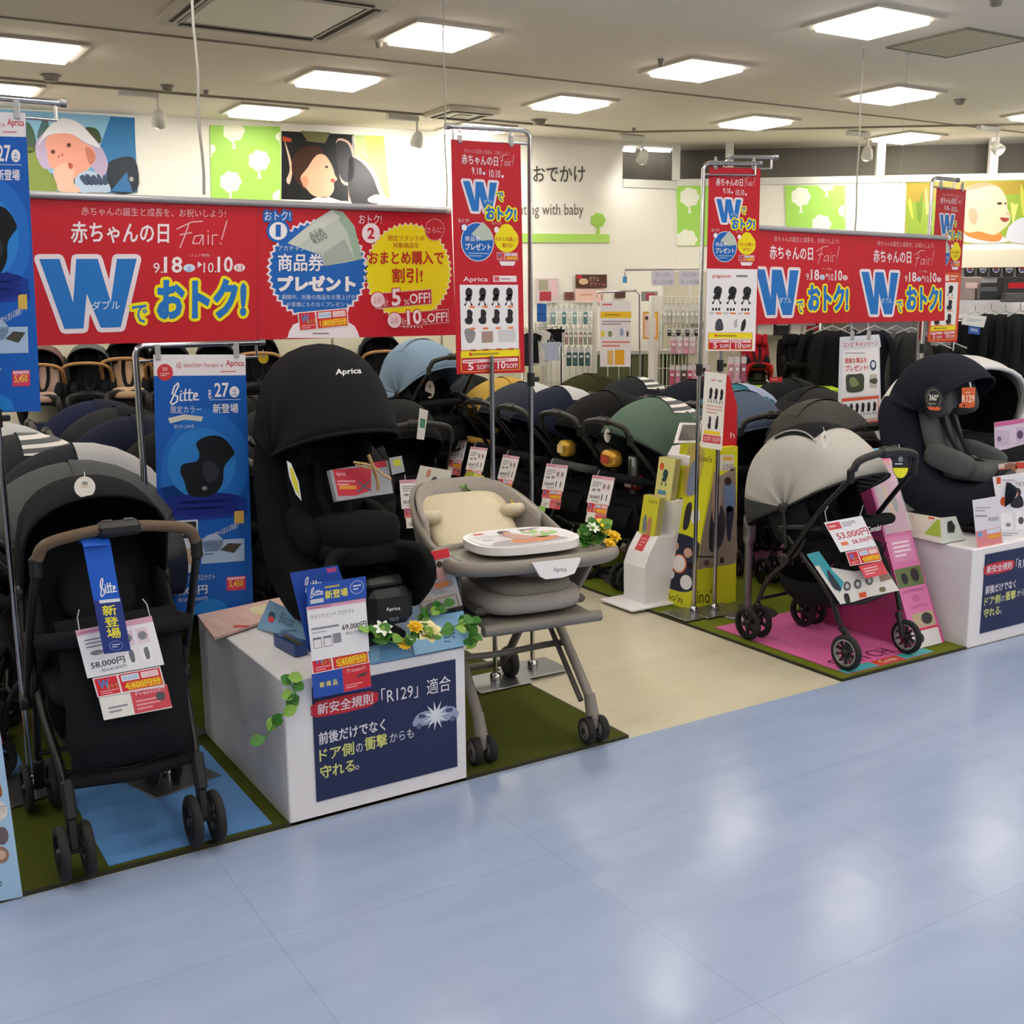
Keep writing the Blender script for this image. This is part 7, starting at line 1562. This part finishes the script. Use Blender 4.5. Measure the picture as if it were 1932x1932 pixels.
# ------------------------------------------------------------ racks with small goods in the back middle
def rect_thing(name, label, cat, px0, py0, px1, py1, o, n, U, bg, art=None, th=.01, group=None):
    return print_board(name, label, cat, [(px0, py0), (px1, py0), (px1, py1), (px0, py1)], o, U, n, bg, th, art, group=group)
UB, NB = BD, BN
def bplane(D, px=1200, py=600): return at_d(px, py, D)
def grid_rack(label, px0, py0, px1, py1, D, nv=9, nh=8, foot=True):
    o = at_d((px0 + px1) / 2, py1, D); a = at_plane(px0, py1, o, NB); c = at_plane(px1, py1, o, NB); top = at_plane(px0, py0, o, NB).z
    t = thing('wire_rack', label, 'wire rack', (a.x, a.y, 0)); b = MB()
    for i in range(nv): q = a.lerp(c, i / (nv - 1)); b.tube([(q.x, q.y, .05), (q.x, q.y, top)], .004, M_RAIL, n=5)
    for j in range(nh): z = .15 + (top - .15) * j / (nh - 1); b.tube([(a.x, a.y, z), (c.x, c.y, z)], .004, M_RAIL, n=5)
    o_ = b.build('grid', t, world=True); o_['kind'] = 'stuff'
    for q in (a, c): b = MB(); b.box((q.x, q.y, top / 2 + .01), (.04, .04, top), M_RAIL, rz=math.atan2(UB.y, UB.x)); b.box((q.x, q.y, .02), (.04, .4, .03), M_RAIL, rz=math.atan2(UB.y, UB.x)); b.build('post', t, world=True)
    return o
_pk = {}
def packs(label, group, px0, px1, py0, py1, n, o, cols, hdr=.25, name='hanging_pack', th=.03):
    rr_ = random.Random(len(_pk)); a = at_plane(px0, py0, o, NB); c = at_plane(px1, py0, o, NB); h = a.z - at_plane(px0, py1, o, NB).z; w = (c - a).length / n
    for i in range(n):
        q = a.lerp(c, (i + .5) / n); col = cols[i % len(cols)]; key = (round(w, 3), round(h, 3), col, label)
        if key not in _pk:
            b = MB(); m = mat('pack_' + col.strip('#'), col, rough=.35, vary=.25, scale=25); b.box((0, 0, -h * (hdr + (1 - hdr) / 2)), (w * .8, th, h * (1 - hdr) * .97), m, bev=.006); b.box((0, -.002, -h * hdr / 2), (w * .82, .004, h * hdr), ink('#d8d8da'))
            b.box((0, -th / 2 - .001, -h * (hdr + .3 * (1 - hdr))), (w * .5, .002, h * .12), ink('#efeff2')); b.tube([(0, .1, .005), (0, -.03, .005), (0, -.035, .015)], .003, M_CHROME, n=5)
            ob = b.build(name); _pk[key] = ob
        else: ob = _pk[key].copy(); COL.objects.link(ob)
        ob.location = q + BN * (.05 + .01 * rr_.random()); ob.rotation_euler = (0, 0, math.atan2(UB.y, UB.x) + rr_.uniform(-.05, .05)); tag(ob, label, 'hanging pack', group)
o = grid_rack('white wire rack with rows of teal and white packs', 1028, 570, 1122, 690, 9.3)
packs('slim teal and white pack in the top row of the middle wire rack', 'top row of the middle rack', 1030, 1120, 580, 612, 9, o, ['#dfe3e2', '#8fb5b5', '#e6e6e2', '#5f8f92'])
packs('grey or rose pack in the second row of the middle wire rack', 'second row of the middle rack', 1056, 1118, 618, 650, 7, o, ['#a8a29a', '#b9979a', '#9aa39a'])
packs('dark teal pack in the lowest row of the middle wire rack', 'lowest row of the middle rack', 1068, 1115, 655, 690, 4, o, ['#3e5e62', '#4b6f74'])
o = grid_rack('tall wire rack with pale packs right of the long yellow headed sign', 1236, 560, 1330, 715, 9.1, 14, 12)
packs('pale grey pack in the top row of the right wire rack', 'top row of the right rack', 1250, 1326, 575, 612, 9, o, ['#c9cac6', '#b9bcb8', '#d6d6d2'])
packs('black headed small pack in the second row of the right wire rack', 'second row of the right rack', 1258, 1326, 618, 634, 8, o, ['#26272a', '#c9c9c9'])
packs('pink white pack in the third row of the right wire rack', 'third row of the right rack', 1264, 1312, 632, 668, 4, o, ['#d99ab4', '#d8b6c6'])
packs('pink and black pack in the fourth row of the right wire rack', 'fourth row of the right rack', 1262, 1340, 688, 726, 7, o, ['#c9587f', '#d98fae', '#5a4650'])
packs('rose pack hanging beside the red car seat', 'packs beside the red car seat', 1372, 1408, 672, 722, 3, at_d(1390, 700, 8.6), ['#c98aa5', '#d6b3c2', '#a75a7a'])
packs('small silver pack under the rose packs by the lime table', 'small packs by the lime table', 1384, 1412, 722, 760, 4, at_d(1390, 700, 8.6), ['#c4c6c0', '#9fa39a'])
packs('silver packet on the left end of the middle rack', 'silver packets', 1008, 1028, 610, 640, 3, at_d(1020, 600, 9.2), ['#c9cbc6', '#a9aba6'])
# sign stand with yellow header
o = at_d(1160, 600, 8.7)
t, p = rect_thing('sign_poster', 'long white sign with a yellow header band hanging in a chrome frame', 'sign', 1132, 568, 1190, 692, o, NB, UB, '#dcd9de', lambda p: (p.rect(1133, 588, 1191, 600, '#e3bb2e', 1), p.grey(1140, 591, 1186, 597, 1, '#a8842a', 2), p.grey(1136, 571, 1165, 578, 1, '#cf6a6a', 1), p.grey(1136, 604, 1190, 614, 2, '#8b88a0', 1), p.circ(1137, 630, 4, 6, '#d6c94a', 1), p.circ(1151, 630, 4, 6, '#7f8a6a', 1), p.circ(1173, 627, 4, 8, '#8fa0c9', 1), p.circ(1184, 630, 2, 6, '#44443f', 1), p.grey(1136, 642, 1188, 656, 2, '#cf7a72', 1), p.rect(1146, 661, 1157, 688, '#d6b06a', 1), p.rect(1160, 660, 1178, 688, '#dda12c', 1)), .004)
A_ = at_plane(1126, 552, o, NB); B_ = at_plane(1200, 548, o, NB); b = MB(); b.tube([A_ + Vector((0, 0, -.04)), A_, B_, at_plane(1207, 556, o, NB), at_plane(1207, 740, o, NB)], .008, M_CHROME, n=8); b.tube([at_plane(1135, 566, o, NB), at_plane(1135, 556, o, NB)], .004, M_CHROME); b.build('hanging_frame', t, world=True)
e_ = at_plane(1207, 740, o, NB); b = MB(); b.tube([e_, (e_.x, e_.y, .02)], .01, M_CHROME, n=8); b.disc((e_.x, e_.y, .01), .14, .018, M_STEEL); b.build('stand_pole', t, world=True)
o = at_d(1220, 600, 8.8); rect_thing('hanging_card', 'orange bordered card on the white pole right of the long sign', 'sign', 1213, 588, 1242, 640, o, NB, UB, '#e0a24a', lambda p: (p.rect(1216, 592, 1238, 636, '#ecd3cc', 1), p.circ(1220, 600, 3, 4, '#5a4a4a', 2), p.rect(1232, 592, 1240, 600, '#e6c93a', 2)), .004)
A_ = at_plane(1230, 560, o, NB); t = thing('white_pole', 'white square pole right of the long sign', 'pole', (A_.x, A_.y, 0)); b = MB(); b.box((A_.x, A_.y, A_.z / 2 + .03), (.035, .035, A_.z - .04), M_RAIL, bev=.003); b.build('post', t, world=True); b = MB(); b.box((A_.x, A_.y, .02), (.25, .25, .03), M_RAIL, bev=.004); b.build('foot', t, world=True)
# olive cabinet row under the racks
a = at_z(1128, 655, 1.32); o = at_d(1190, 655, 9.6); A_ = at_plane(1125, 655, o, NB); B_ = at_plane(1300, 655, o, NB); t = thing('olive_cabinet', 'row of olive green cabinets under the goods racks', 'cabinet', (A_.x, A_.y, 0)); L_ = (B_ - A_).length; r_ = math.atan2(UB.y, UB.x)
M_OLIVE = mat('olive_door', '#59633f', rough=.6, bump=.02)
for i in range(8):
    c = A_.lerp(B_, (i + .5) / 8) - NB * .2; b = MB(); b.box((c.x, c.y, .62), (L_ / 8 - .012, .4, 1.24), M_OLIVE, rz=r_, bev=.004); b.build('door', t, world=True)
c = A_.lerp(B_, .5) - NB * .2; b = MB(); b.box((c.x, c.y, 1.255), (L_, .42, .03), M_SHELF, rz=r_); b.build('top', t, world=True)
# garments
def garment(label, px, py0, py1, w, D, col, kind=0):
    q = at_d(px, py0, D); h = q.z - at_plane(px, py1, q, NB).z; t = thing('baby_garment', label, 'clothing', tuple(q), r_, 'garments on the clothes rail'); m = fabric(col)
    b = MB(); b.prism([(-w * .2, 0), (-w * .5, -h * .1), (-w * .42, -h * .3), (-w * .3, -h * .24), (-w * .36, -h), (w * .36, -h), (w * .3, -h * .24), (w * .42, -h * .3), (w * .5, -h * .1), (w * .2, 0), (0, -h * .05)], .035, m, (0, 0, 0), (1, 0, 0), (0, 0, 1)); b.build('cloth', t)
    b = MB(); b.tube([(-w * .3, -.015, -.02), (0, -.015, .02), (w * .3, -.015, -.02)], .004, M_CHROME, n=5); b.tube([(0, -.015, .02), (0, -.015, .06)], .003, M_CHROME, n=5); b.build('hanger', t)
for lab, px, y0, y1, c in (('black baby garment on the clothes rail left of the white one', 1003, 628, 684, '#191a1e'), ('white baby garment with black pattern on the rail', 1020, 622, 690, '#c9c9c9'), ('short black baby top on the rail beside the rack', 1047, 620, 645, '#16171a'), ('pale blue printed baby garment low beside the rack', 1042, 645, 680, '#a9b6d0'), ('dark grey baby garment hanging left on the rail', 992, 630, 690, '#2b2d33')): garment(lab, px, y0, y1, .17, 9.0, c)
A_ = at_d(985, 620, 9.0); B_ = at_plane(1060, 616, A_, NB); t = thing('clothes_rail', 'chrome clothes rail behind the tall red poster', 'clothes rail', (A_.x, A_.y, 0)); b = MB(); b.tube([(A_.x, A_.y, 0), A_, B_, (B_.x, B_.y, 0)], .012, M_CHROME, n=8); b.build('frame', t, world=True); b = MB(); b.tube([A_.lerp(B_, .0) - Vector((0, 0, .9)), B_ - Vector((0, 0, .9))], .008, M_CHROME, n=6); b.build('cross_bar', t, world=True)
o = at_d(1020, 590, 8.95); rect_thing('blue_sign', 'small blue sign behind the chrome pole of the tall red poster', 'sign', 1013, 573, 1031, 607, o, NB, UB, '#2c5fb0', lambda p: p.grey(1016, 590, 1028, 594, 1, '#1a2f5a', 1))
# signs against the back wall
WAo = WA0 + AN * .03
rect_thing('wall_sign', 'dark brown sign with round cream picture on the back wall', 'sign', 1087, 518, 1145, 543, WAo, AN, AD, '#5b3a2e', lambda p: (p.circ(1101, 531, 9, 6, '#d9b896', 1), p.rect(1088, 519, 1098, 526, '#c23a44', 1), p.text('カフェ', 1112, 522, 1130, 530, '#d6c9b6', 1), p.text('クリーム', 1112, 532, 1142, 540, '#d98f9f', 1)))
rect_thing('wall_sign', 'pale pink sheet under the dark brown sign', 'sign', 1086, 545, 1140, 572, WAo, AN, AD, '#ecc9bd', lambda p: p.grey(1095, 552, 1130, 560, 1, '#d8a898', 1)); rect_thing('wall_sign', 'small brown card left of the pink sheet', 'sign', 1066, 551, 1083, 566, WAo, AN, AD, '#7a4a42'); rect_thing('wall_sign', 'small dark card right of the pink sheet', 'sign', 1161, 551, 1180, 562, WAo, AN, AD, '#5a3a34')
rect_thing('wall_sign', 'pink and grey picture sign behind the chrome pole', 'sign', 1012, 525, 1054, 572, WAo, AN, AD, '#d9c9cd', lambda p: (p.rect(1016, 528, 1034, 548, '#a9a48e', 1), p.rect(1018, 550, 1040, 568, '#b3424e', 1), p.rect(1040, 530, 1050, 560, '#e9c3d0', 1)))
for x0, x1, lab in ((1229, 1273, 'left pale lavender sign on a post over the right racks'), (1281, 1323, 'right pale lavender sign over the right racks')):
    o = at_d(1275, 530, 9.1); t, p = rect_thing('post_sign', lab, 'sign', x0, 511, x1, 539, o, NB, UB, '#c9c9dc', lambda p, x0=x0, x1=x1: (p.text('だっこひも', x0 + 8, 514, x1 - 10, 522, '#7a7896', 1), p.text('抱っこひも各種', x0 + 4, 528, x1 - 4, 536, '#7a7896', 1)), .006); a = at_plane((x0 + x1) / 2, 539, o, NB); b = MB(); b.tube([a, (a.x, a.y, a.z - .5)], .01, M_RAIL, n=8); b.build('sign_post', t, world=True)
o = at_d(1190, 510, 9.15); A_ = at_plane(1179, 509, o, NB); B_ = at_plane(1322, 508, o, NB); t = thing('sign_rail', 'thin grey rail over the lavender signs', 'rail', tuple(A_)); b = MB(); b.tube([A_ - Vector((0, 0, .06)), A_, B_, B_ - Vector((0, 0, .9))], .009, M_STEEL, n=8); b.build('rail', t, world=True); b = MB(); b.box(A_ - Vector((0, 0, .08)), (.03, .02, .05), mat('blue_clip', '#3f86c9', rough=.5)); b.build('blue_clip', t, world=True)
o = at_d(1220, 560, 9.0); rect_thing('post_sign', 'grey rounded sign with red field on a short post', 'sign', 1210, 550, 1241, 568, o, NB, UB, '#8e8a8c', lambda p: p.rect(1219, 553, 1236, 566, '#a8464e', 1))
# ------------------------------------------------------------ right wall fixtures
def bw(s_, d, z): return Vector((KX.x, KX.y, 0)) + BD * s_ + BN * d + Vector((0, 0, z))
rB = math.atan2(BD.y, BD.x)
t = thing('wall_shelf_unit', 'white wall shelving on the right with a cream valance', 'shelf', tuple(bw(3, .2, 0)))
b = MB(); b.box(bw(5.0, .10, 2.03), (6.4, .18, .16), mat('cream_valance', '#d9d0bc', rough=.6), rz=rB, bev=.004); b.build('valance', t, world=True)
for i in range(7): b = MB(); b.box(bw(.15 + i * .95, .04, 1.0), (.93, .05, 1.9), M_PANEL if i < 2 else M_WHITE, rz=rB, bev=.004); b.build('back_panel', t, world=True)
b = MB(); b.box(bw(3.35, .27, 1.52), (6.5, .42, .03), M_WHITE, rz=rB, bev=.003); b.build('upper_board', t, world=True)
b = MB(); b.box(bw(3.35, .3, .95), (6.5, .5, .03), M_WHITE, rz=rB, bev=.003); b.build('lower_board', t, world=True)
b = MB(); b.tube([bw(2.4, .55, 1.49), bw(8, .55, 1.49)], .014, M_CHROME, n=8); b.build('hanging_rail', t, world=True)
def wb_at(px, py, d): return at_plane(px, py, KX + BN * d, BN)
NB, UB = BN, BD
o = KX + BN * .12
rr_ = random.Random(5)
for i in range(5):
    q = wb_at(1829 + i * 24.5, 491, .12); t2 = thing('hanging_pack', 'black pack with a %s round label, %s under the cream valance' % (('red blue', 'white', 'red')[i % 3 if i else 2], ('leftmost', 'second', 'middle', 'fourth', 'rightmost')[i]), 'hanging pack', tuple(q), rB, 'black packs under the valance')
    b = MB(); b.box((0, -.02, -.075), (.085, .03, .14), M_PLASTIC, bev=.008); b.build('pouch', t2); p = Print((0, -.036, -.07), (1, 0, 0), (0, -1, 0)); p.map = lambda x, y: (x, y); p.circ(0, 0, .033, .04, '#e3e1e4', 1); p.circ(0, .008, .026, .022, ('#c23a44', '#e6e6e6')[i % 2], 2); p.rect(-.02, -.03, .02, -.015, '#3a4a9a', 2); p.mb.build('round_label', t2); b = MB(); b.tube([(0, .12, .01), (0, -.03, .01)], .003, M_CHROME, n=5); b.build('hook', t2)
def box_thing(label, px, py, w, h, col, d=.3, cat='box', txt=None, name='goods_box', dep=.15):
    q = wb_at(px, py, d); t2 = thing(name, label, cat, tuple(q), rB); b = MB(); b.box((0, 0, h / 2), (w, dep, h), mat('box_' + col.strip('#'), col, rough=.5, bump=.02), bev=.008); b.build('carton', t2)
    p = Print((0, -dep / 2 - .002, h / 2), (1, 0, 0), (0, -1, 0)); p.map = lambda x, y: (x, y); p.rect(-w * .3, -.0, w * .3, h * .25, txt or '#d9d9dc', 1); p.mb.build('front_print', t2)
box_thing('grey and pink box on the upper right shelf behind the far poster', 1826, 566, .17, .2, '#8d7f7c', txt='#c9b0ac'); box_thing('black rounded bag on the upper right shelf', 1858, 566, .24, .15, '#1b1c20', txt='#55565c'); box_thing('red fronted black box on the upper right shelf', 1912, 566, .26, .2, '#26272a', txt='#b3202c'); box_thing('grey soft bag before the red fronted box', 1925, 570, .3, .08, '#4f5054', d=.42, txt='#5c5d61')
for px, c, lab in ((1446, '#e3e1d8', 'white box at the left of the shelf below the right banner'), (1473, '#1e1f2a', 'dark box between white boxes on the shelf below the banner'), (1502, '#e0ded6', 'white box on the shelf under the middle of the banner'), (1524, '#a8202c', 'red box at the right end of the shelf under the banner')): box_thing(lab, px, 632, .17, .17, c)
# baby carriers hanging
BC = thing('baby_carrier', 'black baby carrier with padded straps on the right rail, leftmost', 'baby carrier', (0, 0, 0), 0, 'baby carriers on the rail'); m = fabric('#16171a')
b = MB(); b.ell((0, 0, -.40), (.155, .075, .36), m, 16, 10, pw=.6); b.build('panel', BC)
for s_ in (-1, 1): b = MB(); b.tube(smooth_path([(s_ * .05, 0, -.05), (s_ * .09, -.07, -.12), (s_ * .11, -.1, -.3), (s_ * .13, -.06, -.6)], 5), .032, m, n=8, flat=.5); b.build('shoulder_strap', BC)
b = MB(); b.ell((0, 0, -.74), (.17, .06, .08), m, 16, 8, pw=.6); b.build('waist_belt', BC)
for s_ in (-1, 1): b = MB(); b.box((s_ * .1, -.09, -.45), (.03, .012, .045), mat('buckle_grey', '#55585c', rough=.3), bev=.003); b.tube([(s_ * .1, -.085, -.47), (s_ * .09, -.05, -.85)], .006, M_RUBBER, n=5); b.build('buckle', BC)
b = MB(); b.tube([(-.12, 0, -.06), (0, 0, -.01), (.12, 0, -.06)], .006, M_CLEARCLIP, n=6); b.tube([(0, 0, -.01), (0, 0, .04)], .004, M_CHROME, n=5); b.build('hanger', BC)
spots = [(1840, 585, '#15161a', 'black baby carrier with a white tag under the right rail'), (1870, 582, '#191b20', 'dark navy baby carrier second on the right rail'), (1897, 583, '#17181b', 'black baby carrier with silver piping in the middle of the right rail'), (1925, 582, '#1c2023', 'black speckled baby carrier cut by the right edge'), (1855, 640, '#131417', 'black baby carrier lower behind the tagged one'), (1905, 660, '#202226', 'charcoal carrier pouch lower on the right rail'),
         (1546, 612, '#121316', 'leftmost black baby carrier under the right banner'), (1570, 612, '#15161a', 'black baby carrier second under the right banner'), (1600, 612, '#17181c', 'black baby carrier behind the clips of the campaign poster'), (1650, 612, '#161922', 'navy baby carrier right of the campaign poster clips'), (1690, 612, '#4a4b4c', 'grey baby carrier under the right end of the banner'), (1720, 615, '#303133', 'dark grey baby carrier next to the twin poles'), (1790, 640, '#141517', 'black baby carrier behind the orange poster'), (1760, 640, '#17181b', 'black baby carrier between the twin poles and orange poster')]
for i, (px, py, c, lab) in enumerate(spots):
    d = .55 if px > 1800 else (1.05 if i % 2 else .95); q = wb_at(px, py, d); rz_ = rB + rr_.uniform(-.5, .5); f = fabric(c); pt = {k_: f for k_ in ('panel', 'shoulder_strap', 'waist_belt')}
    if i == 0: BC.location = q; BC.rotation_euler = (0, 0, rz_); BC['label'] = lab
    else: dup(BC, lab, q, rz_, 'baby carriers on the rail', pt, 1.0 + (.25 if px < 1800 else 0.12))
A_ = wb_at(1548, 610, 1.0); B_ = wb_at(1800, 612, 1.0); t = thing('carrier_rail', 'chrome rail carrying dark baby carriers behind the right banner', 'clothes rail', (A_.x, A_.y, 0)); A_.z = B_.z = A_.z + .02; b = MB(); b.tube([(A_.x, A_.y, 0), A_, B_, (B_.x, B_.y, 0)], .014, M_CHROME, n=8); b.build('frame', t, world=True); b = MB(); b.box(((A_.x + B_.x) / 2, (A_.y + B_.y) / 2, .72), ((B_ - A_).length, .25, .03), M_SHELF, rz=rB); b.build('low_shelf', t, world=True)
tagset('price_tag', 'white price tag in front of the carriers on the right rail', [([(1817, 592), (1862, 597), (1856, 618), (1814, 612)], '#d9dadf', lambda q: q.grey(.2, .35, .8, .65, 2, '#8fa3bd', 1)), ([(1828, 613), (1850, 616), (1848, 632), (1826, 629)], '#2b5aa8', lambda q: q.text('新商品', .2, .3, .8, .7, '#d9e3f0', 1))], wb_at(1840, 600, .75), BD, BN, None)
# red and black seats, lime table
def small_seat(label, px, py, shellc, d, sc_):
    q = wb_at(px, py, d); o_ = dup(C2, label, q, rB - PI / 2, 'seats by the lime table', {'shell': F2(shellc), 'seat_cushion': M_BLACKFAB, 'back_cushion': F2(shellc), 'head_rest': F2(shellc), 'side_pad': M_BLACKFAB, 'canopy': F2(shellc), 'canopy_rim': F2(shellc)}, sc_); return o_
for lab, px, c in (('red child car seat standing by the lime table', 1427, '#a81f2c'), ('black child car seat standing behind the lime table', 1495, '#141517')):
    o_ = small_seat(lab, px, 724, c, .9, .50)
    for ch in list(o_.children):
        if ch.name.startswith(('canopy', 'brand')): bpy.data.objects.remove(ch)
q0, q1 = at_z(1405, 722, 1.0), at_z(1530, 722, 1.0); t = thing('lime_table', 'lime green covered table behind the strollers', 'table', tuple(Vector((q0.x, q0.y, 0))))
c = at_z(1462, 728, .98); b = MB(); b.box((c.x, c.y, .955), (.95, .6, .05), mat('lime_cloth', '#a3cf22', rough=.6, vary=.03), rz=rB, bev=.012); b.build('top', t, world=True); b = MB(); b.box((c.x, c.y, .48), (.93, .58, .9), mat('lime_cloth', '#a3cf22', rough=.6, vary=.03), rz=rB, bev=.006); b.build('cloth_side', t, world=True)
card('red_label', 'small red label standing on the lime table', 'label', [(1452, 712), (1476, 711), (1476, 721), (1452, 721)], 5.9, '#c2303a', lambda p: p.grey(1456, 714, 1472, 718, 1, '#efb0b5', 1))
# white arched pram hood at the right edge
PR = thing('white_pram', 'large white pram with black arched hood at the right edge', 'pram', (5.78, 4.05, 0))
b = canopy_mb(MB(), (0, .82), .52, .40, 62, 178, [mat('white_hood', '#d8d8dc', rough=.7, bump=.1, scale=80)], bands=1, pw=.6); o_ = b.build('hood', PR, solid=.02)
b = canopy_mb(MB(), (0, .82), .48, .37, 64, 175, [M_BLACKFAB], bands=1, pw=.6); b.build('lining', PR); b = MB(); b.tube(rib((0, .82), .525, .405, 62, pw=.6), .014, mat('white_hood', '#d8d8dc', rough=.7, bump=.1, scale=80), n=8); b.build('hood_rim', PR)
b = MB(); b.ell((.1, 0, .72), (.42, .36, .16), M_BLACKFAB, 22, 12, pw=.6); b.build('basket', PR)
b = MB(); b.box((0, 0, .28), (.6, .5, .5), M_WHITE, bev=.02); b.build('plinth', PR); PR.location = (5.85, 4.35, .012); PR.rotation_euler = (0, 0, -PI / 2 - .25)
q = at_z(1890, 745, 1.02); t = thing('white_counter', 'white display counter with teal sheet behind the pram', 'counter', (q.x + .3, q.y, 0)); b = MB(); b.box((q.x + .45, q.y, .50), (1.5, .5, .98), M_WHITE, bev=.006); b.build('body', t, world=True); b = MB(); b.box((q.x + .6, q.y, .994), (1.1, .45, .006), mat('teal_sheet', '#7fb5a8', rough=.5)); b.build('top_sheet', t, world=True)
t = thing('yellow_leaflets', 'yellow green leaflets tucked behind the high chair back rim', 'leaflets', tuple(at_y(900, 940, 4.5)))
for i, pts in enumerate(([(882, 888), (896, 890), (880, 925), (864, 922)], [(893, 893), (914, 898), (905, 930), (880, 928)])): p = Print(at_y(890, 910, 4.27 + .03 * i), XA, NF); p.board(pts, .002, ('#a9a23c', '#c9cf4a')[i]); p.build('sheet', t)
cb = MB(); cb.tube(smooth_path([at_z(1422, 1010, .02), at_z(1450, 1020, .02), at_z(1465, 1050, .02), at_z(1430, 1060, .02), at_z(1410, 1075, .02), at_z(1470, 1085, .02)], 5), .004, M_RUBBER, n=5); tag(cb.build('black_cable'), 'thin black cable curled on the green carpet', 'cable')
p = at_z(1155, 1088); t = thing('foot_plate', 'flat black oval foot plate on the green carpet behind the leaflet stand', 'foot plate', (p.x, p.y, .0125)); b = MB(); b.lathe([(0, .03), (.1, .03), (.13, .012), (.13, 0), (0, 0)], M_PLASTIC, (0, 0, 0), n=24); b.build('plate', t); b = MB(); b.disc((0, 0, .034), .05, .008, M_TUBE); b.build('cap', t)
